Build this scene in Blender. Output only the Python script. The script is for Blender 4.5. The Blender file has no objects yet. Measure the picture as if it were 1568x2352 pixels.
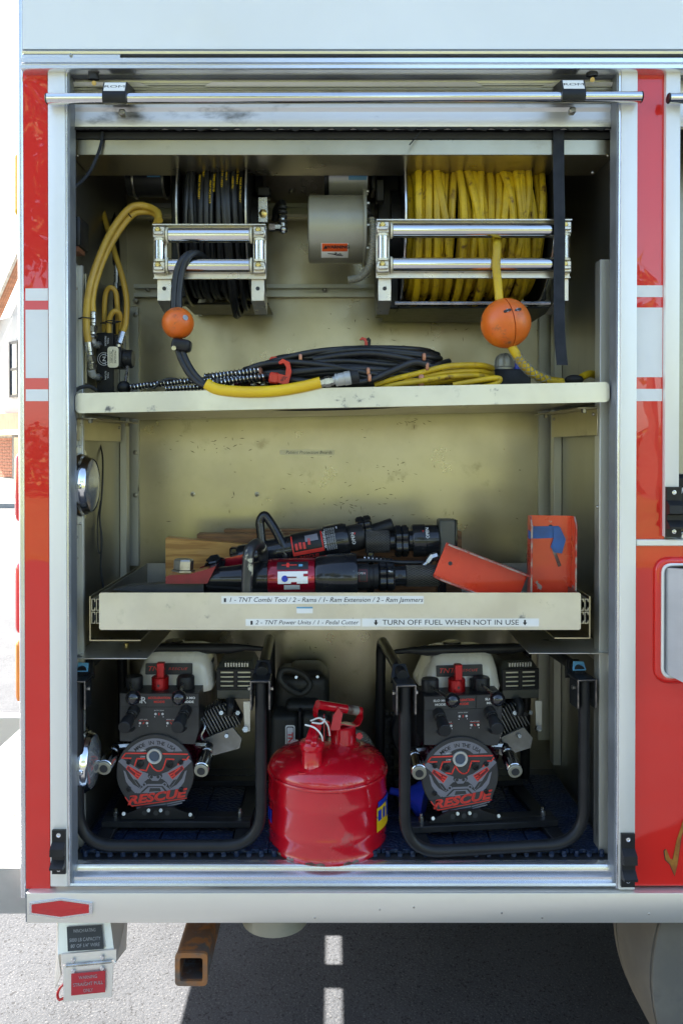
import bpy, bmesh, math, random
from mathutils import Matrix, Vector
random.seed(7)
R = math.radians
scene = bpy.context.scene
col = scene.collection

# ------------------------------------------------------------------ camera
CAM_H, CAM_D, FPX = 1.80, 2.10, 1890.0
PITCH = R(0.56)
AX, AY = 765.0, 1025.0 + FPX * math.tan(PITCH)
cd = bpy.data.cameras.new('camera')
cam = bpy.data.objects.new('camera', cd); col.objects.link(cam)
cam.location = (0, -CAM_D, CAM_H)
cam.rotation_euler = (R(90) - PITCH, 0, 0)
cd.sensor_fit = 'HORIZONTAL'; cd.sensor_width = 24.0
cd.lens = 24.0 * FPX / 1568
cd.shift_x = (784 - AX) / 1568
cd.shift_y = -(1176 - AY) / 1568
cd.clip_start = 0.05; cd.clip_end = 2000
scene.camera = cam

# ------------------------------------------------------------------ sky, sun, exposure
SUN_TAN = 1.06          # horizontal run per metre of drop, towards +x
SUN_Y = -0.85           # and towards the camera
el = math.atan2(1.0, math.hypot(SUN_TAN, SUN_Y))
w = bpy.data.worlds.new('World'); scene.world = w; w.use_nodes = True
nt = w.node_tree; nt.nodes.clear()
sky = nt.nodes.new('ShaderNodeTexSky'); sky.sky_type = 'NISHITA'; sky.sun_disc = False
sky.sun_elevation = el
to_sun = Vector((-SUN_TAN, -SUN_Y, 1.0)).normalized()
sky.sun_rotation = math.atan2(to_sun.x, to_sun.y)
sky.altitude = 100; sky.air_density = 1.0; sky.dust_density = 1.6; sky.ozone_density = 1.0
bg = nt.nodes.new('ShaderNodeBackground'); bg.inputs[1].default_value = 0.06
wo = nt.nodes.new('ShaderNodeOutputWorld')
nt.links.new(sky.outputs[0], bg.inputs[0]); nt.links.new(bg.outputs[0], wo.inputs[0])
sd = bpy.data.lights.new('sun', 'SUN'); sd.energy = 5.0; sd.angle = R(0.53); sd.color = (1.0, 0.95, 0.88)
sun = bpy.data.objects.new('sun', sd); col.objects.link(sun)
sun.rotation_euler = (-to_sun).to_track_quat('-Z', 'Y').to_euler(); sun.location = (-6, 4, 8)
scene.view_settings.view_transform = 'Standard'; scene.view_settings.look = 'None'
scene.view_settings.exposure = 3.28; scene.view_settings.gamma = 1.0
scene.view_settings.use_curve_mapping = False
scene.view_settings.use_white_balance = True; scene.view_settings.white_balance_temperature = 6700; scene.view_settings.white_balance_tint = 10
scene.cycles.max_bounces = 10; scene.cycles.diffuse_bounces = 5; scene.cycles.glossy_bounces = 5

# ------------------------------------------------------------------ helpers
def P(xd, yd, y):
    """point at depth y behind the truck's side that the photograph shows at (xd, yd) of 1568 x 2352"""
    a, b = (xd - AX) / FPX, -(yd - AY) / FPX
    s, c = math.sin(PITCH), math.cos(PITCH)
    d = Vector((a, c + b * s, -s + b * c))
    t = (y + CAM_D) / d.y
    return Vector((0, -CAM_D, CAM_H)) + d * t
def X(xd, y=0.0): return P(xd, 1176, y).x
def Z(yd, y=0.0): return P(784, yd, y).z
def U(px, y=0.0): return px * (CAM_D + y) / FPX

def V(*a): return Vector(a)

class B:
    def __init__(s): s.bm = bmesh.new()
    def _m(s, vs, M):
        if M is not None: bmesh.ops.transform(s.bm, matrix=M, verts=vs)
    def box(s, c, d, bev=0.0, M=None, seg=1):
        r = bmesh.ops.create_cube(s.bm, size=1.0); vs = r['verts']
        bmesh.ops.scale(s.bm, vec=Vector(d), verts=vs)
        if bev > 0:
            es = list({e for v in vs for e in v.link_edges})
            q = bmesh.ops.bevel(s.bm, geom=es, offset=bev, segments=seg, affect='EDGES', profile=0.5)
            vs = list({v for f in q['faces'] for v in f.verts} | {v for v in vs if v.is_valid})
            seen = set(vs); st = list(vs)
            while st:
                v = st.pop()
                for e in v.link_edges:
                    o = e.other_vert(v)
                    if o not in seen: seen.add(o); st.append(o)
            vs = list(seen)
        bmesh.ops.translate(s.bm, vec=Vector(c), verts=vs)
        s._m(vs, M); return s
    def bx(s, x0, x1, y0, y1, z0, z1, bev=0.0, seg=1, M=None):
        return s.box(((x0+x1)/2, (y0+y1)/2, (z0+z1)/2), (abs(x1-x0), abs(y1-y0), abs(z1-z0)), bev, M, seg)
    def lathe(s, prof, p0, axis=(0,0,1), seg=24, up=None, M=None, a0=0.0):
        ax = Vector(axis).normalized()
        t = Vector(up) if up else (Vector((1,0,0)) if abs(ax.x) < 0.9 else Vector((0,0,1)))
        u = (t - ax * t.dot(ax)).normalized(); v = ax.cross(u); p0 = Vector(p0)
        rings = []; vs = []
        for r, h in prof:
            if r <= 1e-7:
                q = [s.bm.verts.new(p0 + ax*h)]
            else:
                q = [s.bm.verts.new(p0 + ax*h + (u*math.cos(a0+2*math.pi*i/seg) + v*math.sin(a0+2*math.pi*i/seg))*r) for i in range(seg)]
            rings.append(q); vs += q
        for a, b in zip(rings, rings[1:]):
            for i in range(seg):
                j = (i+1) % seg
                if len(a) == 1 and len(b) == 1: continue
                try:
                    if len(a) == 1: s.bm.faces.new((a[0], b[i], b[j]))
                    elif len(b) == 1: s.bm.faces.new((a[i], b[0], a[j]))
                    else: s.bm.faces.new((a[i], b[i], b[j], a[j]))
                except ValueError: pass
        s._m(vs, M); return s
    def cyl(s, p0, p1, r, r1=None, seg=20, bev=0.0, M=None, a0=0.0, up=None):
        p0 = Vector(p0); p1 = Vector(p1); h = (p1-p0).length; r1 = r if r1 is None else r1
        if bev > 0: pr = [(0,0),(r-bev,0),(r,bev),(r1,h-bev),(r1-bev,h),(0,h)]
        else: pr = [(0,0),(r,0),(r1,h),(0,h)]
        return s.lathe(pr, p0, p1-p0, seg, up, M, a0)
    def sphere(s, c, r, seg=24, M=None, sc=(1,1,1)):
        q = bmesh.ops.create_uvsphere(s.bm, u_segments=seg, v_segments=max(6, seg//2), radius=r)['verts']
        bmesh.ops.scale(s.bm, vec=Vector(sc), verts=q); bmesh.ops.translate(s.bm, vec=Vector(c), verts=q)
        s._m(q, M); return s
    def tube(s, pts, r, seg=10, closed=False, cap=True, flat=1.0, M=None):
        pts = [Vector(p) for p in pts]; n = len(pts); rs = r if isinstance(r, (list, tuple)) else [r]*n
        tang = []
        for i in range(n):
            a = pts[(i-1) % n] if (closed or i > 0) else pts[i]
            b = pts[(i+1) % n] if (closed or i < n-1) else pts[i]
            d = b - a
            tang.append(d.normalized() if d.length > 1e-9 else Vector((0,0,1)))
        t0 = tang[0]; u = t0.orthogonal().normalized(); rings = []; vs = []
        for i in range(n):
            t = tang[i]
            if i: u = tang[i-1].rotation_difference(t) @ u
            u = (u - t*u.dot(t)).normalized(); v = t.cross(u)
            q = [s.bm.verts.new(pts[i] + (u*math.cos(2*math.pi*k/seg) + v*math.sin(2*math.pi*k/seg)*flat)*rs[i]) for k in range(seg)]
            rings.append(q); vs += q
        m = n if closed else n-1
        off = 0
        if closed:
            best = 1e9
            for o in range(seg):
                dd = (rings[-1][0].co - rings[0][o].co).length
                if dd < best: best = dd; off = o
        for i in range(m):
            a = rings[i]; b = rings[(i+1) % n]; o = off if (closed and i == n-1) else 0
            for k in range(seg):
                l = (k+1) % seg
                s.bm.faces.new((a[k], a[l], b[(l+o) % seg], b[(k+o) % seg]))
        if cap and not closed:
            s.bm.faces.new(list(reversed(rings[0]))); s.bm.faces.new(rings[-1])
        s._m(vs, M); return s
    def prism(s, poly, o, u, v, th, M=None):
        """2-D outline in axes u, v from o, thickened th along u x v"""
        o = Vector(o); u = Vector(u).normalized(); v = Vector(v).normalized(); n = u.cross(v)
        A = [s.bm.verts.new(o + u*a + v*b) for a, b in poly]
        C = [s.bm.verts.new(o + u*a + v*b + n*th) for a, b in poly]
        k = len(poly)
        s.bm.faces.new(list(reversed(A))); s.bm.faces.new(C)
        for i in range(k):
            j = (i+1) % k; s.bm.faces.new((A[i], A[j], C[j], C[i]))
        s._m(A+C, M); return s
    def sheet(s, rows, th=None):
        g = [[s.bm.verts.new(Vector(p)) for p in r] for r in rows]
        for i in range(len(g)-1):
            for j in range(len(g[0])-1):
                s.bm.faces.new((g[i][j], g[i+1][j], g[i+1][j+1], g[i][j+1]))
        return s
    def profile_x(s, prof, x0, x1):
        """open or closed (y, z) outline run along x"""
        a = [s.bm.verts.new((x0, y, z)) for y, z in prof]; b = [s.bm.verts.new((x1, y, z)) for y, z in prof]
        n = len(prof)
        for i in range(n):
            j = (i+1) % n; s.bm.faces.new((a[i], b[i], b[j], a[j]))
        s.bm.faces.new(a); s.bm.faces.new(list(reversed(b))); return s
    def join(s, me, M=None):
        n0 = len(s.bm.verts); s.bm.from_mesh(me); s.bm.verts.ensure_lookup_table()
        s._m(list(s.bm.verts)[n0:], M); return s
    def mesh(s, name, angle=38):
        bmesh.ops.recalc_face_normals(s.bm, faces=s.bm.faces)
        me = bpy.data.meshes.new(name); s.bm.to_mesh(me); s.bm.free()
        if angle:
            me.polygons.foreach_set('use_smooth', [True]*len(me.polygons))
            me.set_sharp_from_angle(angle=R(angle))
        return me
    def split(s, name, mat, parent=None, angle=38):
        """one object for every loose piece"""
        left = set(s.bm.verts); out = []
        while left:
            st = [left.pop()]; isl = set(st)
            while st:
                for e in st.pop().link_edges:
                    for o in e.verts:
                        if o not in isl: isl.add(o); left.discard(o); st.append(o)
            b = B(); mp = {v: b.bm.verts.new(v.co) for v in isl}
            for f in {f for v in isl for f in v.link_faces}: b.bm.faces.new([mp[v] for v in f.verts])
            out.append(b.build(name, mat, parent, angle))
        s.bm.free(); return out
    def build(s, name, mat, parent=None, angle=38, label=None):
        return link(s.mesh(name, angle), name, mat, parent, label)

LOC = {}
# a sub-part sits in the frame of its part, which already carries the root's inverse
def link(me, name, mat, parent=None, label=None):
    o = bpy.data.objects.new(name, me); col.objects.link(o)
    if mat is not None: me.materials.clear(); me.materials.append(mat)
    if parent is not None:
        o.parent = parent
        if parent.parent is None and parent.name in LOC:
            o.matrix_parent_inverse = Matrix.Translation(-LOC[parent.name])
    if label: o['label'] = label
    return o
def thing(name, label, cat, loc=(0,0,0), group=None):
    o = bpy.data.objects.new(name, None); col.objects.link(o); o.location = loc
    o.empty_display_size = 0.05
    LOC[o.name] = Vector(loc)
    return tag(o, label, cat, group)
def tag(o, label, cat=None, group=None, kind=None):
    o['label'] = label
    if cat: o['category'] = cat
    if group: o['group'] = group
    if kind: o['kind'] = kind
    return o
def catmull(pts, n=6, closed=False):
    pts = [Vector(p) for p in pts]; out = []; m = len(pts)
    rng = range(m if closed else m-1)
    for i in rng:
        if closed: p0, p1, p2, p3 = pts[(i-1) % m], pts[i], pts[(i+1) % m], pts[(i+2) % m]
        else:
            p1, p2 = pts[i], pts[i+1]
            p0 = pts[i-1] if i > 0 else p1 + (p1-p2); p3 = pts[i+2] if i+2 < m else p2 + (p2-p1)
        for k in range(n):
            t = k/n; t2 = t*t; t3 = t2*t
            out.append(0.5*((2*p1) + (p2-p0)*t + (2*p0-5*p1+4*p2-p3)*t2 + (3*p1-p0-3*p2+p3)*t3))
    if not closed: out.append(pts[-1])
    return out
def bend(pts, r, n=6):
    """polyline with its inner corners rounded to radius r"""
    pts = [Vector(p) for p in pts]; out = [pts[0]]
    for i in range(1, len(pts)-1):
        a, b, c = pts[i-1], pts[i], pts[i+1]
        da, dc = (a-b), (c-b); la, lc = da.length, dc.length; da.normalize(); dc.normalize()
        q = min(r, la*0.48, lc*0.48)
        s, e = b+da*q, b+dc*q
        for k in range(n+1):
            t = k/n; out.append(s*(1-t)**2 + b*2*t*(1-t) + e*t*t)
    out.append(pts[-1]); return out
def rrect(x0, x1, y0, y1, r, n=5):
    out = []
    for cx, cy, a in ((x1-r, y1-r, 0), (x0+r, y1-r, 90), (x0+r, y0+r, 180), (x1-r, y0+r, 270)):
        for k in range(n+1):
            t = R(a + 90*k/n); out.append((cx+r*math.cos(t), cy+r*math.sin(t)))
    return out
def frame(o, u, v):
    u = Vector(u).normalized(); n = u.cross(Vector(v)).normalized(); v = n.cross(u)
    return Matrix(((u.x, v.x, n.x, o[0]), (u.y, v.y, n.y, o[1]), (u.z, v.z, n.z, o[2]), (0,0,0,1)))
_txt = {}
def text_mesh(s, size, shear=0.0, offset=0.0, ax='CENTER', space=1.0):
    c = bpy.data.curves.new('lettering', 'FONT'); c.body = s; c.size = size; c.shear = shear; c.offset = offset
    c.align_x = ax; c.align_y = 'CENTER'; c.space_character = space; c.resolution_u = 3
    o = bpy.data.objects.new('lettering', c)
    me = bpy.data.meshes.new_from_object(o); bpy.data.objects.remove(o); bpy.data.curves.remove(c)
    return me
def lettering(s, size, mat, o, u, v, parent, shear=0.0, offset=0.0, ax='CENTER', space=1.0, sx=1.0, name='lettering'):
    me = text_mesh(s, size, shear, offset, ax, space)
    me.transform(frame(o, u, v) @ Matrix.Diagonal((sx, 1, 1, 1)))
    return link(me, name, mat, parent)

# ------------------------------------------------------------------ materials
def M(name, c, rough=0.5, metal=0.0, coat=0.0, c2=None, vs=6.0, vt=(0.35, 0.65), rv=0.12, bump=0.0, bs=120.0,
      spot=None, sp_s=30.0, sp_t=(0.62, 0.68), stretch=(1,1,1), coat_r=0.05, spec=0.5, sp_r=None, sp_m=None, dist=0.002, sss=0, emit=None,
      wave=0.0, coat_ior=1.5, spot2=None, s2_s=10.0, s2_t=(0.6, 0.7), vor=False):
    m = bpy.data.materials.new(name); m.use_nodes = True; n = m.node_tree.nodes; l = m.node_tree.links
    b = n['Principled BSDF']
    b.inputs['Metallic'].default_value = metal; b.inputs['Coat Weight'].default_value = coat
    b.inputs['Coat Roughness'].default_value = coat_r; b.inputs['Specular IOR Level'].default_value = spec
    tc = n.new('ShaderNodeTexCoord'); mp = n.new('ShaderNodeMapping'); mp.inputs['Scale'].default_value = stretch
    l.new(tc.outputs['Object'], mp.inputs[0])
    def noise(sc, det=5.0, rg=0.55):
        t = n.new('ShaderNodeTexNoise'); t.inputs['Scale'].default_value = sc; t.inputs['Detail'].default_value = det
        t.inputs['Roughness'].default_value = rg; l.new(mp.outputs[0], t.inputs['Vector']); return t.outputs[0]
    def ramp(src, lo, hi):
        q = n.new('ShaderNodeMapRange'); q.inputs[1].default_value = lo; q.inputs[2].default_value = hi
        q.interpolation_type = 'SMOOTHSTEP'; l.new(src, q.inputs[0]); return q.outputs[0]
    def mixc(f, a, bcol):
        q = n.new('ShaderNodeMix'); q.data_type = 'RGBA'; l.new(f, q.inputs[0])
        for k, z in ((6, a), (7, bcol)):
            if isinstance(z, (tuple, list)): q.inputs[k].default_value = (*z, 1)
            else: l.new(z, q.inputs[k])
        return q.outputs[2]
    c2 = c2 or tuple(x*0.72 for x in c)
    nv = noise(vs); f = ramp(nv, *vt); cc = mixc(f, c, c2)
    q = n.new('ShaderNodeMapRange'); q.inputs[3].default_value = max(0.02, rough-rv); q.inputs[4].default_value = min(1, rough+rv)
    l.new(noise(vs*2.3), q.inputs[0]); rr = q.outputs[0]
    if spot2:
        cc = mixc(ramp(noise(s2_s, 8.0, 0.65), *s2_t), cc, spot2)
    if spot:
        fs = ramp(noise(sp_s, 6.0, 0.6), *sp_t); cc = mixc(fs, cc, spot)
        if sp_r is not None:
            q = n.new('ShaderNodeMix'); l.new(fs, q.inputs[0]); l.new(rr, q.inputs[2]); q.inputs[3].default_value = sp_r; rr = q.outputs[0]
        if sp_m is not None:
            q = n.new('ShaderNodeMix'); l.new(fs, q.inputs[0]); q.inputs[2].default_value = metal; q.inputs[3].default_value = sp_m
            l.new(q.outputs[0], b.inputs['Metallic'])
    l.new(cc, b.inputs['Base Color']); l.new(rr, b.inputs['Roughness'])
    if bump > 0:
        bp = n.new('ShaderNodeBump'); bp.inputs['Strength'].default_value = bump; bp.inputs['Distance'].default_value = dist
        if vor:
            t = n.new('ShaderNodeTexVoronoi'); t.inputs['Scale'].default_value = bs; l.new(mp.outputs[0], t.inputs['Vector']); l.new(t.outputs[0], bp.inputs['Height'])
        else: l.new(noise(bs, 3.0), bp.inputs['Height'])
        l.new(bp.outputs[0], b.inputs['Normal'])
    if wave > 0:   # very slight unevenness of sheet metal, for the clear coat too
        bp = n.new('ShaderNodeBump'); bp.inputs['Strength'].default_value = wave; bp.inputs['Distance'].default_value = 0.01
        l.new(noise(3.0, 2.0), bp.inputs['Height']); l.new(bp.outputs[0], b.inputs['Normal']); l.new(bp.outputs[0], b.inputs['Coat Normal'])
    b.inputs['Coat IOR'].default_value = coat_ior
    if emit:
        b.inputs['Emission Color'].default_value = (*emit[0], 1); b.inputs['Emission Strength'].default_value = emit[1]
    return m
mt = {}
mt['white_paint'] = M('white paint', (0.80,0.82,0.80), 0.32, 0.0, 0.5, (0.76,0.78,0.76), 2.0, rv=0.06, wave=0.12, spot=(0.35,0.35,0.32), sp_s=5.5, sp_t=(0.765,0.80))
mt['anodised'] = M('satin aluminium', (0.86,0.855,0.80), 0.42, 0.35, 0.0, (0.79,0.785,0.73), 4.0, rv=0.08, stretch=(1,1,0.25), spot=(0.45,0.46,0.45), sp_s=14, sp_t=(0.70,0.78))
mt['rail'] = M('polished aluminium', (0.80,0.81,0.82), 0.24, 0.9, 0.0, (0.68,0.69,0.71), 5.0, rv=0.08, stretch=(0.2,1,1), spot=(0.30,0.29,0.27), sp_s=16, sp_t=(0.70,0.80))
mt['door_metal'] = M('door aluminium', (0.84,0.83,0.78), 0.36, 0.45, 0.0, (0.76,0.75,0.69), 5.0, rv=0.1, stretch=(0.5,1,1.2), spot=(0.16,0.15,0.12), sp_s=9, sp_t=(0.56,0.74))
mt['rub_rail'] = M('brushed stainless', (0.82,0.80,0.73), 0.38, 0.70, 0.0, (0.74,0.72,0.65), 3.0, rv=0.07, stretch=(0.15,1,1), spot=(0.30,0.28,0.25), sp_s=22, sp_t=(0.72,0.80))
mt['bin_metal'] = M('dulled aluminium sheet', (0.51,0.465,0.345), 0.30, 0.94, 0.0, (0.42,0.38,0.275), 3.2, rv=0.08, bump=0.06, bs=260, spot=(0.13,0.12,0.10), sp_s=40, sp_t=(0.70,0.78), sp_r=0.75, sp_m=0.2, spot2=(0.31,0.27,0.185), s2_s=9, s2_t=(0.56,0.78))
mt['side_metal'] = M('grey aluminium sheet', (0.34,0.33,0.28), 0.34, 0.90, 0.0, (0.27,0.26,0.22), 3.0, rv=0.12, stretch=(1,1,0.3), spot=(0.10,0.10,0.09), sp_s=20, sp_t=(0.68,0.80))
mt['strut'] = M('galvanised strut', (0.60,0.60,0.54), 0.42, 0.7, 0.0, (0.52,0.52,0.47), 9.0, rv=0.1, stretch=(1,1,0.2), spot=(0.08,0.08,0.07), sp_s=30, sp_t=(0.68,0.76))
mt['shelf'] = M('worn shelf aluminium', (0.70,0.68,0.61), 0.34, 0.88, 0.0, (0.58,0.56,0.50), 5.0, rv=0.1, spot=(0.20,0.20,0.19), sp_s=11, sp_t=(0.62,0.68), sp_r=0.7, spot2=(0.52,0.51,0.45), s2_s=22, s2_t=(0.6,0.78))
mt['tray'] = M('painted tray aluminium', (0.70,0.68,0.61), 0.34, 0.85, 0.0, (0.60,0.58,0.52), 5.0, rv=0.1, spot=(0.26,0.25,0.21), sp_s=15, sp_t=(0.65,0.76), sp_r=0.7, spot2=(0.60,0.59,0.52), s2_s=30, s2_t=(0.55,0.75))
mt['chrome'] = M('chromed steel', (0.80,0.80,0.78), 0.13, 1.0, 0.0, (0.66,0.66,0.65), 9.0, rv=0.07, stretch=(0.1,1,1))
mt['zinc'] = M('zinc plate', (0.72,0.66,0.56), 0.30, 0.9, 0.0, (0.62,0.60,0.57), 16, rv=0.1, spot=(0.16,0.14,0.12), sp_s=40, sp_t=(0.72,0.8))
mt['steel'] = M('steel fitting', (0.55,0.55,0.54), 0.28, 1.0, 0.0, (0.38,0.38,0.36), 30, rv=0.12)
mt['bolt'] = M('bolt', (0.50,0.48,0.42), 0.35, 1.0, 0.0, (0.30,0.29,0.25), 40, rv=0.1)
mt['brass_bolt'] = M('yellow zinc bolt', (0.72,0.55,0.20), 0.32, 1.0, 0.0, (0.55,0.42,0.16), 40, rv=0.1)
mt['red_paint'] = M('fire red paint', (0.70,0.013,0.006), 0.35, 0.0, 1.0, (0.66,0.012,0.006), 2.0, rv=0.05, coat_r=0.012, wave=0.22, spec=0.3, coat_ior=1.55)
mt['reflective'] = M('white reflective tape', (0.78,0.79,0.77), 0.45, 0.0, 0.1, (0.74,0.75,0.74), 9.0, spot=(0.45,0.45,0.44), sp_s=14, sp_t=(0.74,0.8))
mt['black_rubber'] = M('black rubber', (0.016,0.017,0.018), 0.55, 0.0, 0.0, (0.030,0.031,0.032), 14, rv=0.12, bump=0.1, bs=300, spec=0.28)
mt['hose_black'] = M('black hose', (0.010,0.011,0.012), 0.40, 0.0, 0.0, (0.018,0.019,0.020), 18, rv=0.12, bump=0.12, bs=220, spot=(0.06,0.06,0.057), sp_s=34, sp_t=(0.66,0.82), spec=0.5)
mt['black_metal'] = M('black powder coat', (0.011,0.012,0.013), 0.36, 0.0, 0.0, (0.016,0.017,0.018), 20, rv=0.08, bump=0.06, bs=500, spot=(0.32,0.31,0.28), sp_s=42, sp_t=(0.77,0.79), spec=0.28)
mt['tool_black'] = M('scuffed black tool', (0.008,0.009,0.011), 0.24, 0.0, 0.5, (0.014,0.015,0.017), 16, rv=0.1, spot=(0.45,0.46,0.46), sp_s=48, sp_t=(0.70,0.73), sp_r=0.5, spec=0.28)
mt['black_plastic'] = M('black plastic', (0.011,0.012,0.013), 0.38, 0.0, 0.0, (0.020,0.020,0.021), 10, rv=0.12, bump=0.1, bs=350, spec=0.28)
mt['case_plastic'] = M('dusty case plastic', (0.014,0.016,0.016), 0.44, 0.0, 0.0, (0.036,0.036,0.032), 6, rv=0.12, bump=0.15, bs=300, spot=(0.11,0.11,0.095), sp_s=16, sp_t=(0.62,0.80), spec=0.28)
mt['dark_plate'] = M('dark grey plate', (0.040,0.040,0.041), 0.50, 0.0, 0.05, (0.050,0.050,0.050), 14, rv=0.06, spec=0.28)
mt['grey_print'] = M('grey print', (0.20,0.20,0.23), 0.5, 0.0, 0.0, (0.18,0.18,0.21), 12)
mt['red_print'] = M('red print', (0.80,0.045,0.030), 0.5)
mt['darkred_print'] = M('dark red print', (0.16,0.012,0.018), 0.5)
mt['white_print'] = M('white print', (0.80,0.80,0.78), 0.5)
mt['black_print'] = M('black print', (0.018,0.018,0.02), 0.5)
mt['grey_text'] = M('engraved grey lettering', (0.40,0.41,0.41), 0.5)
mt['maroon'] = M('maroon anodised', (0.10,0.004,0.020), 0.28, 0.5, 0.3, (0.07,0.003,0.014), 8)
mt['tool_red'] = M('candy red anodised', (0.34,0.006,0.022), 0.20, 0.5, 0.6, (0.24,0.004,0.015), 10, spot=(0.45,0.42,0.40), sp_s=50, sp_t=(0.74,0.77))
mt['knob_red'] = M('red anodised knob', (0.55,0.010,0.012), 0.26, 0.5, 0.4)
mt['can_red'] = M('fuel can red', (0.56,0.004,0.014), 0.25, 0.0, 1.0, (0.48,0.004,0.012), 5, rv=0.08, coat_r=0.03, wave=0.16, spot=(0.30,0.10,0.09), sp_s=11, sp_t=(0.62,0.80), sp_r=0.5, spec=0.4)
mt['bare_steel'] = M('bare chipped steel', (0.34,0.33,0.28), 0.55, 0.4, 0.0, (0.10,0.05,0.04), 30)
mt['orange'] = M('orange plastic', (0.80,0.19,0.010), 0.42, 0.0, 0.1, (0.70,0.13,0.012), 8, spot=(0.14,0.075,0.05), sp_s=20, sp_t=(0.55,0.70), sp_r=0.7, spot2=(0.55,0.14,0.02), s2_s=9, s2_t=(0.5,0.66))
mt['hose_yellow'] = M('yellow hydraulic hose', (0.56,0.36,0.045), 0.45, 0.0, 0.05, (0.46,0.28,0.04), 9, bump=0.1, bs=260, spot=(0.16,0.10,0.04), sp_s=30, sp_t=(0.68,0.8))
mt['cable_yellow'] = M('dirty yellow cable', (0.66,0.45,0.010), 0.50, 0.0, 0.0, (0.45,0.30,0.015), 11, bump=0.15, bs=120, spot=(0.12,0.05,0.012), sp_s=26, sp_t=(0.57,0.72), spot2=(0.42,0.27,0.03), s2_s=60, s2_t=(0.5,0.75))
mt['sleeve_yellow'] = M('yellow sleeve', (0.78,0.52,0.010), 0.40, 0.0, 0.1, (0.72,0.44,0.010), 8, spot=(0.26,0.25,0.20), sp_s=18, sp_t=(0.66,0.70))
mt['copper'] = M('copper band', (0.52,0.24,0.15), 0.4, 0.8)
mt['motor_grey'] = M('olive grey motor', (0.33,0.32,0.25), 0.40, 0.35, 0.1, (0.28,0.27,0.21), 6, rv=0.06, bump=0.05, bs=400)
mt['light_motor'] = M('pale grey motor', (0.52,0.53,0.50), 0.38, 0.4, 0.1)
mt['clip_red'] = M('red plastic clip', (0.62,0.035,0.012), 0.4, 0.0, 0.1)
mt['jammer'] = M('orange red powder coat', (0.68,0.052,0.016), 0.30, 0.0, 0.4, (0.60,0.040,0.014), 7, spot=(0.33,0.30,0.26), sp_s=17, sp_t=(0.635,0.655), sp_r=0.5, sp_m=0.6)
mt['jammer_edge'] = M('worn bare edge', (0.38,0.34,0.28), 0.5, 0.5, 0.0, (0.45,0.05,0.03), 40)
mt['tape_blue'] = M('blue masking tape', (0.03,0.13,0.38), 0.6, 0.0, 0.0, (0.04,0.10,0.24), 16)
mt['wood'] = M('varnished pine', (0.56,0.29,0.075), 0.40, 0.0, 0.25, (0.38,0.16,0.035), 5.0, vt=(0.42,0.60), stretch=(1.2,8,14), rv=0.08)
mt['wood_dark'] = M('old dark wood', (0.30,0.135,0.045), 0.50, 0.0, 0.1, (0.12,0.052,0.02), 5.0, vt=(0.38,0.62), stretch=(1.5,8,16), rv=0.1, spot=(0.03,0.016,0.01), sp_s=6, sp_t=(0.66,0.72))
mt['cream'] = M('cream tank enamel', (0.66,0.64,0.54), 0.28, 0.0, 0.6, (0.62,0.59,0.49), 5)
mt['cast'] = M('cast aluminium', (0.34,0.35,0.35), 0.45, 0.7, 0.0, (0.22,0.22,0.21), 14, bump=0.1, bs=200)
mt['olive'] = M('dusty olive cover', (0.055,0.058,0.046), 0.5, 0.0, 0.0, (0.085,0.083,0.066), 7)
mt['mat_blue'] = M('dark blue rubber mat', (0.010,0.020,0.048), 0.42, 0.0, 0.0, (0.016,0.030,0.066), 10, bump=0.9, bs=95, dist=0.004, vor=True, spot=(0.04,0.05,0.07), sp_s=40, sp_t=(0.66,0.8), spec=0.28)
mt['floor_black'] = M('black floor', (0.024,0.025,0.027), 0.38, 0.1, 0.0, (0.036,0.037,0.038), 12, spot=(0.30,0.30,0.29), sp_s=70, sp_t=(0.74,0.78))
mt['funnel_blue'] = M('blue plastic', (0.008,0.040,0.42), 0.35, 0.0, 0.1, (0.008,0.035,0.36), 6)
mt['rust'] = M('rusty steel', (0.17,0.075,0.035), 0.7, 0.2, 0.0, (0.10,0.085,0.075), 9, bump=0.25, bs=90, spot=(0.32,0.12,0.03), sp_s=20, sp_t=(0.55,0.68), spot2=(0.20,0.23,0.26), s2_s=11, s2_t=(0.55,0.68))
mt['rust_edge'] = M('rusty rim', (0.34,0.14,0.045), 0.7, 0.2, 0.0, (0.16,0.12,0.09), 22, bump=0.2, bs=90)
mt['webbing'] = M('navy webbing', (0.018,0.022,0.030), 0.75, 0.0, 0.0, (0.026,0.030,0.040), 30, bump=0.3, bs=500, spec=0.28)
mt['lens_red'] = M('red lens', (0.60,0.006,0.010), 0.14, 0.0, 0.8, (0.52,0.005,0.008), 10, bump=0.25, bs=120)
mt['lens_amber'] = M('amber lens', (0.75,0.22,0.01), 0.14, 0.0, 0.8)
mt['lens_yellow'] = M('yellow lens', (0.78,0.45,0.02), 0.2, 0.0, 0.6)
mt['asphalt'] = M('asphalt', (0.049,0.053,0.061), 0.92, 0.0, 0.0, (0.040,0.044,0.051), 3.0, rv=0.1, bump=0.8, bs=105, dist=0.005, spot=(0.016,0.017,0.019), sp_s=95, sp_t=(0.56,0.66), spot2=(0.100,0.102,0.104), s2_s=140, s2_t=(0.54,0.64), spec=0.2)
mt['tyre'] = M('dusty tyre', (0.17,0.155,0.125), 0.85, 0.0, 0.0, (0.13,0.12,0.10), 5, bump=0.2, bs=120, spot=(0.09,0.085,0.075), sp_s=9, sp_t=(0.55,0.75))
mt['tyre_groove'] = M('tyre groove', (0.015,0.015,0.016), 0.8)
mt['tread_plate'] = M('bright tread plate', (0.48,0.48,0.46), 0.42, 0.6, 0.0, (0.40,0.40,0.385), 6, rv=0.1)
mt['dome_metal'] = M('spun aluminium lamp', (0.70,0.71,0.72), 0.22, 1.0, 0.0, (0.60,0.61,0.62), 6)
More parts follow.
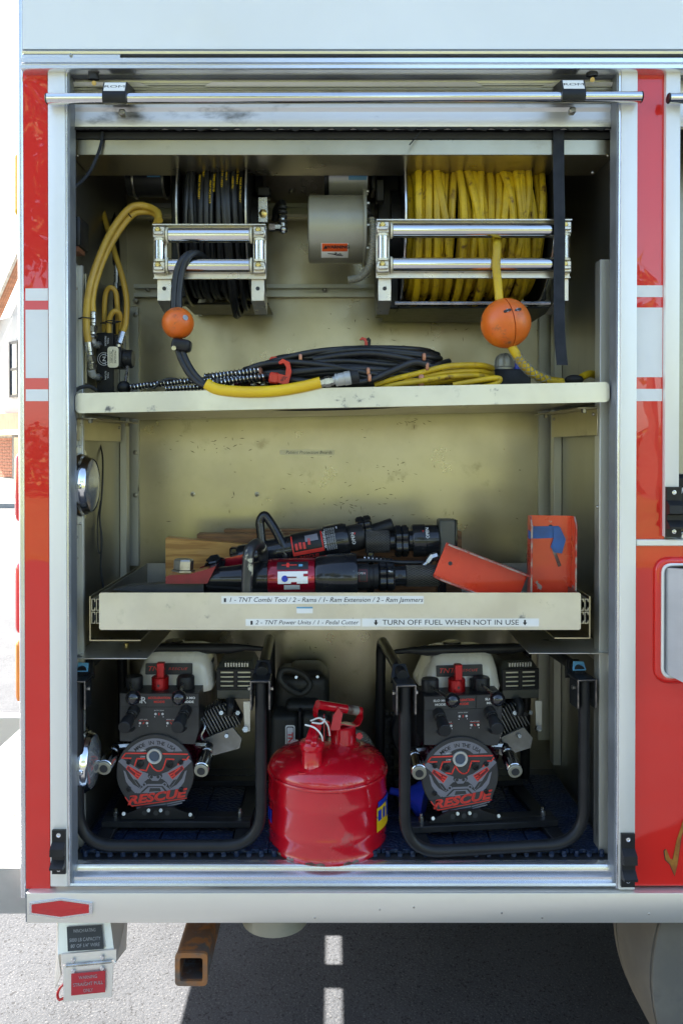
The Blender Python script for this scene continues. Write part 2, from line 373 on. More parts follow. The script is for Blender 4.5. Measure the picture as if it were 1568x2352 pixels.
mt['dome_lens'] = M('clear ribbed lens', (0.55,0.57,0.58), 0.14, 0.75, 0.4, (0.45,0.47,0.48), 10)
mt['tag_black'] = M('black sign plate', (0.030,0.033,0.036), 0.4)
mt['tag_red'] = M('red sign plate', (0.50,0.018,0.024), 0.42, c2=(0.44,0.02,0.03), spot=(0.30,0.16,0.18), sp_s=24, sp_t=(0.66,0.74))
mt['label_white'] = M('white label', (0.80,0.80,0.76), 0.5, c2=(0.74,0.74,0.68), spot=(0.40,0.36,0.22), sp_s=34, sp_t=(0.70,0.76))
mt['label_cream'] = M('yellowed clear label', (0.78,0.74,0.56), 0.4, 0.3, c2=(0.70,0.66,0.50))
mt['label_orange'] = M('orange warning print', (0.78,0.10,0.012), 0.5)
mt['label_blue'] = M('pale blue label', (0.12,0.36,0.55), 0.45)
mt['gold_leaf'] = M('gold leaf', (0.52,0.24,0.04), 0.4, 0.5, 0.6, (0.34,0.12,0.03), 22)
mt['silver_panel'] = M('brushed silver cover', (0.44,0.46,0.49), 0.40, 0.6, 0.0, (0.40,0.42,0.45), 8, stretch=(0.1,1,3), rv=0.05)
mt['gasket'] = M('grey gasket', (0.26,0.28,0.30), 0.45, 0.3)
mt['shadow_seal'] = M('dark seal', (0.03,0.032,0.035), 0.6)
mt['stucco'] = M('white stucco', (0.50,0.49,0.46), 0.9, bump=0.2, bs=60, vs=1.0, c2=(0.58,0.56,0.51))
mt['soffit'] = M('cedar soffit', (0.40,0.17,0.085), 0.6, vs=2, stretch=(8,1,1))
mt['fascia'] = M('pale fascia', (0.66,0.62,0.55), 0.6)
mt['brick'] = M('red brick', (0.36,0.15,0.085), 0.85, c2=(0.28,0.11,0.065), vs=6)
mt['mortar'] = M('mortar', (0.45,0.40,0.34), 0.9)
mt['window_glass'] = M('window glass', (0.03,0.06,0.10), 0.08, 0.0, 0.5)
mt['window_frame'] = M('dark window frame', (0.05,0.055,0.06), 0.5)
mt['concrete'] = M('pale concrete', (0.48,0.46,0.42), 0.9, vs=1.2, bump=0.2, bs=40)
mt['line_paint'] = M('white line paint', (0.75,0.75,0.73), 0.7)
mt['grass'] = M('grass', (0.120,0.135,0.026), 0.9, c2=(0.085,0.105,0.02), vs=0.6, bump=0.6, bs=20, dist=0.05)
mt['leaf'] = M('leaves', (0.120,0.130,0.022), 0.6, c2=(0.075,0.088,0.016), vs=0.8)
mt['bark'] = M('bark', (0.09,0.065,0.045), 0.9, bump=0.5, bs=12, dist=0.03)
mt['knurl'] = M('dark knurled steel', (0.10,0.10,0.10), 0.4, 0.8)
mt['jaw_steel'] = M('blackened jaw steel', (0.075,0.077,0.080), 0.45, 0.6, 0.0, (0.05,0.05,0.052), 14)
mt['scuffed'] = M('scuffed handle', (0.016,0.017,0.019), 0.35, 0.0, 0.1, (0.03,0.03,0.03), 10, spot=(0.52,0.48,0.34), sp_s=15, sp_t=(0.56,0.62), sp_r=0.6)
mt['cheek'] = M('dark red cheek', (0.20,0.004,0.016), 0.22, 0.4, 0.6, (0.13,0.003,0.010), 12)
mt['faint_print'] = M('faded print', (0.10,0.095,0.07), 0.5)
mt['scuff'] = M('dark scuff', (0.16,0.14,0.09), 0.6, 0.4)
mt['worn_bracket'] = M('worn bracket edge', (0.26,0.21,0.17), 0.6, 0.3, 0.0, (0.07,0.06,0.055), 45)
mt['tool_ball'] = M('glossy black ball', (0.010,0.010,0.012), 0.08, 0.0, 0.6, rv=0.03)
# ------------------------------------------------------------------ the place
GZ = -0.10                                   # the asphalt; the truck's own heights are counted from 0
g = B(); g.bx(-90, 90, -60, 140, GZ-0.3, GZ)
tag(g.build('parking_lot', mt['asphalt'], angle=0), 'grey asphalt of the parking lot under the truck', kind='structure')
g = B(); g.bx(-90, 90, -58, -11, GZ-0.05, GZ+0.10)
tag(g.build('lawn', mt['grass'], angle=0), 'green lawn across the lot, behind the photographer', kind='structure')
for k in range(4):
    a = B(); z = GZ+0.004; x0 = -14.5 + k*2.9
    a.bx(x0, x0+0.12, 16.5, 21.5, GZ+0.0005, z)
    tag(a.build('parking_line', mt['line_paint'], angle=0), 'white painted bay line on the far asphalt', kind='structure')
a = B(); a.bx(-22, -6, 10.4, 10.55, GZ+0.0005, GZ+0.004); a.bx(-22, -6, 13.0, 13.12, GZ+0.0005, GZ+0.004)
tag(a.build('lane_line', mt['line_paint'], angle=0), 'white painted lane lines on the far asphalt', kind='structure')
g = B(); g.bx(-40, 2, 23.2, 60, GZ, GZ+0.14)
tag(g.build('pavement', mt['concrete'], angle=0), 'pale concrete pavement before the building', kind='structure')

# the trees behind the photographer: seen only as green light on the metal and paint
bmx = bmesh.new()
rt = random.Random(3)
def leaf_cloud(cx, cy, cz, rx, rz, n):
    for _ in range(n):
        u = Vector((rt.gauss(0,1), rt.gauss(0,1), rt.gauss(0,1))).normalized() * (rt.random()**0.4)
        p = Vector((cx+u.x*rx, cy+u.y*rx, cz+u.z*rz)); q = 0.32
        e = [p + Vector((rt.uniform(-q,q), rt.uniform(-q,q), rt.uniform(-q,q))) for _ in range(4)]
        bmx.faces.new([bmx.verts.new(v) for v in e])
for i in range(13):
    x = -34 + i*5.6 + rt.uniform(-1,1); y = -26 + rt.uniform(-5,3); h = rt.uniform(13.0, 18.0) if x < 1 else rt.uniform(8.5, 13.0); nl = 420 if x < 1 else 230
    for _ in range(3): leaf_cloud(x+rt.uniform(-2.8,2.8), y+rt.uniform(-.5,2.5), rt.uniform(1.0,2.2), rt.uniform(1.8,2.6), rt.uniform(1.0,1.7), 260)
    for _ in range(6):
        leaf_cloud(x+rt.uniform(-1.6,1.6), y+rt.uniform(-1.6,1.6), h*rt.uniform(0.42,0.86), rt.uniform(1.6,2.6), h*rt.uniform(.15,.24), nl)
me = bpy.data.meshes.new('tree_line'); bmx.to_mesh(me); bmx.free()
tl = link(me, 'tree_line', mt['leaf']); tag(tl, 'green row of trees across the lot, mirrored in the paint', kind='stuff')
tb = B()
rt = random.Random(3)
for i in range(13):
    tb.cyl((-34+i*5.6, -26, GZ), (-34+i*5.6, -26, 5), 0.28, 0.14, 8)
o = tb.build('tree_trunks', mt['bark'], tl); o['kind'] = 'stuff'

# the station building far left
bl = thing('station_building', 'white stucco building with cedar soffit and brick base across the lot', 'building', (-10.3, 26, GZ))
a = B(); a.bx(-13, -6, 26, 34, 2.92, 6.2); a.build('wall', mt['stucco'], bl)
a = B(); a.bx(-13, -6, 26.15, 34, GZ+0.14, 2.2); brw = a.build('brick_wall', mt['mortar'], bl)
bm_ = B(); bm_.box((0,0,0), (0.39, 0.05, 0.085)); brick_me = bm_.mesh('brick', 0); brick_me.materials.append(mt['brick'])
for r_ in range(13):
    for c_ in range(12):
        o = bpy.data.objects.new('brick', brick_me); col.objects.link(o); o.parent = brw
        o.location = (-12.6 + c_*0.41 + (0.2 if r_ % 2 else 0), 26.13, 0.78 + r_*0.105)
a = B(); a.bx(-13, -6, 26.02, 26.14, GZ+0.14, 0.70); a.build('plinth', mt['concrete'], bl)
a = B(); a.bx(-13, -6, 25.80, 26.14, 2.36, 2.915); a.build('band', mt['soffit'], bl)
a = B(); a.bx(-13, -6, 25.74, 26.14, 2.22, 2.355); a.build('canopy', mt['fascia'], bl)
wn = B(); wn.bx(-10.12, -7.6, 25.97, 26.0, 3.5, 5.3); wn = wn.build('window', mt['window_glass'], bl)
for x_ in (-10.12, -9.5, -8.8, -7.62):
    a = B(); a.bx(x_-0.04, x_+0.04, 25.93, 25.968, 3.46, 5.34); a.build('window_frame', mt['window_frame'], wn)
for z_ in (3.5, 4.4, 5.3):
    a = B(); a.bx(-10.08, -7.66, 25.94, 25.966, z_-.04, z_+.04); a.build('window_frame', mt['window_frame'], wn)
a = B(); a.bx(-10.2, -8.9, 26.05, 26.13, 0.1, 2.2); dr = a.build('door', mt['window_frame'], bl)
a = B(); a.bx(-10.0, -9.1, 26.03, 26.048, 0.3, 2.1); a.build('pane', mt['window_glass'], dr)
ra, rb_ = (-13.0, 4.65), (-6.0, 10.2)
a = B(); a.prism([(ra[0], ra[1]), (rb_[0], rb_[1]), (rb_[0], rb_[1]+0.30), (ra[0], ra[1]+0.30)], (0, 25.7, 0), (1,0,0), (0,0,1), 0.10); a.build('fascia', mt['fascia'], bl)
for k in range(4):
    a = B(); y0 = 25.7 + k*0.075
    a.prism([(ra[0], ra[1]), (rb_[0], rb_[1]), (rb_[0], rb_[1]+0.06), (ra[0], ra[1]+0.06)], (0, y0+0.073, 0), (1,0,0), (0,0,1), 0.068); a.build('soffit_board', mt['soffit'], bl)
a = B(); a.prism([(-13.0, 3.4), (-6.0, 3.4), (-6.0, 10.2), (-13.0, 4.6)], (0, 26.2, 0), (1,0,0), (0,0,1), 0.15); a.build('gable', mt['stucco'], bl)
bl.rotation_euler = (0, 0, R(-46)); bl.location.x -= 0.75
# ------------------------------------------------------------------ the fire truck
T = thing('fire_truck', 'red and silver fire truck with its side equipment compartment open', 'fire truck', (0, 0, 0))
xl_, xr_ = X(157), X(1419)                   # clear opening
WL, WR, WB = -0.690, 0.738, 0.66             # compartment walls
FL = 0.715                                   # compartment floor
xE = X(57); TOP = 3.35
def tp(name, mat, **k):                      # finish a part of the truck
    return lambda b, parent=None, label=None: b.build(name, mat, parent or T, k.get('angle', 38), label)
a = B(); a.bx(xE, 3.2, -0.004, 0.03, Z(113), TOP); a.build('upper_panel', mt['white_paint'], T)
# drip rail: beads and grooves along the whole side
zz = lambda q, y=-0.03: Z(q, y)
rail_l = X(55, -0.02)
a = B()
a.profile_x([(0.0, zz(111)), (-0.020, zz(111.5)), (-0.024, zz(114)), (-0.022, zz(119)), (-0.010, zz(120)), (0.0, zz(120))], rail_l, 3.2)
a.profile_x([(0.0, zz(129)), (-0.026, zz(129.5)), (-0.030, zz(132)), (-0.030, zz(142)), (-0.023, zz(143.5)), (-0.023, zz(147)), (-0.031, zz(148.5)),
             (-0.031, zz(156)), (-0.026, zz(158.5)), (0.0, zz(158.5))], rail_l, 3.2)
dr = a.build('drip_rail', mt['rail'], T)
a = B(); a.bx(X(282, -0.01), 3.2, -0.012, -0.001, zz(129), zz(120)); a.build('groove_insert', mt['shadow_seal'], dr)
a = B(); a.bx(rail_l, X(281, -0.01), -0.021, -0.001, zz(128.7), zz(120.3)); a.build('end_filler', mt['rail'], dr)
a = B(); a.lathe([(0,0),(0.005,0),(0.004,0.003),(0,0.004)], P(163,126,-0.021), (0,-1,0), 12); a.build('rivet', mt['bolt'], dr)
a = B(); a.bx(xE+0.002, 3.2, -0.001, 0.03, Z(169), Z(113.3)); a.build('header_panel', mt['gasket'], T)
# rear corner
a = B(); a.cyl((X(50), 0.008, 0.64), (X(50), 0.008, TOP), 0.0095, seg=20); a.build('corner_trim', mt['rail'], T)
a = B(); a.bx(X(44), X(50), 0.012, 2.5, 0.70, TOP); a.build('rear_panel', mt['tread_plate'], T)
a = B(); z_ = 0.75
rr_ = random.Random(5)
while z_ < 3.2:
    a.lathe([(0,0),(0.0055,0),(0.004,0.0035),(0,0.0045)], (X(44), 0.021, z_), (-1,0,0), 8)
    a.bx(X(44)-0.0022, X(44), 0.012, 0.03, z_+0.018, z_+0.030+rr_.uniform(0,0.012)); z_ += 0.058
o = a.build('rivets', mt['rail'], T); o['kind'] = 'stuff'
# shell so that the box is closed
a = B()
a.bx(X(44), 6.0, 2.46, 2.5, 0.70, TOP); a.bx(X(44), 6.0, 0.0, 2.5, TOP, TOP+0.03); a.bx(5.96, 6.0, 0.0, 2.5, 0.6, TOP)
a.bx(X(46), 0.9, 0.06, 2.46, 0.692, 0.704); a.bx(0.9, 5.9, 0.3, 2.46, 1.05, 1.06)
a.bx(3.2, 6.0, 0.0, 0.03, 0.6, TOP)
a.build('body_shell', mt['rub_rail'], T)
# red posts
a = B(); a.bx(xE, X(112), 0.0, 0.03, Z(2042), Z(166)); lp = a.build('side_post', mt['red_paint'], T)
for q in ((662,690), (711,868), (894,921)):
    a = B(); a.bx(X(60.5), X(112), -0.0006, 0.002, Z(q[1]), Z(q[0])); a.build('reflective_stripe', mt['reflective'], lp)
PRX0, PRX1 = X(1459), X(1525)
a = B(); a.bx(PRX0, PRX1, 0.0, 0.03, Z(1238), Z(163)); rp = a.build('side_post', mt['red_paint'], T)
for q in ((655,682), (706,866), (893,921)):
    a = B(); a.bx(PRX0+0.001, X(1519), -0.0006, 0.002, Z(q[1]), Z(q[0])); a.build('reflective_stripe', mt['reflective'], rp)
# door frame
def post(x0, x1, zb, zt, inner):
    a = B(); a.bx(x0, x1, -0.014, 0.03, zb, zt, 0.0025, 2); f = a.build('door_frame', mt['anodised'], T)
    s = 1 if inner > (x0+x1)/2 else -1
    a = B(); a.bx(inner, inner+s*0.0055, -0.010, 0.034, zb, zt, 0.001); a.build('guide_lip', mt['rail'], f)
    a = B(); a.bx(inner+s*0.0055, inner+s*0.0085, -0.004, 0.045, zb, zt); a.build('seal', mt['gasket'], f)
    return f
post(X(112.5, -0.014), X(152, -0.014), Z(2031), Z(167), X(152, -0.014))
post(X(1423.5, -0.014), X(1461, -0.014), Z(2038), Z(162), X(1423.5, -0.014))
# roll-up door in its header
dY = 0.045
DL, DR = X(159, dY), X(1419, dY)
a = B(); a.profile_x([(dY+0.012, Z(238,dY)), (dY-0.004, Z(240,dY)), (dY-0.006, Z(248,dY)), (dY, Z(256,dY)), (dY-0.002, Z(270,dY)), (dY-0.005, Z(286,dY)), (dY-0.003, Z(293,dY)), (dY+0.012, Z(293,dY))], DL, DR)
door = a.build('roll_up_door', mt['door_metal'], T)
for z0, z1 in ((192, 237), (160, 191)):
    a = B(); a.profile_x([(dY+0.012, Z(z1,dY)), (dY-0.001, Z(z1-1,dY)), (dY-0.004, Z(z1-8,dY)), (dY-0.004, Z(z0+7,dY)), (dY-0.001, Z(z0+1,dY)), (dY+0.012, Z(z0,dY))], DL, DR)
    a.build('slat', mt['door_metal'], door)
# bent drip lip with cut-outs
a = B()
def lip(x0, x1, h0, h1):
    zt = Z(181, 0.02); zb = Z(192, 0.02)
    a.prism([(x0, 0), (x1, 0), (x1-h1 if h1 > 0 else x1+h1*0, 0.013), (x0+h0, 0.013)], (0, 0.036, zb), (1,0,0), (0,-0.75,0.66), 0.0015)
lip(X(162,.02), X(345,.02), 0.006, 0.030); lip(X(466,.02), X(1112,.02), 0.022, 0.022); lip(X(1240,.02), X(1420,.02), 0.036, 0.010)
a.bx(DL, DR, 0.034, 0.0358, Z(194,.035), Z(191,.035))
a.build('drip_lip', mt['anodised'], door)
bY = -0.035
a = B(); a.cyl((X(113,bY), bY, Z(226,bY)), (X(1467,bY), bY, Z(222,bY)), U(12.5,bY), seg=28); bar = a.build('lift_bar', mt['chrome'], door)
for xa, xb, zq in ((109,114,226), (1466,1471,222)):
    a = B(); a.cyl((X(xa,bY), bY, Z(zq,bY)), (X(xb,bY), bY, Z(zq,bY)), U(13,bY), seg=28, bev=0.002); a.build('end_cap', mt['black_plastic'], door)
for x0, x1, zq in ((242,296,0), (1284,1337,-5)):
    a = B(); pts = [(bY-0.0165, Z(240+zq,bY)), (bY-0.021, Z(232+zq,bY)), (bY-0.020, Z(217+zq,bY)), (bY-0.006, Z(190+zq,bY)), (dY-0.006, Z(176+zq,bY)), (dY-0.006, Z(208+zq,bY)), (bY+.012, Z(236+zq,bY))]
    a.profile_x(pts, X(x0,bY), X(x1,bY)); ck = a.build('clamp', mt['black_plastic'], door)
    # sticker lies on the sloped face
    p0 = Vector((0, bY-0.0198, Z(216.5+zq,bY))); p1 = Vector((0, bY-0.0066, Z(191+zq,bY))); d = (p1-p0)
    a = B(); a.prism([(X(x0+3,bY), 0.001), (X(x1-3,bY), 0.001), (X(x1-3,bY), d.length-0.001), (X(x0+3,bY), d.length-0.001)], p0, (1,0,0), d, 0.0006)
    a.build('sticker', mt['label_white'], door)
    n_ = Vector((1,0,0)).cross(d).normalized()
    lettering('ROM', 0.011, mt['black_print'], Vector(((X(x0,bY)+X(x1,bY))/2, 0, 0)) + p0 + d*0.5 + n_*0.0009, (1,0,0), d, door, sx=2.2)
    a = B(); a.box((X((x0+x1)/2+8,bY), bY+0.03, Z(248+zq,bY)), (0.016,0.02,0.016), 0.003); a.build('bolt_block', mt['bolt'], door)
for xq, yq in ((215,176),(1359,168)):
    a = B(); a.lathe([(0.0145,0),(0.0145,0.008),(0.011,0.016),(0,0.020)], P(xq,yq+6,-0.004), (0,-0.2,1), 16); a.build('rubber_stop', mt['black_rubber'], door)
    a = B(); a.cyl(P(xq+1,yq+14,0.0), P(xq+1,yq+14,-0.012), 0.006, seg=8); a.build('screw', mt['brass_bolt'], door)
# wavy rubber seal under the door
a = B(); n = 240; top = []; bot = []
for i in range(n+1):
    x = DL + (DR-DL)*i/n; k = 0.0018*math.sin(i*0.62) + 0.0010*math.sin(i*1.37+1) if i > 40 else 0.0006*math.sin(i*0.9)
    top.append((x, Z(292.5, dY))); bot.append((x, Z(298, dY) + k*1.5))
a.prism(top + bot[::-1], (0, dY-0.001, 0), (1,0,0), (0,0,1), 0.006); a.build('bottom_seal', mt['black_rubber'], door, angle=0)
# barrel guard behind the door
a = B(); gy0, gy1 = 0.070, 0.235
a.bx(WL+0.002, WR-0.002, gy0, gy0+0.003, Z(355,gy0), Z(320,gy0), 0.001); a.bx(WL+0.002, WR-0.002, gy0+0.003, gy1, Z(355,gy0), Z(355,gy0)+0.003)
a.build('barrel_guard', mt['bin_metal'], T)
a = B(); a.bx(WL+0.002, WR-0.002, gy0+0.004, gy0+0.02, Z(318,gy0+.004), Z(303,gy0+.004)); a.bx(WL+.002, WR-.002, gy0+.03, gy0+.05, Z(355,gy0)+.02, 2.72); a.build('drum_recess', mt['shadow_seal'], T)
for q in ((1395,357),(1360,396),(178,357)):
    a = B(); a.sphere(P(q[0],q[1],0.075), 0.004, 10); a.build('rivet', mt['bolt'], T)
# compartment box
CT = 2.72
a = B(); a.bx(WL-0.004, WR+0.004, WB, WB+0.004, FL, CT); bw = a.build('compartment_back', mt['bin_metal'], T)
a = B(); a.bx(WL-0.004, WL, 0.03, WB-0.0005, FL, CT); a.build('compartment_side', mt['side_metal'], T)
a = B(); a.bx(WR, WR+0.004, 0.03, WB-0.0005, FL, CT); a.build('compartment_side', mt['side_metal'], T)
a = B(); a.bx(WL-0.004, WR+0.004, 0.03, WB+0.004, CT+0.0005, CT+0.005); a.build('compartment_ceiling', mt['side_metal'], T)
a = B(); a.bx(WL-0.004, WR+0.004, 0.03, WB-0.001, FL-0.012, FL); a.build('compartment_floor', mt['floor_black'], T)
# sill
a = B()
a.profile_x([(0.045, FL+0.001), (0.030, FL+0.001), (0.024, FL-0.001), (0.021, FL-0.006), (0.020, FL-0.016), (0.012, FL-0.020), (0.006, FL-0.024), (0.005, FL-0.038), (0.012, FL-0.042), (0.045, FL-0.042)], xl_-0.002, xr_+0.002)
a.profile_x([(0.03, 0.671), (-0.004, 0.671), (-0.008, 0.676), (-0.006, 0.681), (0.03, 0.681)], xl_-0.01, xr_+0.006)
a.build('sill', mt['rail'], T)
# rub rail
a = B(); ry = -0.022
a.bx(X(57.5,ry), 3.2, ry, 0.03, Z(2121.5,ry), Z(2052.5,ry), 0.0025, 2); rr = a.build('rub_rail', mt['rub_rail'], T)
a = B(); a.bx(X(55,ry), X(57.3,ry), ry+.002, 0.03, Z(2120,ry), Z(2053,ry)); a.build('end_cap', mt['gasket'], rr)
for q in ((723,2109),(1152,2098),(872,2090),(1490,2100),(950,2085),(1245,2109),(1640,2097)):
    a = B(); a.lathe([(0,0),(0.003,0),(0.002,0.0012),(0,0.0015)], P(q[0],q[1],ry), (0,-1,0), 8); a.build('rivet', mt['bolt'], rr)
def hexp(x0, x1, z0, z1, k):
    zm = (z0+z1)/2; xm = (x0+x1)/2
    return [(x0, zm-k), (xm, z0), (x1, zm-k), (x1, zm+k), (xm, z1), (x0, zm+k)]
a = B(); a.prism(hexp(X(65,ry), X(210,ry), Z(2108,ry), Z(2063,ry), 0.014), (0, ry, 0), (1,0,0), (0,0,1), 0.005); rf = a.build('side_reflector', mt['rail'], T)
a = B(); hx = hexp(X(71,ry), X(203,ry), Z(2104,ry), Z(2067,ry), 0.0105); xm = (hx[1][0]); zm = (hx[0][1]+hx[3][1])/2
vv = [a.bm.verts.new((p[0], ry-0.0055, p[1])) for p in hx]; c1 = a.bm.verts.new((xm-.03, ry-0.0085, zm)); c2_ = a.bm.verts.new((xm+.03, ry-0.0085, zm))
for i, j, c in ((0,1,c1),(5,0,c1),(4,5,c1),(1,2,c2_),(2,3,c2_),(3,4,c2_)): a.bm.faces.new((vv[i], vv[j], c))
a.bm.faces.new((vv[1], c2_, c1)); a.bm.faces.new((vv[4], c1, c2_))
a.build('lens', mt['lens_red'], rf, angle=0)
# latches
def latch(x0, x1, y0_, y1_, yy):
    a = B(); zb, zt = Z(y1_,yy), Z(y0_,yy); h = zt-zb
    pr = [(yy, zt), (yy-0.008, zt), (yy-0.008, zt-0.27*h), (yy-0.026, zt-0.36*h), (yy-0.028, zt-0.52*h), (yy-0.012, zt-0.56*h), (yy-0.012, zt-0.66*h), (yy-0.030, zt-0.78*h), (yy-0.030, zt-0.82*h), (yy-0.008, zt-0.84*h), (yy-0.008, zb), (yy, zb)]
    a.profile_x(pr, X(x0,yy), X(x1,yy)); o = a.build('door_latch', mt['black_plastic'], T, angle=20)
    for f in (0.11, 0.89):
        a = B(); a.lathe([(0,0.0),(0.0022,0),(0.0035,0.0015),(0.0055,0.0012),(0.006,0)], ((X(x0,yy)+X(x1,yy))/2, yy-0.0082, zt-f*h), (0,-1,0), 14); a.build('rivet', mt['rail'], o)
latch(119, 150, 1905, 2005, -0.0145); latch(1427, 1458, 1913, 2035, -0.0145); latch(1527, 1562, 1118, 1233, -0.0145)
# neighbour compartment on the right
a = B(); a.bx(X(1525.5,-.014), X(1559,-.014), -0.014, 0.03, Z(1232), Z(162), 0.0025, 2); a.build('door_frame', mt['anodised'], T)
a = B(); a.bx(PRX0-0.0005, 3.2, -0.010, 0.03, Z(1253), Z(1238.5), 0.002); a.build('belt_trim', mt['anodised'], T)
a = B(); a.bx(X(1560), 3.2, 0.30, 0.32, Z(1238), Z(165)); a.bx(X(1545), X(1547), 0.031, 0.30, Z(1238), Z(165)); a.bx(X(1545), 3.2, 0.031, 0.3, Z(1240,.1), Z(1240,.1)+.004)
a.build('compartment_back', mt['side_metal'], T)
a = B(); a.bx(X(1560), 3.2, 0.04, 0.06, Z(293,.05), Z(165,.05)); nd = a.build('roll_up_door', mt['door_metal'], T)
a = B(); a.cyl((X(1533,bY), bY, Z(225,bY)), (3.0, bY, Z(225,bY)), U(11.5,bY), seg=24); a.build('lift_bar', mt['chrome'], nd)
a = B(); a.cyl((X(1529,bY), bY, Z(225,bY)), (X(1534,bY), bY, Z(225,bY)), U(12,bY), seg=24, bev=.002); a.build('end_cap', mt['black_plastic'], nd)
a = B(); a.bx(X(1562), 3.2, -0.006, 0.03, Z(1238), Z(1222), 0.003); a.build('sill', mt['rail'], T)
a = B(); a.tube(catmull([P(1566,1180,.02), P(1558,1185,.02), P(1560,1170,.02), P(1567,1160,.02), P(1556,1150,.02), P(1563,1135,.02), P(1568,1120,.02)], 6), 0.002, 6); a.build('cord', mt['reflective'], T)
a = B(); a.bx(X(1550,.06), X(1600,.06), 0.06, 0.2, Z(1215,.06), Z(1090,.06), .01); a.build('gear_bag', mt['black_plastic'], T)
# lower red panel with the recessed cover standing ajar
x0, x1 = X(1457), 3.2
rx0, rz0, rz1 = X(1512), Z(1556), Z(1292)
a = B()
a.bx(x0, rx0, 0.0, 0.03, Z(2035), Z(1253.5)); a.bx(rx0, x1, 0.0, 0.03, Z(2035), rz0); a.bx(rx0, x1, 0.0, 0.03, rz1, Z(1253.5))
bp = a.build('lower_panel', mt['red_paint'], T, angle=0)
a = B(); a.tube(bend([(2.2, -0.001, rz1+0.004), (rx0-0.002, -0.001, rz1+0.004), (rx0-0.002, -0.001, rz0-0.004), (2.2, -0.001, rz0-0.004)], 0.03, 8), 0.011, 12); a.build('recess_flare', mt['red_paint'], bp)
a = B(); a.tube(bend([(2.2, -0.010, rz1-0.004), (rx0+0.007, -0.010, rz1-0.004), (rx0+0.007, -0.010, rz0+0.004), (2.2, -0.010, rz0+0.004)], 0.024, 8), 0.0045, 8); a.build('edge_trim', mt['anodised'], bp)
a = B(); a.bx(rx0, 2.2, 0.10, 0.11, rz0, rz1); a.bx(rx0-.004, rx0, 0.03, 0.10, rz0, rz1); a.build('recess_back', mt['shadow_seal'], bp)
# cover plate hinged on the right, its near edge inside, far edge standing proud
hx0, hx1 = X(1524), X(1640)
a = B(); th = 0.004
vv = [Vector((hx0, -0.004, Z(1544))), Vector((hx1, -0.16, Z(1595))), Vector((hx1, -0.16, Z(1300))), Vector((hx0, -0.004, Z(1303)))]
A_ = [a.bm.verts.new(v) for v in vv]; C_ = [a.bm.verts.new(v + Vector((0,0.02,0))) for v in vv]
a.bm.faces.new(A_); a.bm.faces.new(C_[::-1])
for i in range(4): a.bm.faces.new((A_[i], A_[(i+1)%4], C_[(i+1)%4], C_[i]))
a.build('recess_cover', mt['silver_panel'], T, angle=0)
# gold leaf flourish
for off, m_, s_ in ((-0.0006, mt['black_print'], 1.10), (-0.0012, mt['gold_leaf'], 1.0)):
    pts = [(1572,1880),(1556,1930),(1547,1975),(1541,1972),(1532,1950),(1528,1955),(1531,1975),(1541,1985),(1552,2012),(1558,1985),(1566,1925),(1572,1905)]
    cx, cz = 1552, 1955
    a = B(); a.prism([(X(cx+(q[0]-cx)*s_), Z(cz+(q[1]-cz)*(1+(s_-1)*.3))) for q in pts], (0, off, 0), (1,0,0), (0,0,1), 0.0004)
    a.build('gold_flourish', m_, bp, angle=0)
# rear lights, seen edge on
for y0, y1, mat_, nm in ((340,496,'lens_yellow','marker_light'), (1038,1203,'lens_red','tail_light'), (1288,1462,'lens_red','tail_light'), (1466,1622,'lens_amber','turn_light')):
    a = B(); yy = 0.07
    h0, h1 = Z(y1,yy), Z(y0,yy)
    a.box((X(44)-0.020, yy+0.06, (h0+h1)/2), (0.05, 0.12, h1-h0), 0.022, seg=4); a.build(nm, mat_ and mt[mat_], T)
# rear step: tread plate with unseen slots added to pass sun to the ground
sz = Z(1990, 0.05); so = -1.22
def stepplate(x0, x1, y0, y1): a.bx(x0, x1, y0, y1, sz-0.006, sz)
a = B()
stepplate(so, -0.872, 0.04, 2.45); stepplate(-0.808, X(44)-.001, 0.04, 2.45)
for y0, y1 in ((0.04,1.08), (1.44,1.57), (1.75,2.45)): stepplate(-0.872, -0.808, y0, y1)
a.bx(so, so+0.006, 0.046, 2.444, sz-0.12, sz-0.0062); a.bx(so, X(44)-.001, 0.04, 0.046, sz-0.12, sz-0.0062)
st = a.build('rear_step', mt['tread_plate'], T, angle=0)
bm_ = B(); bm_.sphere((0,0,0), 1.0, 8, sc=(1,1,1)); lug = bm_.mesh('tread_lug', 60); lug.materials.append(mt['tread_plate'])
lb = B(); k = 0
for i in range(26):
    for j in range(64):
        x = so + 0.01 + i*0.0125*1.0; y = 0.05 + j*0.026
        if x > -0.89 or y > 1.7: continue
        ang = R(45) if (i+j) % 2 else R(-45)
        lb.lathe([(0,-0.001),(0.0030,0),(0.0016,0.0014),(0,0.0016)], (0,0,0), (0,0,1), 6, M=Matrix.Translation((x+ (0.006 if j%2 else 0), y, sz)) @ Matrix.Rotation(ang,4,'Z') @ Matrix.Diagonal((3.2,1,1,1)))
o = lb.build('tread_pattern', mt['tread_plate'], st, angle=0); o['kind'] = 'stuff'
lb = B()
for i in range(14):
    for j in range(5):
        lb.lathe([(0,-0.001),(0.003,0),(0.0016,0.0014),(0,0.0016)], (0,0,0), (0,0,1), 6, M=Matrix.Translation((so+0.02+i*0.024, 0.04, sz-0.018-j*0.022)) @ Matrix.Rotation(R(90),4,'X') @ Matrix.Rotation(R(45 if (i+j)%2 else -45),4,'Z') @ Matrix.Diagonal((3.2,1,1,1)))
o = lb.build('tread_pattern', mt['tread_plate'], st, angle=0); o['kind'] = 'stuff'
for y_ in (0.35, 0.62, 0.9):
    a = B(); a.lathe([(0,0),(0.012,0),(0.012,0.006),(0.007,0.010),(0,0.011)], (-0.955 - (y_-.35)*.3, y_, sz), (0,0,1), 12); a.build('step_bolt', mt['steel'], st)
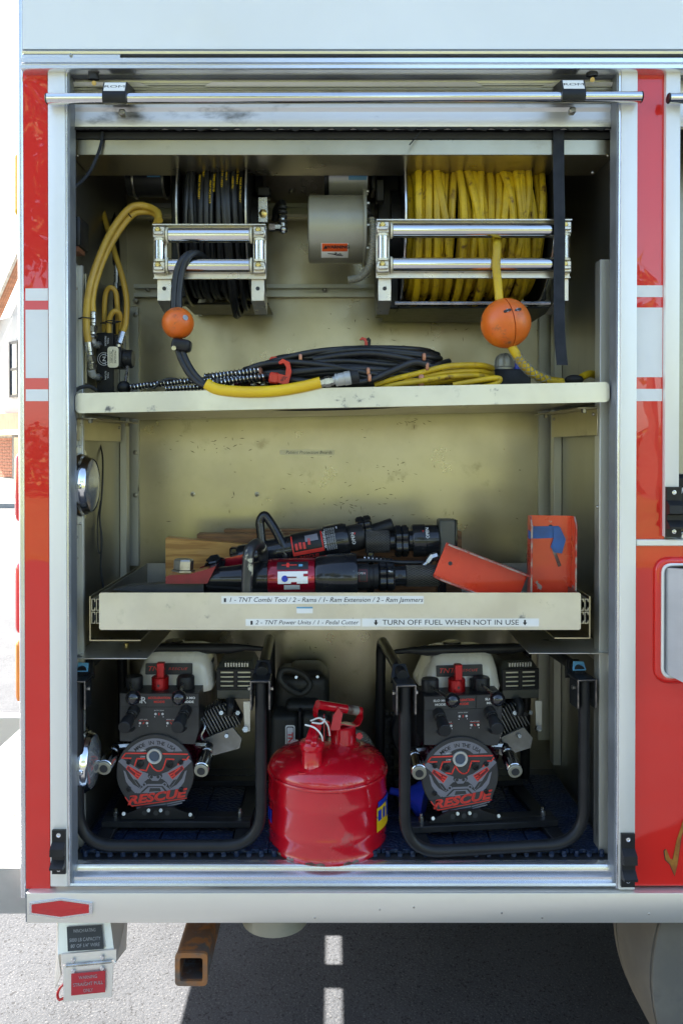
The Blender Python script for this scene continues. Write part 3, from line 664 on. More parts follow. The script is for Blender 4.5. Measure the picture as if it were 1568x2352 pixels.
a = B(); a.bx(-2.1, -1.30, 2.2, 2.28, Z(1745,2.2), Z(1648,2.2), 0.004); a.bx(-1.34, so, 2.2, 2.28, sz-.08, sz-.01); a.build('tow_bracket', mt['rub_rail'], T)
# winch cover hanging under the rub rail
wy = 0.02
wc = B(); 
def quad3(bld, pts, th):
    A = [bld.bm.verts.new(Vector(p)) for p in pts]; n = (A[1].co-A[0].co).cross(A[3].co-A[0].co).normalized()
    C = [bld.bm.verts.new(v.co + n*th) for v in A]
    bld.bm.faces.new(A); bld.bm.faces.new(C[::-1])
    for i in range(4): bld.bm.faces.new((A[i], A[(i+1)%4], C[(i+1)%4], C[i]))
quad3(wc, [P(262,2184,0.012), P(136,2193,0.012), P(133,2090,0.05), P(250,2090,0.05)], 0.004)
quad3(wc, [P(266,2212,.008), P(250,2090,.052), P(294,2090,.32), P(290,2180,.30)], 0.004)
quad3(wc, [P(142,2240,.012), P(136,2193,.013), P(134,2090,.06), P(128,2270,.06)], 0.003)
wg = wc.build('winch_guard', mt['rub_rail'], T, angle=0)
def on(q4, u, v):            # bilinear point on a quad: u right, v down
    a_, b_, c_, d_ = q4
    return (a_*(1-u)+b_*u)*(1-v) + (d_*(1-u)+c_*u)*v
UP = [P(133,2095,.047), P(252,2090,.047), P(262,2184,.0085), P(136,2193,.0085)]
n_up = Vector((0,-1,0))
def plate(q4, u0, u1, v0, v1, mat_, nm, par, lift=0.001, th=0.0012):
    pts = [on(q4,u0,v1), on(q4,u1,v1), on(q4,u1,v0), on(q4,u0,v0)]
    n = (pts[1]-pts[0]).cross(pts[3]-pts[0]).normalized()
    if n.y > 0: n = -n
    b = B(); quad3(b, [p + n*lift for p in pts], -th if (pts[1]-pts[0]).cross(pts[3]-pts[0]).y > 0 else th)
    return b.build(nm, mat_, par, angle=0), pts, n
def words(pts, n, lines, par, mat_, lift=0.004):
    u = (pts[1]-pts[0]); v = (pts[3]-pts[0]); c = (pts[0]+pts[1]+pts[2]+pts[3])/4; H = v.length; W = u.length
    for s_, f, sz_, wfrac in lines:
        me = text_mesh(s_, sz_*H)
        wd = max(q.co.x for q in me.vertices) - min(q.co.x for q in me.vertices)
        me.transform(frame(c + v*f + n*lift, u, v) @ Matrix.Diagonal((W*wfrac/max(wd,1e-6),1,1,1)))
        link(me, 'lettering', mat_, par)
o, pts, n = plate(UP, 0.17, 0.83, 0.36, 0.94, mt['tag_black'], 'rating_plate', wg, 0.0045)
words(pts, n, (('WINCH RATING', 0.30, 0.20, 0.62), ('5000 LB CAPACITY', -0.06, 0.20, 0.86), ('80\' OF 1/4" WIRE', -0.30, 0.20, 0.80)), wg, mt['grey_text'], 0.007)
b = B(); q = [pts[0]*.82+pts[1]*.18, pts[0]*.18+pts[1]*.82]; 
b = B(); quad3(b, [P(142,2216,.002), P(267,2206,.002), P(267,2182,.004), P(140,2193,.004)], -0.003); b.build('hinge_leaf', mt['rub_rail'], wg, angle=0)
b = B(); quad3(b, [P(146,2302,-.010), P(257,2291,-.010), P(260,2212,-.004), P(145,2222,-.004)], -0.003); flap = b.build('flap', mt['rub_rail'], wg, angle=0)
b = B(); b.tube([P(152,2219,-.002), P(256,2209,-.002)], 0.0042, 10); b.build('hinge_pin', mt['steel'], wg)
o, pts, n = plate([P(164,2237,-.0105), P(242,2230,-.0105), P(242,2279,-.0135), P(164,2287,-.0135)], 0, 1, 0, 1, mt['tag_red'], 'warning_plate', wg, 0.0006)
words(pts, n, (('WARNING', 0.29, 0.22, 0.54), ('STRAIGHT PULL', -0.02, 0.22, 0.88), ('ONLY', -0.32, 0.22, 0.28)), wg, mt['grey_text'], 0.003)
for q in ((168,2207),(235,2200),(168,2232),(235,2225)):
    a = B(); a.lathe([(0,0),(0.006,0),(0.0045,0.003),(0,0.004)], P(q[0],q[1],-.0015 if q[1] < 2215 else -.0085), (0,-1,0), 12); a.build('screw', mt['rail'], wg)
a = B(); a.tube(catmull([P(150,2258,.0), P(138,2270,.0), P(132,2285,.0), P(136,2297,.0), P(148,2293,.0)], 6), 0.0035, 8); a.build('hook_strap', mt['lens_red'], wg)
# rusty receiver tube
def rtube(x0, x1, z0, z1, y0, y1, w_, mat_, nm, par):
    a = B(); xm = (x0+x1)/2; out = rrect(x0,x1,z0,z1,0.012); inn = rrect(x0+w_,x1-w_,z0+w_,z1-w_,0.006); n = len(out)
    A=[a.bm.verts.new((p[0],y0,p[1])) for p in out]; Bv=[a.bm.verts.new((p[0],y0,p[1])) for p in inn]
    C=[a.bm.verts.new((p[0],y1,p[1])) for p in out]; D=[a.bm.verts.new((p[0],y1,p[1])) for p in inn]
    for i in range(n):
        j=(i+1)%n
        a.bm.faces.new((A[i],A[j],Bv[j],Bv[i])); a.bm.faces.new((A[i],C[i],C[j],A[j])); a.bm.faces.new((Bv[i],Bv[j],D[j],D[i])); a.bm.faces.new((C[i],D[i],D[j],C[j]))
    return a.build(nm, mat_, par)
ty = 0.03
hz0, hz1 = Z(2262,ty), Z(2188,ty)
ht = rtube(X(402,ty), X(474,ty), hz0, hz1, ty, 0.9, 0.010, mt['rust'], 'hitch_tube', T)
rtube(X(401,ty)-.0005, X(475,ty)+.0005, hz0-.0008, hz1+.0008, ty-0.006, ty+0.004, 0.0125, mt['rust_edge'], 'rim', ht)
a = B(); a.bx(X(398,ty), X(478,ty), 0.3, 0.34, hz1-.02, 0.69); a.build('hanger', mt['rust'], ht)
a = B(); gp = P(632,2128,0.10)+Vector((0,0,.034)); a.lathe([(0.0,0.0),(0.05,0.0),(0.055,0.006),(0.05,0.012)], gp+Vector((0,0,-.022)), (0,0,1), 28); a.build('ground_light', mt['dome_lens'], T)
a = B(); a.lathe([(0.056,0.0),(0.074,-0.008),(0.088,0.0),(0.088,0.05),(0.0,0.05)], gp+Vector((0,0,-.014)), (0,0,1), 32); a.build('light_housing', mt['motor_grey'], T)
# rear wheel
wheel = B(); wcx, wr_, wy0 = 1.337, 0.50, 0.036
prof = [(0.28,0.03),(0.40,0.018),(0.46,0.012),(0.492,0.010),(0.499,0.013),(0.499,0.020),(0.488,0.021),(0.488,0.027),(0.5,0.028),(0.502,0.15),(0.5,0.282),(0.488,0.283),(0.488,0.289),(0.5,0.290),(0.498,0.32),(0.488,0.335),(0.465,0.338),(0.40,0.34),(0.28,0.33)]
wheel.lathe(prof, (wcx, wy0, wr_+GZ), (0,1,0), 96); wh = wheel.build('wheel', mt['tyre'], T, angle=30)
for g0 in (0.0205, 0.2825):
    a = B(); a.lathe([(0.487,g0+.0005),(0.4895,g0+.0005),(0.4895,g0+.0065),(0.487,g0+.0065)], (wcx,wy0,wr_+GZ), (0,1,0), 96); a.build('groove', mt['tyre_groove'], wh)
a = B(); a.lathe([(0.0,0.06),(0.10,0.05),(0.12,0.02),(0.25,0.04),(0.285,0.03),(0.285,0.3)], (wcx,wy0,wr_+GZ), (0,1,0), 40); a.build('rim', mt['rub_rail'], wh)
# ------------------------------------------------------------------ fixtures of the compartment (parts of the truck)
a = B(); a.bx(-0.30, 5.0, 1.40, 2.35, 0.12, 0.69); a.bx(0.2, 1.0, 0.75, 1.4, 0.28, 0.52, .03); a.build('chassis', mt['black_metal'], T)  # unseen dark underbody boxes, added to block far-side light under the truck
# back corner struts and wall struts
def strut(x0, x1, y0, y1, z0, z1, nm='strut', mat_='strut'):
    a = B(); a.bx(x0, x1, y0, y1, z0, z1, 0.0015)
    if (x1-x0) > (y1-y0):
        pass
    return a.build(nm, mt[mat_], T)
zt_ = Z(600, .1)
# left wall: front strut, its lip, and two at the back
strut(WL+0.0005, WL+0.006, 0.065, 0.110, FL+.001, Z(600,.08)); strut(WL+0.0005, WL+0.018, 0.112, 0.128, FL+.001, Z(608,.11), 'strut_lip')
strut(WL+0.0005, WL+0.022, 0.56, 0.60, FL+.02, Z(700,.58)); strut(WL+0.004, X(319,.645), 0.645, 0.6595, Z(1300,.65), Z(704,.65), 'corner_strip')
# right wall
strut(WR-0.034, WR-0.0005, 0.075, 0.118, FL+.002, Z(596,.08)); strut(WR-0.020, WR-0.0005, 0.120, 0.140, FL+.02, Z(604,.11), 'strut_lip')
strut(WR-0.026, WR-0.0005, 0.555, 0.60, FL+.05, Z(640,.58)); strut(X(1236,.645), WR-0.003, 0.645, 0.6595, FL+.1, Z(640,.65), 'corner_strip')
for q, y_ in (((311,723),.644), ((311,1039),.644), ((311,1137),.644), ((443,1135),.659), ((590,1135),.659), ((669,437),.659), ((310,690),.644)):
    a = B(); a.lathe([(0.0085,0),(0.008,0.0015),(0.0045,0.002),(0.004,0.004),(0.002,0.0045),(0,0.003)], P(q[0],q[1],y_), (0,-1,0), 14); a.build('screw', mt['bolt'], T)
for q in ((187,1235),(187,1283),(1372,1165),(186,660)):
    a = B(); p = P(q[0],q[1],.08); a.sphere((WL+.007 if q[0] < 700 else WR-.035, .09, p.z), 0.0045, 10); a.build('screw', mt['bolt'], T)
# unistrut rails on the back wall behind the reels
def hrail(x0, x1, yt, yb, par=T):
    a = B(); y1 = WB-0.0005; y0 = y1-0.030; zt, zb = Z(yt,y0), Z(yb,y0)
    a.bx(x0, x1, y0, y1, zb, zb+0.006); a.bx(x0, x1, y0, y1, zt-0.006, zt); a.bx(x0, x1, y0+0.022, y1-.0005, zb+.006, zt-.006); a.bx(x0, x1, y0, y0+.003, zb+.006, zb+.013); a.bx(x0, x1, y0, y0+.003, zt-.013, zt-.006)
    return a.build('mounting_rail', mt['strut'], T)
hrail(WL+.03, X(1235,.64), 466, 492); hrail(WL+.03, X(1235,.64), 652, 681)
for q in ((745,666),(1080,666),(560,666),(340,664)):
    a = B(); a.lathe([(0.008,0),(0.008,.004),(0.004,.006),(0,.004)], P(q[0],q[1],.64), (0,-1,0), 10); a.build('screw', mt['bolt'], T)
# shelf brackets bolted to the side walls
def gusset(x, sgn, y0_, yd_top, yd_bot, ybk):
    a = B(); zt, zb = Z(yd_top,y0_), Z(yd_bot,y0_)
    a.bx(x, x+sgn*0.003, y0_, ybk, zb, zt, 0.001); a.bx(x, x+sgn*0.055, y0_, ybk+.02, zt, zt+0.003, 0.001)
    g_ = a.build('shelf_bracket', mt['bin_metal'], T)
    for y_ in (y0_+.03, ybk-.03):
        a = B(); a.sphere((x+sgn*.0035, y_, zt-.014), .005, 10); a.cyl((x+sgn*.03, y_, zt-.010), (x+sgn*.03, y_, zt), .007, seg=6); a.build('bolt', mt['bolt'], g_)
gusset(WL+.0075, 1, .085, 962, 1012, .54); gusset(WR-.0345, -1, .085, 938, 1000, .54)
# lamps on the left wall: spun housing and lens facing into the bin
def lamp(zc, y_c):
    a = B(); pts = []
    for k in range(48):
        t = 2*math.pi*k/48; r = 0.098 + 0.020*max(0, abs(math.sin(t))-0.55)
        pts.append((r*math.cos(t)*0.92, r*math.sin(t)))
    x = WL+0.0065
    a.prism(pts, (x, y_c, zc), (0,1,0), (0,0,1), 0.003); b_ = a.build('compartment_lamp', mt['dome_metal'], T)
    a = B(); a.lathe([(0.088,0),(0.086,0.006),(0.080,0.010),(0.080,0.018),(0.076,0.022),(0.074,0.030),(0.070,0.034)], (x+.003, y_c, zc), (1,0,0), 40); a.build('bezel', mt['chrome'], b_)
    a = B(); a.lathe([(0.072,0.030),(0.066,0.034),(0.050,0.039),(0.028,0.044),(0.010,0.048),(0,0.049)], (x+.003, y_c, zc), (1,0,0), 40); a.build('lens', mt['dome_lens'], b_)
    for s_ in (1, -1):
        a = B(); a.sphere((x+.004, y_c, zc+s_*.104), .005, 10); a.build('screw', mt['bolt'], b_)
    a = B(); a.box((x+.022, y_c-.078, zc), (.016, .010, .012), .002); a.build('clip', mt['chrome'], b_)
lamp(Z(1114,.115), 0.115); lamp(Z(1750,.115), 0.118)
a = B(); a.tube(catmull([P(228,1012,.35), P(236,1055,.33), P(234,1130,.30), P(229,1190,.30), P(234,1240,.30), P(231,1300,.3), P(238,1355,.3)], 6), 0.0028, 6)
a.tube(catmull([P(231,1150,.29), P(224,1200,.29), P(226,1265,.29), P(232,1262,.29), P(231,1210,.29)], 6), 0.002, 6); a.build('wiring', mt['black_rubber'], T)
# switch, red button, black connector box and hanging wire at the front left
a = B(); p = P(166,1138,.05); a.lathe([(0.012,0),(0.012,.008),(.009,.014),(0,.016)], (WL+.001, .055, p.z), (1,0,0), 16); a.build('push_button', mt['lens_red'], T)
a = B(); a.bx(WL, WL+.006, .04, .072, Z(1222,.05), Z(1172,.05), .001); a.build('switch_plate', mt['bin_metal'], T)
a = B(); a.bx(WL, WL+.028, .06, .14, Z(568,.08), Z(500,.08), .005, 2); cb = a.build('connector_box', mt['black_plastic'], T)
a = B(); a.bx(WL, WL+.022, .062, .12, Z(580,.08), Z(569,.08)); a.build('connector_lid', mt['copper'], cb)
a = B(); a.tube(catmull([P(235,302,.06), P(232,330,.06), P(220,365,.055), P(205,395,.05), P(185,418,.05), P(160,437,.045)], 6), 0.0042, 8); a.build('door_wire', mt['webbing'], T)
a = B(); a.tube(catmull([P(966,299,.05), P(955,314,.045), P(940,332,.04)], 5), 0.0018, 6); a.build('loose_wire', mt['black_rubber'], T)
# pull strap
a = B(); sy = 0.062
def ribbon(path, w_, th):
    n = len(path)
    L = [a.bm.verts.new(Vector(p)+Vector((-w_/2,0,0))) for p in path]; Rr = [a.bm.verts.new(Vector(p)+Vector((w_/2,0.002,0))) for p in path]
    L2 = [a.bm.verts.new(v.co+Vector((0,th,0))) for v in L]; R2 = [a.bm.verts.new(v.co+Vector((0,th,0))) for v in Rr]
    for i in range(n-1):
        a.bm.faces.new((L[i],Rr[i],Rr[i+1],L[i+1])); a.bm.faces.new((L2[i],L2[i+1],R2[i+1],R2[i])); a.bm.faces.new((L[i],L[i+1],L2[i+1],L2[i])); a.bm.faces.new((Rr[i],R2[i],R2[i+1],Rr[i+1]))
ribbon(catmull([P(1283,296,sy), P(1283,400,sy), P(1285,520,sy-.004), P(1284,640,sy), P(1285,760,sy-.002), P(1291,838,sy)], 8), U(26,sy), .0016)
ribbon(catmull([P(1283,640,sy+.012), P(1284,700,sy+.02), P(1288,780,sy+.012), P(1292,838,sy+.002)], 8), U(22,sy), .0016)
a.build('pull_strap', mt['webbing'], T)
# grab at the sides of the tray: angle brackets carrying the slides
def ledge(x0, x1, xs, yd, y0):
    a = B(); z = Z(yd,y0)
    a.bx(x0, x1, y0, .60, z-.003, z, .001); a.bx(xs, xs+(.004 if xs < 0 else -.004), y0, .60, z-.055, z-.0035, .001)
    o = a.build('slide_bracket', mt['shelf'], T)
    return o
lb_ = ledge(WL+.001, X(337,.06), WL+.001, 1512, .06); rb__ = ledge(X(1215,.06), WR-.004, WR-.004, 1500, .06)
for x_, y_ in ((X(290,.2), .2), (X(1300,.2), .2)):
    a = B(); a.cyl((x_, y_, Z(1512,.06)), (x_, y_, Z(1512,.06)+.006), .006, seg=6); a.build('bolt', mt['brass_bolt'], lb_ if x_ < 0 else rb__)
# sticker on the back wall
pb = [P(642,1045,WB), P(768,1045,WB), P(768,1033,WB), P(642,1033,WB)]
a = B(); a.bx(pb[0].x, pb[1].x, WB-.0008, WB, pb[0].z, pb[2].z); lb2 = a.build('bin_label', mt['label_cream'], T)
lettering('Patient Protection Boards', (pb[2].z-pb[0].z)*.86, mt['faint_print'], ((pb[0].x+pb[1].x)/2+.006, WB-.0012, (pb[0].z+pb[2].z)/2), (1,0,0), (0,0,1), lb2, shear=.25, sx=0.98)
# scratches on the back wall
a = B(); rs = random.Random(11)
def scr(x, y, dx, dy, w_):
    p = P(x,y,WB-.0004); q = P(x+dx,y+dy,WB-.0004); d = (q-p); n = Vector((-d.z,0,d.x)).normalized()*w_
    v = [a.bm.verts.new(t) for t in (p, p+d*.5+n, q, p+d*.5-n)]; a.bm.faces.new(v)
for cx, cy, sx_, sy_, n in ((900,1080,110,18,16),(480,1010,60,25,14),(520,1025,50,18,10),(790,1160,40,10,18),(930,970,30,6,14),(1000,1190,160,12,12),(700,1100,200,70,26),(1100,740,160,50,16),(700,1490,70,18,12),(830,760,120,40,10),(870,1140,20,30,10)):
    for _ in range(n):
        ang = rs.choice((0.1,0.35,1.5,-.4)) + rs.uniform(-.2,.2); L = rs.uniform(3,14)
        scr(cx+rs.gauss(0,sx_*.8), cy+rs.gauss(0,sy_*.8), math.cos(ang)*L, math.sin(ang)*L, rs.uniform(.0007,.0017))
o = a.build('scratches', mt['scuff'], bw, angle=0); o['kind'] = 'stuff'

# ------------------------------------------------------------------ the interlocking floor mat
mat_ = thing('rubber_floor_mat', 'dark blue interlocking rubber mat on the compartment floor', 'floor mat', (0, .3, FL))
tw, td = 0.1, 0.1
b = B(); b.box((0,0,0), (tw-.002, td-.002, .012), .002)
tile_me = b.mesh('mat_tile'); tile_me.materials.append(mt['mat_blue'])
def child(me, name, par, loc, rot=None):
    o = bpy.data.objects.new(name, me); col.objects.link(o); o.parent = par
    o.matrix_parent_inverse = Matrix.Translation(-LOC[par.name]); o.location = loc
    if rot: o.rotation_euler = rot
    return o
b = B()
for k in range(3):
    xx = -.033 + k*.033
    b.cyl((xx, -.004, -.004), (xx, -.004, .011), .0075, .0065, 10); b.bx(xx-.004, xx+.004, -.002, .014, .002, .010)
peg_me = b.mesh('mat_pegs'); peg_me.materials.append(mt['mat_blue'])
for j in range(6):
    for i in range(14):
        x = WL + .03 + tw/2 + i*tw - .013; y = 0.085 + td/2 + j*td - .01
        if y + td/2 > WB: continue
        child(tile_me, 'tile', mat_, (x, y, FL+.0075))
        if j == 0: child(peg_me, 'connector_pegs', mat_, (x, y-td/2-.004, FL+.0045))
MATZ = FL + .0137
# ------------------------------------------------------------------ the two reels
def fairlead(par, x0, x1, yt, yb, y, legs, ytop_leg, ybot_leg, rollw, vr):
    """roller frame: pixel outline x0..x1, yt..yb at depth y; legs = list of (x0,x1)"""
    m = U(1, y); zt, zb = Z(yt,y), Z(yb,y); xa, xb = X(x0,y), X(x1,y)
    # back plate as four bars
    a = B(); t = .028
    a.bx(xa, xb, y, y+.003, zt-.010, zt, .0008); a.bx(xa, xb, y, y+.003, zb, zb+.017, .0008)
    a.bx(xa, xa+.035, y+.0005, y+.0035, zb, zt); a.bx(xb-.035, xb, y+.0005, y+.0035, zb, zt)
    a.bx(xa, xb, y-.022, y, zt-.0015, zt+.0015); a.bx(xa, xb, y-.010, y, zb-.0015, zb+.001)
    f = a.build('roller_frame', mt['zinc'], par)
    # corner blocks and yellow bolts
    for xc in (xa+.0175, xb-.0175):
        for zc in (zt-.020, zb+.026):
            a = B(); a.box((xc, y-.012, zc), (.034, .022, .032), .003); a.box((xc, y-.026, zc-.004), (.026, .012, .010), .002); a.build('corner_block', mt['zinc'], f)
            a = B(); a.lathe([(0,0),(.0085,0),(.0085,.004),(.006,.007),(0,.008)], (xc-.002, y-.023, zc+.006), (0,-1,0), 6); a.build('bolt', mt['brass_bolt'], f)
        a = B(); a.cyl((xc, y-.013, zb+.046), (xc, y-.013, zt-.040), vr, seg=20, bev=.002); a.build('upright_roller', mt['chrome'], f)
        for zc in (zb+.045, zt-.039): 
            a = B(); a.cyl((xc, y-.013, zc-.003), (xc, y-.013, zc+.003), vr+.002, seg=20); a.build('bushing', mt['label_cream'], f)
    rz = U(rollw/2, y)
    for zc in (zt-.0265, zb+.0325):
        a = B(); a.cyl((xa+.042, y-.012, zc), (xb-.042, y-.012, zc), rz, seg=28, bev=.002); a.build('roller', mt['chrome'], f)
        for q, s_ in ((xa+.037,1),(xb-.041,1)):
            a = B(); a.cyl((q, y-.012, zc), (q+.0045, y-.012, zc), rz+.002, seg=24); a.build('bushing', mt['label_cream'], f)
    for lx0, lx1 in legs:
        a = B(); l0, l1 = X(lx0,y), X(lx1,y); z0, z1 = Z(ybot_leg,y), Z(ytop_leg,y)
        a.bx(l0, l1, y+.004, y+.0075, z0, z1+.01, .001)
        a.prism([(0,0),(.10,-.02),(.10,.02),(0,.045)], (l1-.003, y+.0076, z0), (0,1,0), (0,0,1), .003)
        a.prism([(0,0),(.10,-.02),(.10,-.017),(0,.003)], (l0, y+.0076, z0), (0,1,0), (0,0,1), l1-l0-.0005)
        a.build('mounting_leg', mt['zinc'], f)
        a = B(); a.cyl(((l0+l1)/2, y+.0042, (z0+z1)/2+.004), ((l0+l1)/2, y+.003, (z0+z1)/2+.004), .0055, seg=14); a.build('bolt_hole', mt['shadow_seal'], f)
    return f
def flange(b, x, cy, cz, r, th=.003, rim=.006):
    b.lathe([(0.03,0),(r-.004,0),(r,.001),(r+.002,rim/2),(r,rim),(r-.004,th),(0.03,th)], (x-th/2, cy, cz), (1,0,0), 72)
def wind(b, x0, x1, cy, cz, r, rad, n, seed, wob=.004, slack=.0, seg=64, sides=8, drift=.01):
    rg = random.Random(seed)
    for i in range(n):
        x = x0 + (x1-x0)*(i+.5)/n + rg.uniform(-.3,.3)*rad; ph = rg.uniform(0,6.28); k = rg.uniform(-drift,drift); rr = r + rg.uniform(-wob,wob); sl = slack*rg.random()**2
        pts = []
        for j in range(seg):
            t = 2*math.pi*j/seg
            dn = max(0,-math.cos(t))**2
            pts.append((x + k*math.sin(t+ph) + k*.5*math.sin(2*t+ph), cy + rr*math.sin(t), cz + rr*math.cos(t) - sl*dn))
        b.tube(pts, rad, sides, closed=True)
# --- hydraulic hose reel
HR = thing('hose_reel', 'hydraulic hose reel wound with black twin hose carrying the smaller orange ball', 'hose reel', (X(500,.36), .38, Z(520,.38)))
cy, cz = .385, Z(520,.385)
hx0, hx1 = X(428,.30), X(577,.30)
a = B(); a.cyl((hx0-.03, cy, cz), (hx1+.03, cy, cz), .10, seg=40); a.build('drum', mt['black_metal'], HR)
for x_ in (hx0, hx1):
    a = B(); flange(a, x_, cy, cz, .232); a.build('flange', mt['black_metal'], HR)
    a = B(); a.tube([(x_, cy+.234*math.sin(2*math.pi*k/72), cz+.234*math.cos(2*math.pi*k/72)) for k in range(72)], .0032, 8, closed=True); a.build('flange_rim', mt['bolt'], HR)
a = B(); wind(a, hx0+.006, hx1-.006, cy, cz, .186, .0076, 13, 4, .006, .0, drift=.006); wind(a, hx0+.008, hx1-.008, cy, cz, .203, .0076, 12, 8, .007, .020, drift=.012); 
for x_, dz, dx in ((X(500,.2),.062,.03), (X(515,.2),.055,.02), (X(525,.2),.040,.03)):
    pts = []
    for j in range(64):
        t = 2*math.pi*j/64; dn = max(0,-math.cos(t))**3
        pts.append((x_+dx*math.sin(t*.5), cy + .208*math.sin(t), cz + .208*math.cos(t) - dz*dn))
    a.tube(pts, .0078, 8, closed=True)
hb = a.build('wound_hose', mt['hose_black'], HR)
# printed line on some turns
me_ = None
rg = random.Random(2)
for i, xq in enumerate((447,459,467,475,484,492,510,520,535,545,553)):
    for ang0 in ((-30, 2),) if i % 3 == 0 else ((-26, 12),):
        bb = B(); xx = X(xq,.18)
        s_ = rg.choice(('10,000 PSI', 'PART NO 86119', 'MADE IN TURKEY', 'SERIES 207119'))
        me = text_mesh(s_, .0072, ax='LEFT')
        t0 = R(rg.uniform(38,70)); rr = .2155
        for v in me.vertices:
            t = t0 + v.co.x*1.35/rr; 
            v.co = Vector((xx + v.co.y, cy - rr*math.sin(t), cz + rr*math.cos(t)))
        link(me, 'hose_print', mt['sleeve_yellow'], hb)
fairlead(HR, 355, 612, 520, 640, .118, [(361,394),(577,607)], 640, 690, 33, .0135)
a = B(); a.bx(X(397,.3)-.012, hx0-.004, cy-.04, cy+.12, cz-.22, cz+.22, .004); a.bx(hx1+.006, hx1+.03, cy-.03, cy+.1, cz-.21, cz+.18, .003); a.split('side_frame', mt['black_metal'], HR)
a = B(); a.bx(hx0-.03, hx1+.04, cy+.05, WB-.031, cz-.226, cz-.220); a.build('base_plate', mt['black_metal'], HR)
a = B(); p0 = P(303,430,.34); p1 = P(395,430,.34); a.lathe([(0,0),(.048,0),(.05,.004),(.05,.11),(.046,.115),(0,.115)], Vector((p0.x-.01, .34, Z(412,.34))), (1,0,0), 32)
mo = a.build('motor', mt['black_plastic'], HR)
a = B(); a.tube([(p0.x+.012, .34+.052*math.sin(2*math.pi*k/40), Z(412,.34)+.052*math.cos(2*math.pi*k/40)) for k in range(40)], .004, 8, closed=True); a.tube([(p0.x+.100, .34+.052*math.sin(2*math.pi*k/40), Z(412,.34)+.052*math.cos(2*math.pi*k/40)) for k in range(40)], .004, 8, closed=True); a.split('motor_band', mt['bolt'], mo)
a = B()
for k in range(6):
    t0, t1 = R(-10+k*8), R(-2+k*8)
    a.bm.faces.new([a.bm.verts.new(v) for v in ((X(341,.3), .34-.0506*math.cos(t0), Z(412,.34)+.0506*math.sin(t0)), (X(371,.3), .34-.0506*math.cos(t0), Z(412,.34)+.0506*math.sin(t0)), (X(371,.3), .34-.0506*math.cos(t1), Z(412,.34)+.0506*math.sin(t1)), (X(341,.3), .34-.0506*math.cos(t1), Z(412,.34)+.0506*math.sin(t1)))])
a.build('motor_label', mt['label_blue'], mo)
# swivel block and elbow fittings on the right of it
a = B(); a.bx(X(592,.3), X(622,.3), .28, .33, Z(455,.3), Z(432,.3), .004); a.build('swivel_block', mt['black_metal'], HR)
a = B(); a.bx(X(594,.27), X(617,.27), .25, .255, Z(515,.27), Z(456,.27), .002); sp = a.build('swivel_plate', mt['steel'], HR)
a = B(); a.lathe([(0,0),(.012,0),(.012,.006),(.007,.009),(0,.01)], P(604,490,.25), (0,-1,0), 6); a.build('bolt', mt['brass_bolt'], sp)
a = B(); a.cyl(P(618,522,.26), P(632,522,.26), .012, seg=8); a.lathe([(0,0),(.011,0),(.011,.02),(.009,.02),(.009,.03),(0,.03)], P(628,522,.26), (1,0,0), 6)
a.cyl(P(651,535,.26), P(649,500,.26), .0095, seg=12); a.sphere(P(651,527,.26), .0125, 14); a.build('elbow', mt['steel'], HR)
a = B()
for k in range(4): a.cyl(P(650,512-k*11,.26), P(650,506-k*11,.26), .0125-.001*(k%2), seg=12)
a.build('hose_crimp', mt['black_rubber'], HR)
a = B(); a.tube(catmull([P(650,478,.26), P(647,466,.28), P(635,480,.33), P(632,505,.36)], 6), .011, 10); a.build('feed_hose', mt['hose_black'], HR)
# free end: twin hose over the lower roller, stop ball, splitter, sleeve and coupling
y = .085
for dx in (-6, 6):
    a = B(); a.tube(catmull([P(470+dx*.4,592,.15), P(448+dx*.6,581,.105), P(428+dx*.8,590,.085), P(413+dx,620,.08), P(406+dx,670,.075), P(405+dx,725,.07)], 7), U(7.6,.08), 10); a.build('twin_hose', mt['hose_black'], HR)
    q = [P(412+dx*.9,795,.06), P(420+dx*.9,822,.055), P(438+dx,855,.05), P(462+dx,880,.045), P(488+dx*.8,893+dx*.6,.035)]
    a = B(); a.tube(catmull(q, 7), U(7.2,.05), 10); a.build('twin_hose', mt['hose_black'], HR)
a = B(); bc = P(408.5,742,.07); br = U(36.5,.07); a.sphere(bc, br, 40); ba = a.build('stop_ball', mt['orange'], HR)
a = B(); pq = P(432,732,.07); dv = Vector((.60,-.76,.23)).normalized(); a.cyl(bc+dv*br*.985, bc+dv*br*1.02, .0075, seg=14); a.build('screw', mt['bolt'], ba)
a = B(); a.box((0,0,0), (U(44,.06), .045, U(28,.06)), .010, M=Matrix.Translation(P(417,793,.062)) @ Matrix.Rotation(R(8),4,'Y'), seg=3); sb = a.build('splitter', mt['black_plastic'], HR)
a = B(); a.cyl(P(399,799,.038), P(399,799,.030), .006, seg=12); a.build('screw', mt['steel'], sb)
a = B(); a.tube(catmull([P(474,881,.03), P(500,894,.028), P(560,900,.022), P(630,898,.020), P(690,889,.020), P(736,878,.020)], 7), U(13.2,.02), 14, flat=1.0); a.build('yellow_sleeve', mt['sleeve_yellow'], HR)
d = (P(800,868,.02)-P(736,879,.02)).normalized(); o = P(732,879.5,.02)
a = B(); a.lathe([(0,0),(.012,0),(.012,.016),(.0145,.016),(.0145,.030),(.012,.031),(.012,.037)], o, d, 6); a.build('hex_nut', mt['steel'], HR)
a = B(); a.lathe([(.0105,.034),(.0105,.042),(.0165,.043),(.0165,.048),(.0152,.050),(.0165,.052),(.0165,.066),(.0182,.067),(.0182,.082),(.015,.084)], o, d, 24); a.build('coupling', mt['light_motor'], HR)
a = B(); a.lathe([(0,.083),(.0165,.083),(.0172,.088),(.0160,.104),(0,.104)], o, d, 20); a.build('coupling_cap', mt['black_rubber'], HR)
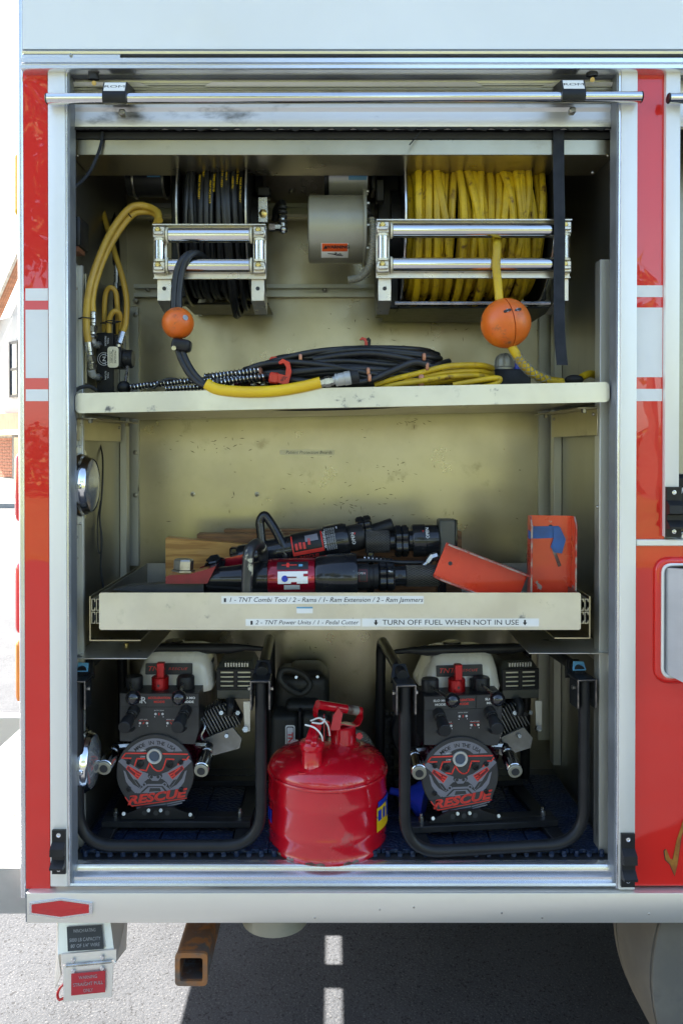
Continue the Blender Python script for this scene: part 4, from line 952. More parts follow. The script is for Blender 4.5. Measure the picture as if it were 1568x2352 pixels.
# --- yellow cable reel
CR = thing('cable_reel', 'electric cable reel wound with yellow cable, behind long chrome rollers', 'cable reel', (X(1085,.36), .38, Z(520,.38)))
cx0, cx1 = X(921,.30), X(1243,.30); cz = Z(524,.385)
a = B(); a.cyl((cx0-.03, cy, cz), (cx1+.03, cy, cz), .11, seg=40); a.build('drum', mt['black_metal'], CR)
for x_ in (cx0, cx1):
    a = B(); flange(a, x_, cy, cz, .232); a.build('flange', mt['black_metal'], CR)
    a = B(); a.tube([(x_, cy+.234*math.sin(2*math.pi*k/72), cz+.234*math.cos(2*math.pi*k/72)) for k in range(72)], .003, 8, closed=True); a.build('flange_rim', mt['rail'], CR)
a = B(); wind(a, cx0+.008, cx1-.01, cy, cz, .180, .0105, 20, 21, .004, .0, drift=.006); wind(a, cx0+.012, cx1-.016, cy, cz, .198, .0105, 19, 33, .007, .014, drift=.020); wind(a, cx0+.03, cx1-.03, cy, cz, .212, .0105, 12, 37, .005, .022, drift=.034); a.build('wound_cable', mt['cable_yellow'], CR)
fairlead(CR, 863, 1306, 509, 638, .100, [(868,898),(1275,1305)], 640, 690, 33, .0138)
a = B(); a.bx(X(868,.3), cx0-.004, cy-.05, cy+.13, cz-.25, cz+.24, .004); a.bx(cx1+.008, cx1+.03, cy-.02, cy+.12, cz-.22, cz+.2, .003); a.split('side_frame', mt['black_metal'], CR)
a = B(); a.bx(cx0-.04, cx1+.05, cy-.03, WB-.031, cz-.246, cz-.240); a.build('base_plate', mt['black_metal'], CR)
a = B(); a.cyl((cx0-.02, cy-.10, cz-.243), (cx1+.02, cy-.10, cz-.243), .006, seg=8); a.build('tie_rod', mt['steel'], CR)
# slip ring drum on its left
sy_ = .27; s0, s1 = P(709,527,sy_), P(832,527,sy_)
sr = U(76,sy_)
a = B(); a.lathe([(0,0),(sr-.006,0),(sr-.001,.003),(sr,.008),(sr,(s1-s0).length),(0,(s1-s0).length)], s0, (1,0,0), 48); ms = a.build('slip_ring_housing', mt['motor_grey'], CR)
a = B(); a.lathe([(.03,0),(sr+.012,0),(sr+.014,.002),(sr+.014,.007),(sr+.012,.009),(.03,.009)], (s1.x, s1.y, s1.z+.004), (1,0,0), 48)
a.build('end_flange', mt['motor_grey'], ms)
for k in range(10):
    t = R(10+k*36); a = B(); a.cyl((s1.x+.009, s1.y+(sr+.007)*math.cos(t), s1.z+.004+(sr+.007)*math.sin(t)), (s1.x+.016, s1.y+(sr+.007)*math.cos(t), s1.z+.004+(sr+.007)*math.sin(t)), .0045, seg=6); a.build('bolt', mt['bolt'], ms)
# warning sticker, wrapped on the drum
def wrap(x0, x1, z0, z1, r, mat__, nm, par, c, n=6):
    a = B(); rows = []
    for k in range(n+1):
        z = z0 + (z1-z0)*k/n; yy = c.y - math.sqrt(max(0, r*r-(z-c.z)**2)); rows.append([(x0, yy, z), (x1, yy, z)])
    a.sheet(rows); return a.build(nm, mat__, par, angle=60)
sxa, sxb = X(737,.16), X(800,.16); sz0, szm, sz1 = s0.z-sr*.93, s0.z-sr*.80, s0.z-sr*.60
wrap(sxa, sxb, sz0, sz1, sr+.0006, mt['white_print'], 'warning_label', ms, s0); wrap(sxa+.002, sxb-.002, szm, sz1-.001, sr+.0011, mt['label_orange'], 'warning_band', ms, s0)
zc_ = (szm+sz1)/2; yy = s0.y - math.sqrt((sr+.0022)**2-(zc_-s0.z)**2); nrm = Vector((0, yy-s0.y, zc_-s0.z)).normalized(); upv = Vector((1,0,0)).cross(nrm)
upv = Vector((0, -nrm.z, nrm.y)); upv = upv if upv.z > 0 else -upv
lettering('WARNING', .0125, mt['black_print'], Vector((X(775,.16), yy, zc_)) + nrm*.001, (1,0,0), upv, ms, sx=1.1, offset=.0005)
me = B(); me.prism([(-.006,-.005),(.006,-.005),(0,.006)], Vector((X(747,.16), yy, zc_))+nrm*.001, (1,0,0), upv, .0002); me.build('warning_triangle', mt['black_print'], ms, angle=0)
zc2 = (sz0+szm)/2; yy2 = s0.y - math.sqrt((sr+.0022)**2-(zc2-s0.z)**2)
me = B(); fr = Vector((X(770,.16), yy2, zc2))
for pl in ([(-.022,.003),(-.004,.002),(.004,-.001),(.022,-.004),(.021,-.006),(.003,-.004),(-.005,-.001),(-.021,.001)], [(-.003,.004),(.002,.006),(.006,.003),(.001,.001)], [(.004,-.002),(.012,.003),(.018,.001),(.017,-.001),(.011,.0)]):
    me.prism(pl, fr, (1,0,0), upv, .0002)
me.build('warning_figure', mt['black_print'], ms, angle=0)
# drive motor above
m0 = P(745,405,.33); a = B(); a.lathe([(0,0),(.062,0),(.062,.008),(.058,.010),(.058,.013)], m0, (1,0,0), 32); a.build('motor_end', mt['black_metal'], CR)
a = B(); a.lathe([(0,.013),(.056,.013),(.056,.125),(0,.125)], m0, (1,0,0), 32); mm = a.build('motor', mt['light_motor'], CR)
wrap(X(800,.28), X(842,.28), m0.z-.026, m0.z+.01, .0567, mt['label_blue'], 'motor_label', mm, m0)
a = B(); a.bx(X(852,.3), X(862,.3), .27, .36, Z(440,.3), Z(380,.3), .003); a.bx(X(862,.3), X(880,.3), .26, .30, Z(470,.3), Z(420,.3), .003); a.build('motor_bracket', mt['black_metal'], CR)
# corrugated conduit
pth = catmull([P(852,500,.2), P(856,540,.19), P(855,580,.185), P(846,615,.18), P(828,636,.18), P(800,643,.19)], 14)
a = B(); a.tube(pth, [ .0115 if i % 2 else .0090 for i in range(len(pth))], 14); a.build('conduit', mt['motor_grey'], CR, angle=60)
a = B(); a.tube([P(845,495,.2), P(838,470,.22)], .012, 8); a.build('conduit_fitting', mt['steel'], CR)
# free end with orange ball
a = B(); a.tube(catmull([P(1142,545,.20), P(1141,560,.10), P(1141,574,.068), P(1139,610,.062), P(1143,650,.06), P(1146,690,.055)], 7), U(10,.06), 12); a.build('cable_end', mt['cable_yellow'], CR)
a = B(); a.tube(catmull([P(1168,785,.055), P(1182,808,.055), P(1200,835,.06), P(1225,858,.08), P(1255,872,.10), P(1290,878,.12)], 7), U(10,.07), 12); a.build('cable_end', mt['cable_yellow'], CR)
bc = P(1161,742,.055); br = U(57,.055)
for s_ in (1,-1):
    a = B(); q = bmesh.ops.create_uvsphere(a.bm, u_segments=48, v_segments=28, radius=br)['verts']
    geom = list(a.bm.verts)+list(a.bm.edges)+list(a.bm.faces)
    bmesh.ops.bisect_plane(a.bm, geom=geom, plane_co=(s_*.0012,0,0), plane_no=(-s_,0,0), clear_outer=True)
    ed = [e for e in a.bm.edges if e.is_boundary]
    bmesh.ops.edgeloop_fill(a.bm, edges=ed)
    bmesh.ops.transform(a.bm, matrix=Matrix.Translation(bc) @ Matrix.Rotation(R(-11),4,'Y') @ Matrix.Rotation(R(8),4,'Z'), verts=a.bm.verts)
    hb_ = a.build('stop_ball_half', mt['orange'], CR)
    dv = Vector((-.13 if s_ < 0 else .30, -.93, .36 if s_ < 0 else .42)).normalized()
    a = B(); a.box((0,0,0), (.020,.008,.007), .002, M=Matrix.Translation(bc+dv*br*.985) @ Matrix.Rotation(R(-18*1),4,'Y')); a.build('bolt_pocket', mt['shadow_seal'], hb_)
    a = B(); a.cyl(bc+dv*br*.97, bc+dv*br*1.03, .0045, seg=8); a.build('bolt', mt['steel'], hb_)
# basket grip over the lower cable
a = B(); base = catmull([P(1186,815,.05), P(1200,835,.06), P(1225,858,.08), P(1258,873,.10)], 10)
for ph in range(8):
    pts = []
    for i, p in enumerate(base):
        t = i*(.42 if ph % 2 else -.42) + ph*math.pi/4; rr = U(11.6,.07)
        tg = (base[min(i+1,len(base)-1)]-base[max(i-1,0)]).normalized(); u = tg.orthogonal().normalized(); v = tg.cross(u)
        pts.append(p + (u*math.cos(t)+v*math.sin(t))*rr)
    a.tube(pts, .0011, 5)
a.build('cable_grip', mt['motor_grey'], CR)
# ------------------------------------------------------------------ upper shelf and what lies on it
SY = .028
zl, zr = Z(903,SY), Z(877,SY); xl0, xr0 = X(173,SY), X(1398,SY)
tilt = math.atan2(zr-zl, xr0-xl0)
SM = Matrix.Translation(((xl0+xr0)/2, 0, (zl+zr)/2)) @ Matrix.Rotation(-tilt, 4, 'Y')
LW = (xr0-xl0)/2; LH = U(46,SY)
SH = thing('shelf', 'pale worn aluminium shelf with rounded lip under the hose coils', 'shelf', ((xl0+xr0)/2, .3, (zl+zr)/2-LH))
a = B()
pts = rrect(-LW, LW, -LH, 0, .012)
a.prism(pts, (0, SY+.003, 0), (1,0,0), (0,0,1), .003, M=SM)
a.build('lip', mt['shelf'], SH)
a = B(); a.bx(-LW+.03, LW-.03, SY+.0035, .60, -LH, -LH+.003, M=SM); a.build('deck', mt['bin_metal'], SH)
a = B(); a.bx(-LW+.004, -LW+.007, SY+.0035, .60, -LH+.004, -.004, M=SM); a.bx(LW-.007, LW-.004, SY+.0035, .60, -LH+.004, -.004, M=SM); a.bx(-LW+.008, LW-.008, .60, .603, -LH, -.004, M=SM); a.split('side_lip', mt['shelf'], SH)
def deck(x): return (SM @ Vector((x, 0, -LH+.003))).z       # height of the shelf floor
# black tube wrapped round the shelf's left end
a = B(); a.bx(X(163,.03), X(171,.03), .03, .06, Z(938,.03), Z(905,.03), .003); a.build('foam_guard', mt['black_rubber'], SH)
a = B(); a.tube(catmull([P(166,912,.04), P(172,898,.05), P(188,889,.07), P(207,888,.08), P(222,897,.09)], 6), .005, 8); a.build('guard_cord', mt['black_rubber'], SH)
# --- hose valve block on the left
VB = thing('valve_block', 'black hydraulic valve block with yellow hoses and lever on the compartment wall', 'valve block', (X(235,.2), .2, Z(890,.2)))
vy = .20
a = B(); a.bx(X(222,vy), X(262,vy), vy, vy+.05, Z(900,vy), Z(764,vy), .002); a.build('manifold', mt['black_metal'], VB)
a = B(); a.bx(X(262.5,vy), X(282,vy), vy-.012, vy+.05, Z(845,vy), Z(797,vy), .003); a.bx(X(262,vy), X(274,vy), vy+.002, vy+.04, Z(797,vy), Z(768,vy), .003); a.build('valve_body', mt['black_plastic'], VB)
a = B(); a.prism(rrect(X(251,vy), X(276,vy), Z(845,vy), Z(797,vy), .008), (0, vy-.0125, 0), (1,0,0), (0,0,1), .0012); vl = a.build('name_plate', mt['label_cream'], VB)
xx = (X(251,vy)+X(276,vy))/2; zz_ = (Z(845,vy)+Z(797,vy))/2
for s_, dx in (('PRESSURE', .006), ('RETURN', -.005)):
    lettering(s_, .0075, mt['black_print'], (xx+dx, vy-.0142, zz_), (0,0,-1), (1,0,0), VB, sx=1.1)
a = B(); a.bx(xx-.0004, xx+.0004, vy-.0142, vy-.0138, zz_-.018, zz_+.018); a.prism([(-.002,0),(.002,0),(0,.006)], (xx, vy-.0140, zz_+.016), (1,0,0), (0,0,1), .0003); a.bx(xx-.0107, xx-.0100, vy-.0142, vy-.0138, zz_-.018, zz_+.018); a.build('arrow_print', mt['black_print'], VB, angle=0)
for s_, dx, dz in (('TOOL',.0,.0), ('PRESSURE',-.007,.0)): lettering(s_, .0065, mt['white_print'], (X(249,vy)+dx, vy-.0008, Z(783,vy)), (0,0,-1), (1,0,0), VB)
for s_, dx in (('TOOL',.0), ('RETURN',-.007)): lettering(s_, .0065, mt['white_print'], (X(249,vy)+dx, vy-.0008, Z(862,vy)), (0,0,-1), (1,0,0), VB)
a = B(); c_ = Vector((X(240,vy), vy-.0008, Z(824,vy))); 
for r_ in (.0185, .013):
    for k in range(40):
        t0, t1 = 2*math.pi*k/40, 2*math.pi*(k+1)/40
        a.bm.faces.new([a.bm.verts.new(c_+Vector((math.cos(t)*r,0,math.sin(t)*r))) for t, r in ((t0,r_),(t1,r_),(t1,r_-.0012),(t0,r_-.0012))])
a.build('emblem_ring', mt['white_print'], VB, angle=0)
lettering('TNT', .012, mt['white_print'], c_+Vector((0,-.0004,0)), (0,0,-1), (1,0,0), VB, sx=1.5, offset=.0003)
a = B(); a.cyl((X(282,vy), vy+.015, Z(823,vy)), (X(304,vy), vy+.015, Z(823,vy)), .026, seg=28, bev=.003); sk = a.build('selector_knob', mt['black_plastic'], VB)
a = B(); a.cyl((X(292,vy), vy-.008, Z(823,vy)), (X(292,vy), vy-.013, Z(823,vy)), .004, seg=10); a.build('set_screw', mt['shadow_seal'], sk)
a = B(); a.tube([P(293,842,.17), P(288,882,.13)], .0048, 10); a.build('lever', mt['steel'], sk)
a = B(); a.sphere(P(285,890,.12), .0185, 24); a.build('lever_ball', mt['black_plastic'], sk)
def fitting(pts, sizes, nm='hose_fitting', mat_='steel', par=VB):
    a = B()
    for (p, q), (r, s) in zip(zip(pts, pts[1:]), sizes): a.cyl(p, q, r, seg=s, bev=.001)
    return a.build(nm, mt[mat_], par)
fitting([P(213,716,.12), P(214,742,.12), P(214,748,.12), P(213,762,.12), P(213,768,.12), P(213,776,.125)], [(.0105,14),(.0088,12),(.0122,6),(.009,12),(.0120,6)])
fitting([P(211,776,.125), P(213,788,.13), P(222,792,.17)], [(.0098,12),(.0085,12)], 'elbow', 'light_motor'); fitting([P(222,791,.175), P(228,793,.195)], [(.0115,6)], 'port_nut')
fitting([P(203,785,.11), P(206,808,.112), P(208,816,.113), P(210,830,.115), P(211,834,.116), P(212,848,.118)], [(.0105,14),(.0088,12),(.0120,6),(.009,12),(.0122,6)])
fitting([P(209,848,.118), P(213,862,.13), P(222,866,.17)], [(.0098,12),(.0085,12)], 'elbow', 'light_motor'); fitting([P(222,865,.175), P(228,868,.195)], [(.0115,6)], 'port_nut')
fitting([P(282,763,.21), P(274,790,.20), P(272,797,.20)], [(.0110,14),(.009,12)])
def hose(pts, r, mat_, par, nm='hose', n=8, seg=10):
    a = B(); a.tube(catmull(pts, n), r, seg); return a.build(nm, mt[mat_], par)
hose([P(366,506,.17), P(362,487,.20), P(345,476,.22), P(320,471,.22), P(295,480,.21), P(262,520,.18), P(232,580,.14), P(208,650,.11), P(199,710,.105), P(199,760,.106), P(203,786,.11)], U(8.2,.15), 'hose_yellow', VB)
hose([P(357,516,.19), P(362,500,.20), P(350,488,.23), P(325,486,.235), P(302,495,.22), P(270,535,.19), P(240,590,.155), P(219,650,.13), P(212,690,.122), P(213,716,.12)], U(7.6,.15), 'hose_yellow', VB)
hose([P(222,418,.5), P(232,470,.42), P(252,540,.32), P(264,582,.27), P(282,640,.24), P(291,690,.22), P(289,740,.21), P(282,764,.21)], U(6.6,.25), 'hose_yellow', VB)
hose([P(240,762,.24), P(240,700,.23), P(244,670,.225), P(255,660,.22), P(266,672,.225), P(270,710,.23), P(272,760,.24), P(276,800,.25)], U(6.0,.25), 'hose_yellow', VB)
hose([P(250,765,.21), P(251,735,.205), P(258,718,.2), P(268,714,.2), P(276,725,.21), P(278,760,.23)], U(6.0,.25), 'hose_yellow', VB)
for p_, q_ in (((268,600),(268,650)), ((266,650),(267,665))):
    a = B(); a.cyl(P(p_[0],p_[1],.36), P(q_[0],q_[1],.36), .0085, seg=12); a.build('hose_fitting', mt['steel'], VB)
hose([P(248,440,.55), P(258,500,.5), P(266,560,.42), P(268,605,.36)], U(9,.4), 'hose_black', VB)
a = B(); a.bx(WL+.019, WL+.023, .13, .36, Z(885,.2), Z(640,.2)); a.build('mounting_plate', mt['bin_metal'], VB)
a = B(); a.bx(X(258,.35), X(278,.35), .36, .40, Z(770,.36), Z(655,.36), .003); a.build('rear_manifold', mt['black_metal'], VB)
for pp in ((199,731,.105),(260,738,.2),(248,742,.2)):
    a = B(); c0 = P(*pp); a.tube([c0+Vector((math.cos(2*math.pi*k/20)*.021, math.sin(2*math.pi*k/20)*.013, .001*math.sin(k))) for k in range(20)], .0016, 6, closed=True); a.build('cable_tie', mt['black_rubber'], VB)
a = B(); c0 = P(293,487,.215); a.tube([c0+Vector((math.cos(2*math.pi*k/20)*.012, math.sin(2*math.pi*k/20)*.013, math.cos(2*math.pi*k/20)*-.016)) for k in range(20)], .0016, 6, closed=True); a.build('cable_tie', mt['black_rubber'], VB)
# --- black twin hose coil
HC = thing('hose_coil', 'flat coil of black hydraulic hose with copper bands lying on shelf', 'hose coil', (X(800,.25), .25, deck(.05)))
rg = random.Random(9)
def oval(cx, cy, rx, ry, z0, tilt_y, tilt_x, n=40, w=.006):
    ph = rg.uniform(0,6.28)
    return [Vector((cx+rx*math.cos(2*math.pi*k/n), cy+ry*math.sin(2*math.pi*k/n), z0 + tilt_x*math.cos(2*math.pi*k/n) + tilt_y*math.sin(2*math.pi*k/n) + w*math.sin(4*math.pi*k/n+ph))) for k in range(n)]
cxm = X(800,.2)
dz0 = deck(cxm)+.010
loops = ((.295,.150,.000,.006,.002),(.290,.155,.018,.010,.006),(.272,.145,.036,.012,.010),(.268,.150,.055,.012,.014),(.250,.140,.072,.010,.016),(.225,.135,.090,.008,.012),(.262,.13,.026,.012,.018))
a = B()
for i, (rx, ry, h, ty_, tx_) in enumerate(loops):
    a.tube(oval(cxm + rg.uniform(-.02,.02), .225, rx, ry, dz0+h, ty_, tx_), .0082, 10, closed=True)
    if i in (1,3,5): a.tube(oval(cxm + rg.uniform(-.02,.02), .228, rx-.018, ry-.018, dz0+h+.004, ty_, tx_), .0082, 10, closed=True)
# two crossing runs in front
a.tube(catmull([P(540,868,.10), P(590,840,.09), P(660,832,.085), P(740,838,.08), P(820,852,.075), P(880,862,.075), P(960,865,.08)], 8), .0085, 10)
a.tube(catmull([P(520,885,.11), P(570,848,.10), P(640,838,.10), P(720,845,.09), P(800,856,.085), P(870,872,.075), P(930,868,.08), P(1000,840,.10), P(1030,830,.16)], 8), .0085, 10)
a.tube(catmull([P(660,872,.08), P(760,880,.065), P(840,876,.06), P(900,852,.06), P(950,832,.065), P(985,838,.07)], 8), .0095, 10)
a.tube(catmull([P(720,826,.10), P(790,815,.09), P(860,812,.09), P(940,825,.085), P(1000,845,.10)], 8), .0088, 10)
for k in range(11):
    f = k/10; yl = 872-52*f+rg.uniform(-4,4); ym = 852-46*f+rg.uniform(-5,5); yr_ = 872-58*f+rg.uniform(-6,6); dp = .085+.035*f+rg.uniform(-.01,.01); xa = 560+60*f+rg.uniform(-15,15); xb = 1030-20*f+rg.uniform(-25,15)
    a.tube(catmull([P(xa,yl+14,dp+.07), P(xa+25,yl,dp+.02), P(xa+110,(yl+ym)/2,dp), P((xa+xb)/2,ym,dp-.005), P(xb-120,(ym+yr_)/2+rg.uniform(-5,5),dp), P(xb-30,yr_,dp+.01), P(xb,yr_+5,dp+.05), P(xb-20,yr_+9,dp+.10)], 7), .0090, 10)
a.tube(catmull([P(560,850,.12), P(700,812,.11), P(830,800,.12), P(960,803,.16), P(1005,815,.24)], 8), .0088, 10)
a.build('hose', mt['hose_black'], HC)
for q, ang in (((845,853,.070),80), ((973,820,.066),75), ((690,822,.098),80), ((848,868,.052),80), ((980,842,.07),60)):
    a = B(); c0 = P(*q); a.box((0,0,0), (.010,.022,.021), .004, M=Matrix.Translation(c0), seg=2); a.build('copper_band', mt['copper'], HC)
# --- spring-guarded hose ends
SP = thing('spring_guarded_hose', 'black hose pair inside wire spring guards beside the valve lever', 'hose', (X(450,.1), .1, deck(X(450,.1))))
def spring(p0, p1, r, pitch, wire, par, bend_=0.0):
    p0, p1 = Vector(p0), Vector(p1); d = p1-p0; L = d.length; n = int(L/pitch); t = d.normalized(); u = t.orthogonal().normalized(); v = t.cross(u)
    a = B(); pts = []
    for i in range(n*10+1):
        f = i/(n*10); an = 2*math.pi*i/10
        pts.append(p0 + d*f + Vector((0,0,bend_*math.sin(math.pi*f))) + (u*math.cos(an)+v*math.sin(an))*r)
    a.tube(pts, wire, 5); a.build('spring', mt['chrome'], par)
    a = B(); a.tube([p0 + d*(k/12) + Vector((0,0,bend_*math.sin(math.pi*k/12))) for k in range(13)], r-.002, 10); a.build('hose', mt['hose_black'], par)
spring(P(300,889,.10), P(560,868,.09), .0098, .0088, .0012, SP, .004); spring(P(470,866,.09), P(600,850,.085), .0105, .0098, .0013, SP); spring(P(480,880,.08), P(610,864,.075), .0098, .0098, .0013, SP)
spring(P(380,893,.07), P(500,887,.065), .008, .0088, .0011, SP)
for q in ((599,853),(606,866)):
    a = B(); a.box((0,0,0), (.010,.024,.024), .005, M=Matrix.Translation(P(q[0],q[1],.082)) @ Matrix.Rotation(R(-8),4,'Y')); a.build('copper_band', mt['copper'], SP)
hose([P(352,892,.09), P(372,876,.09), P(395,870,.09), P(420,876,.09)], .0042, 'hose_black', SP, 'cord')
# --- chrome springs and purple hose in the middle
for i, x_ in enumerate((586,608)):
    pass
SB = thing('hose_coupler_pair', 'pair of spring-covered steel hose couplers beneath the coil', 'hose coupler', (X(600,.12), .12, deck(X(600,.12))))
for x_ in (582, 606):
    pts = [P(x_,905,.12), P(x_+2,858,.12)]
    a = B(); a.tube(pts, .0085, 12); a.build('core', mt['steel'], SB)
    a = B(); L = (pts[1]-pts[0]); a.tube([pts[0]+L*(i/100)+Vector((math.cos(i*.9)*.0098, math.sin(i*.9)*.0098, 0)) for i in range(101)], .0016, 5); a.build('spring', mt['chrome'], SB)
hose([P(540,884,.14), P(570,880,.13), P(600,888,.13), P(640,884,.14)], .009, 'maroon', SB, 'dust_cap_lead')
# --- red clips
def clip(lbl, c, rot, s=1.0):
    t = thing('hose_clip', lbl, 'hose clip', tuple(c))
    pts = [(-.010,-.02),(.016,-.024),(.020,.012),(.012,.034),(-.006,.040),(-.016,.030),(-.012,.026),(-.002,.030),(.006,.020),(.006,.0),(-.012,.002)]
    Mx = Matrix.Translation(c) @ Matrix.Rotation(rot,4,'Y') @ Matrix.Scale(s,4)
    a = B(); a.prism(pts, (0,.012,0), (1,0,0), (0,0,1), .024, M=Mx); a.build('jaw', mt['clip_red'], t)
    return t, Mx
t, Mx = clip('large red plastic clip holding the coil beside the yellow sleeve', P(650,862,.062), R(8), 1.05)
a = B(); a.bx(-.034, -.008, -.010, .010, -.024, .004, .004, M=Mx); a.build('lever', mt['clip_red'], t)
me = text_mesh('gr', .017, shear=.3); me.transform(Mx @ frame((0.004,-.0128,-.006),(1,0,0),(0,0,1))); link(me, 'lettering', mt['black_print'], t)
t, Mx = clip('small red clip tip poking up from the left of the coil', P(636,830,.13), R(-70), .55)
t, Mx = clip('upright red clip with black lever at the top of the coil', P(834,795,.17), R(0), .62)
a = B(); a.prism([(.012,-.01),(.030,-.012),(.034,.028),(.024,.040),(.008,.030),(.012,.024),(.022,.026)], (0,.012,0), (1,0,0), (0,0,1), .02, M=Mx); a.build('lever', mt['black_plastic'], t)
# --- yellow cable coil on the right
YC = thing('cable_coil', 'loose coil of dull yellow cable lying beside the black hose coil', 'cable coil', (X(1010,.12), .12, deck(X(1010,.12))))
a = B()
for i, (ya, yb, y0) in enumerate(((870,838,.075),(878,852,.085),(884,862,.07),(888,868,.09),(882,848,.12),(886,872,.11))):
    a.tube(catmull([P(860,ya+14,y0), P(905,ya,y0-.005), P(960,(ya+yb)/2+3,y0-.005), P(1020,yb+4,y0), P(1070,yb,y0+.01), P(1108,yb+1,y0+.03), P(1130,yb+8,y0+.07), P(1100,yb+4,y0+.13), P(1000,yb+12,y0+.16), P(900,ya+4,y0+.12)], 6), .0075, 10)
a.tube(catmull([P(1040,884,.06), P(1090,875,.055), P(1135,868,.055), P(1148,872,.06), P(1130,884,.06), P(1080,892,.06)], 6), .0072, 10)
a.build('cable', mt['cable_yellow'], YC)
a = B(); a.box((0,0,0), (.016,.030,.034), .006, M=Matrix.Translation(P(966,874,.078)), seg=2); a.build('copper_band', mt['copper'], YC)
# --- junction box with domed lamp
JB = thing('junction_box', 'dark junction box with ribbed dome light below the large orange ball', 'junction box', (X(1160,.24), .24, deck(X(1160,.24))))
xx0, xx1 = X(1112,.22), X(1215,.22); zb_ = deck(xx0)
a = B(); a.bx(xx0, xx1, .20, .30, zb_, Z(848,.22), .006, 2); a.build('box_body', mt['black_metal'], JB)
a = B(); cdm = Vector((X(1157,.24), .24, Z(848,.22)))
a.lathe([(.030,0),(.030,.006),(.026,.010),(.026,.026),(.022,.036),(.012,.043),(0,.045)], cdm, (0,0,1), 20); a.build('dome', mt['motor_grey'], JB)
a = B()
for k in range(10):
    t_ = 2*math.pi*k/10; a.tube([cdm+Vector((math.cos(t_)*r_, math.sin(t_)*r_, h_)) for r_, h_ in ((.027,.008),(.027,.026),(.0225,.037),(.012,.0445),(0,.0465))], .0016, 5)
a.build('cage', mt['motor_grey'], JB)
a = B(); a.cyl(cdm+Vector((.034,-.02,.0)), cdm+Vector((.034,-.02,.022)), .009, seg=14); a.build('terminal', mt['funnel_blue'], JB)
a = B(); a.lathe([(0,0),(.012,0),(.014,.01),(.010,.02),(0,.02)], P(1130,874,.19), (0,-1,0), 10); a.build('cap', mt['black_plastic'], JB)
a = B(); a.sphere(P(1318,872,.14), .020, 16, sc=(1.3,1,.7)); pl = a.build('plug_end', mt['black_rubber'], CR)
a = B(); a.tube(catmull([P(1335,866,.15), P(1355,858,.17), P(1375,866,.20), P(1382,876,.22)], 6), .010, 10); a.build('cable_end', mt['cable_yellow'], CR)
# ------------------------------------------------------------------ pull-out tray
TY = .026; tx0, tx1 = X(227,TY), X(1334,TY); tz1, tz0 = Z(1361.5,TY), Z(1447,TY); TBK = .56
TR = thing('pull_out_tray', 'pull-out aluminium tray with printed labels holding the rescue tools', 'tray', ((tx0+tx1)/2, .3, tz0))
a = B(); a.prism(rrect(tx0, tx1, tz0, tz1, .006), (0, TY+.003, 0), (1,0,0), (0,0,1), .003); fr_ = a.build('front', mt['tray'], TR)
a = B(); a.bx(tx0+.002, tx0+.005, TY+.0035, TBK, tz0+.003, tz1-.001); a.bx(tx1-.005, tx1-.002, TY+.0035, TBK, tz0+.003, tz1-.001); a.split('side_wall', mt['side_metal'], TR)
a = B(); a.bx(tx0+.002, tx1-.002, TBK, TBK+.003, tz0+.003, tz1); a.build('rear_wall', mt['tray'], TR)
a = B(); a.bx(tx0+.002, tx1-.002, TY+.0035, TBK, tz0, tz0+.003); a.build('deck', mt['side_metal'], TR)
TF = tz0+.003
# slides: nested channels whose ends face the viewer
def slides(xa, s_):
    for j in range(2):
        for i in range(2):
            a = B(); x = xa + s_*i*.0125; z = tz0+.012 + j*.034; w_ = .0105; h_ = .031; t_ = .0022; y0 = TY+.02
            x0_, x1_ = min(x,x+s_*w_), max(x,x+s_*w_)
            a.bx(x0_, x0_+t_, y0, TBK, z, z+h_); a.bx(x0_+t_, x1_, y0, TBK, z, z+t_); a.bx(x0_+t_, x1_, y0, TBK, z+h_-t_, z+h_)
            a.bx(x1_-t_, x1_, y0, TBK, z+t_, z+t_+.006); a.bx(x1_-t_, x1_, y0, TBK, z+h_-t_-.006, z+h_-t_)
            a.build('slide', mt['bolt'], TR)
            a = B(); a.bx(x0_+t_+.0005, x1_-t_-.0005, y0+.01, TBK, z+t_+.002, z+h_-t_-.002); a.build('slide_bearing', mt['shadow_seal'], TR)
slides(tx0-.003, -1); slides(tx1+.003, 1)
a = B(); a.bx(tx0-.034, tx0-.031, TY+.03, TBK, tz0-.036, tz1-.015); a.bx(tx0-.031, tx0+.10, TY+.03, TBK, tz0-.036, tz0-.033); a.bx(tx1+.031, tx1+.034, TY+.03, TBK, tz0-.030, tz1-.015); a.bx(tx1-.06, tx1+.031, TY+.03, TBK, tz0-.030, tz0-.027); a.split('slide_carrier', mt['bin_metal'], TR)
def label(x0, x1, y0, y1, s_, mat_='label_white', h=.62, shear=.25, dx=0, wf=None, off=0):
    z0, z1 = Z(y1,TY), Z(y0,TY); xa, xb = X(x0,TY), X(x1,TY)
    a = B(); a.bx(xa, xb, TY-.0007, TY, z0, z1); o = a.build('label', mt[mat_], fr_)
    me = text_mesh(s_, (z1-z0)*h*1.35, shear=shear, offset=off)
    w0 = min(v.co.x for v in me.vertices); w1 = max(v.co.x for v in me.vertices); k = (xb-xa)*(wf or .94)/(w1-w0)
    me.transform(frame(((xa+xb)/2 + U(dx,TY), TY-.0011, (z0+z1)/2), (1,0,0), (0,0,1)) @ Matrix.Translation((-(w0+w1)/2*k,0,0)) @ Matrix.Diagonal((k,1,1,1)))
    link(me, 'label_text', mt['black_print'], fr_)
label(508, 973, 1369, 1387, '1 - TNT Combi Tool / 2 - Rams / 1- Ram Extension / 2 - Ram Jammers', wf=.955, dx=9)
label(564, 828, 1422, 1438, '2 - TNT Power Units / 1 - Pedal Cutter', wf=.90, dx=9)
label(831, 1238, 1421, 1439, 'TURN OFF FUEL WHEN NOT IN USE', shear=0, wf=.77, h=.68)
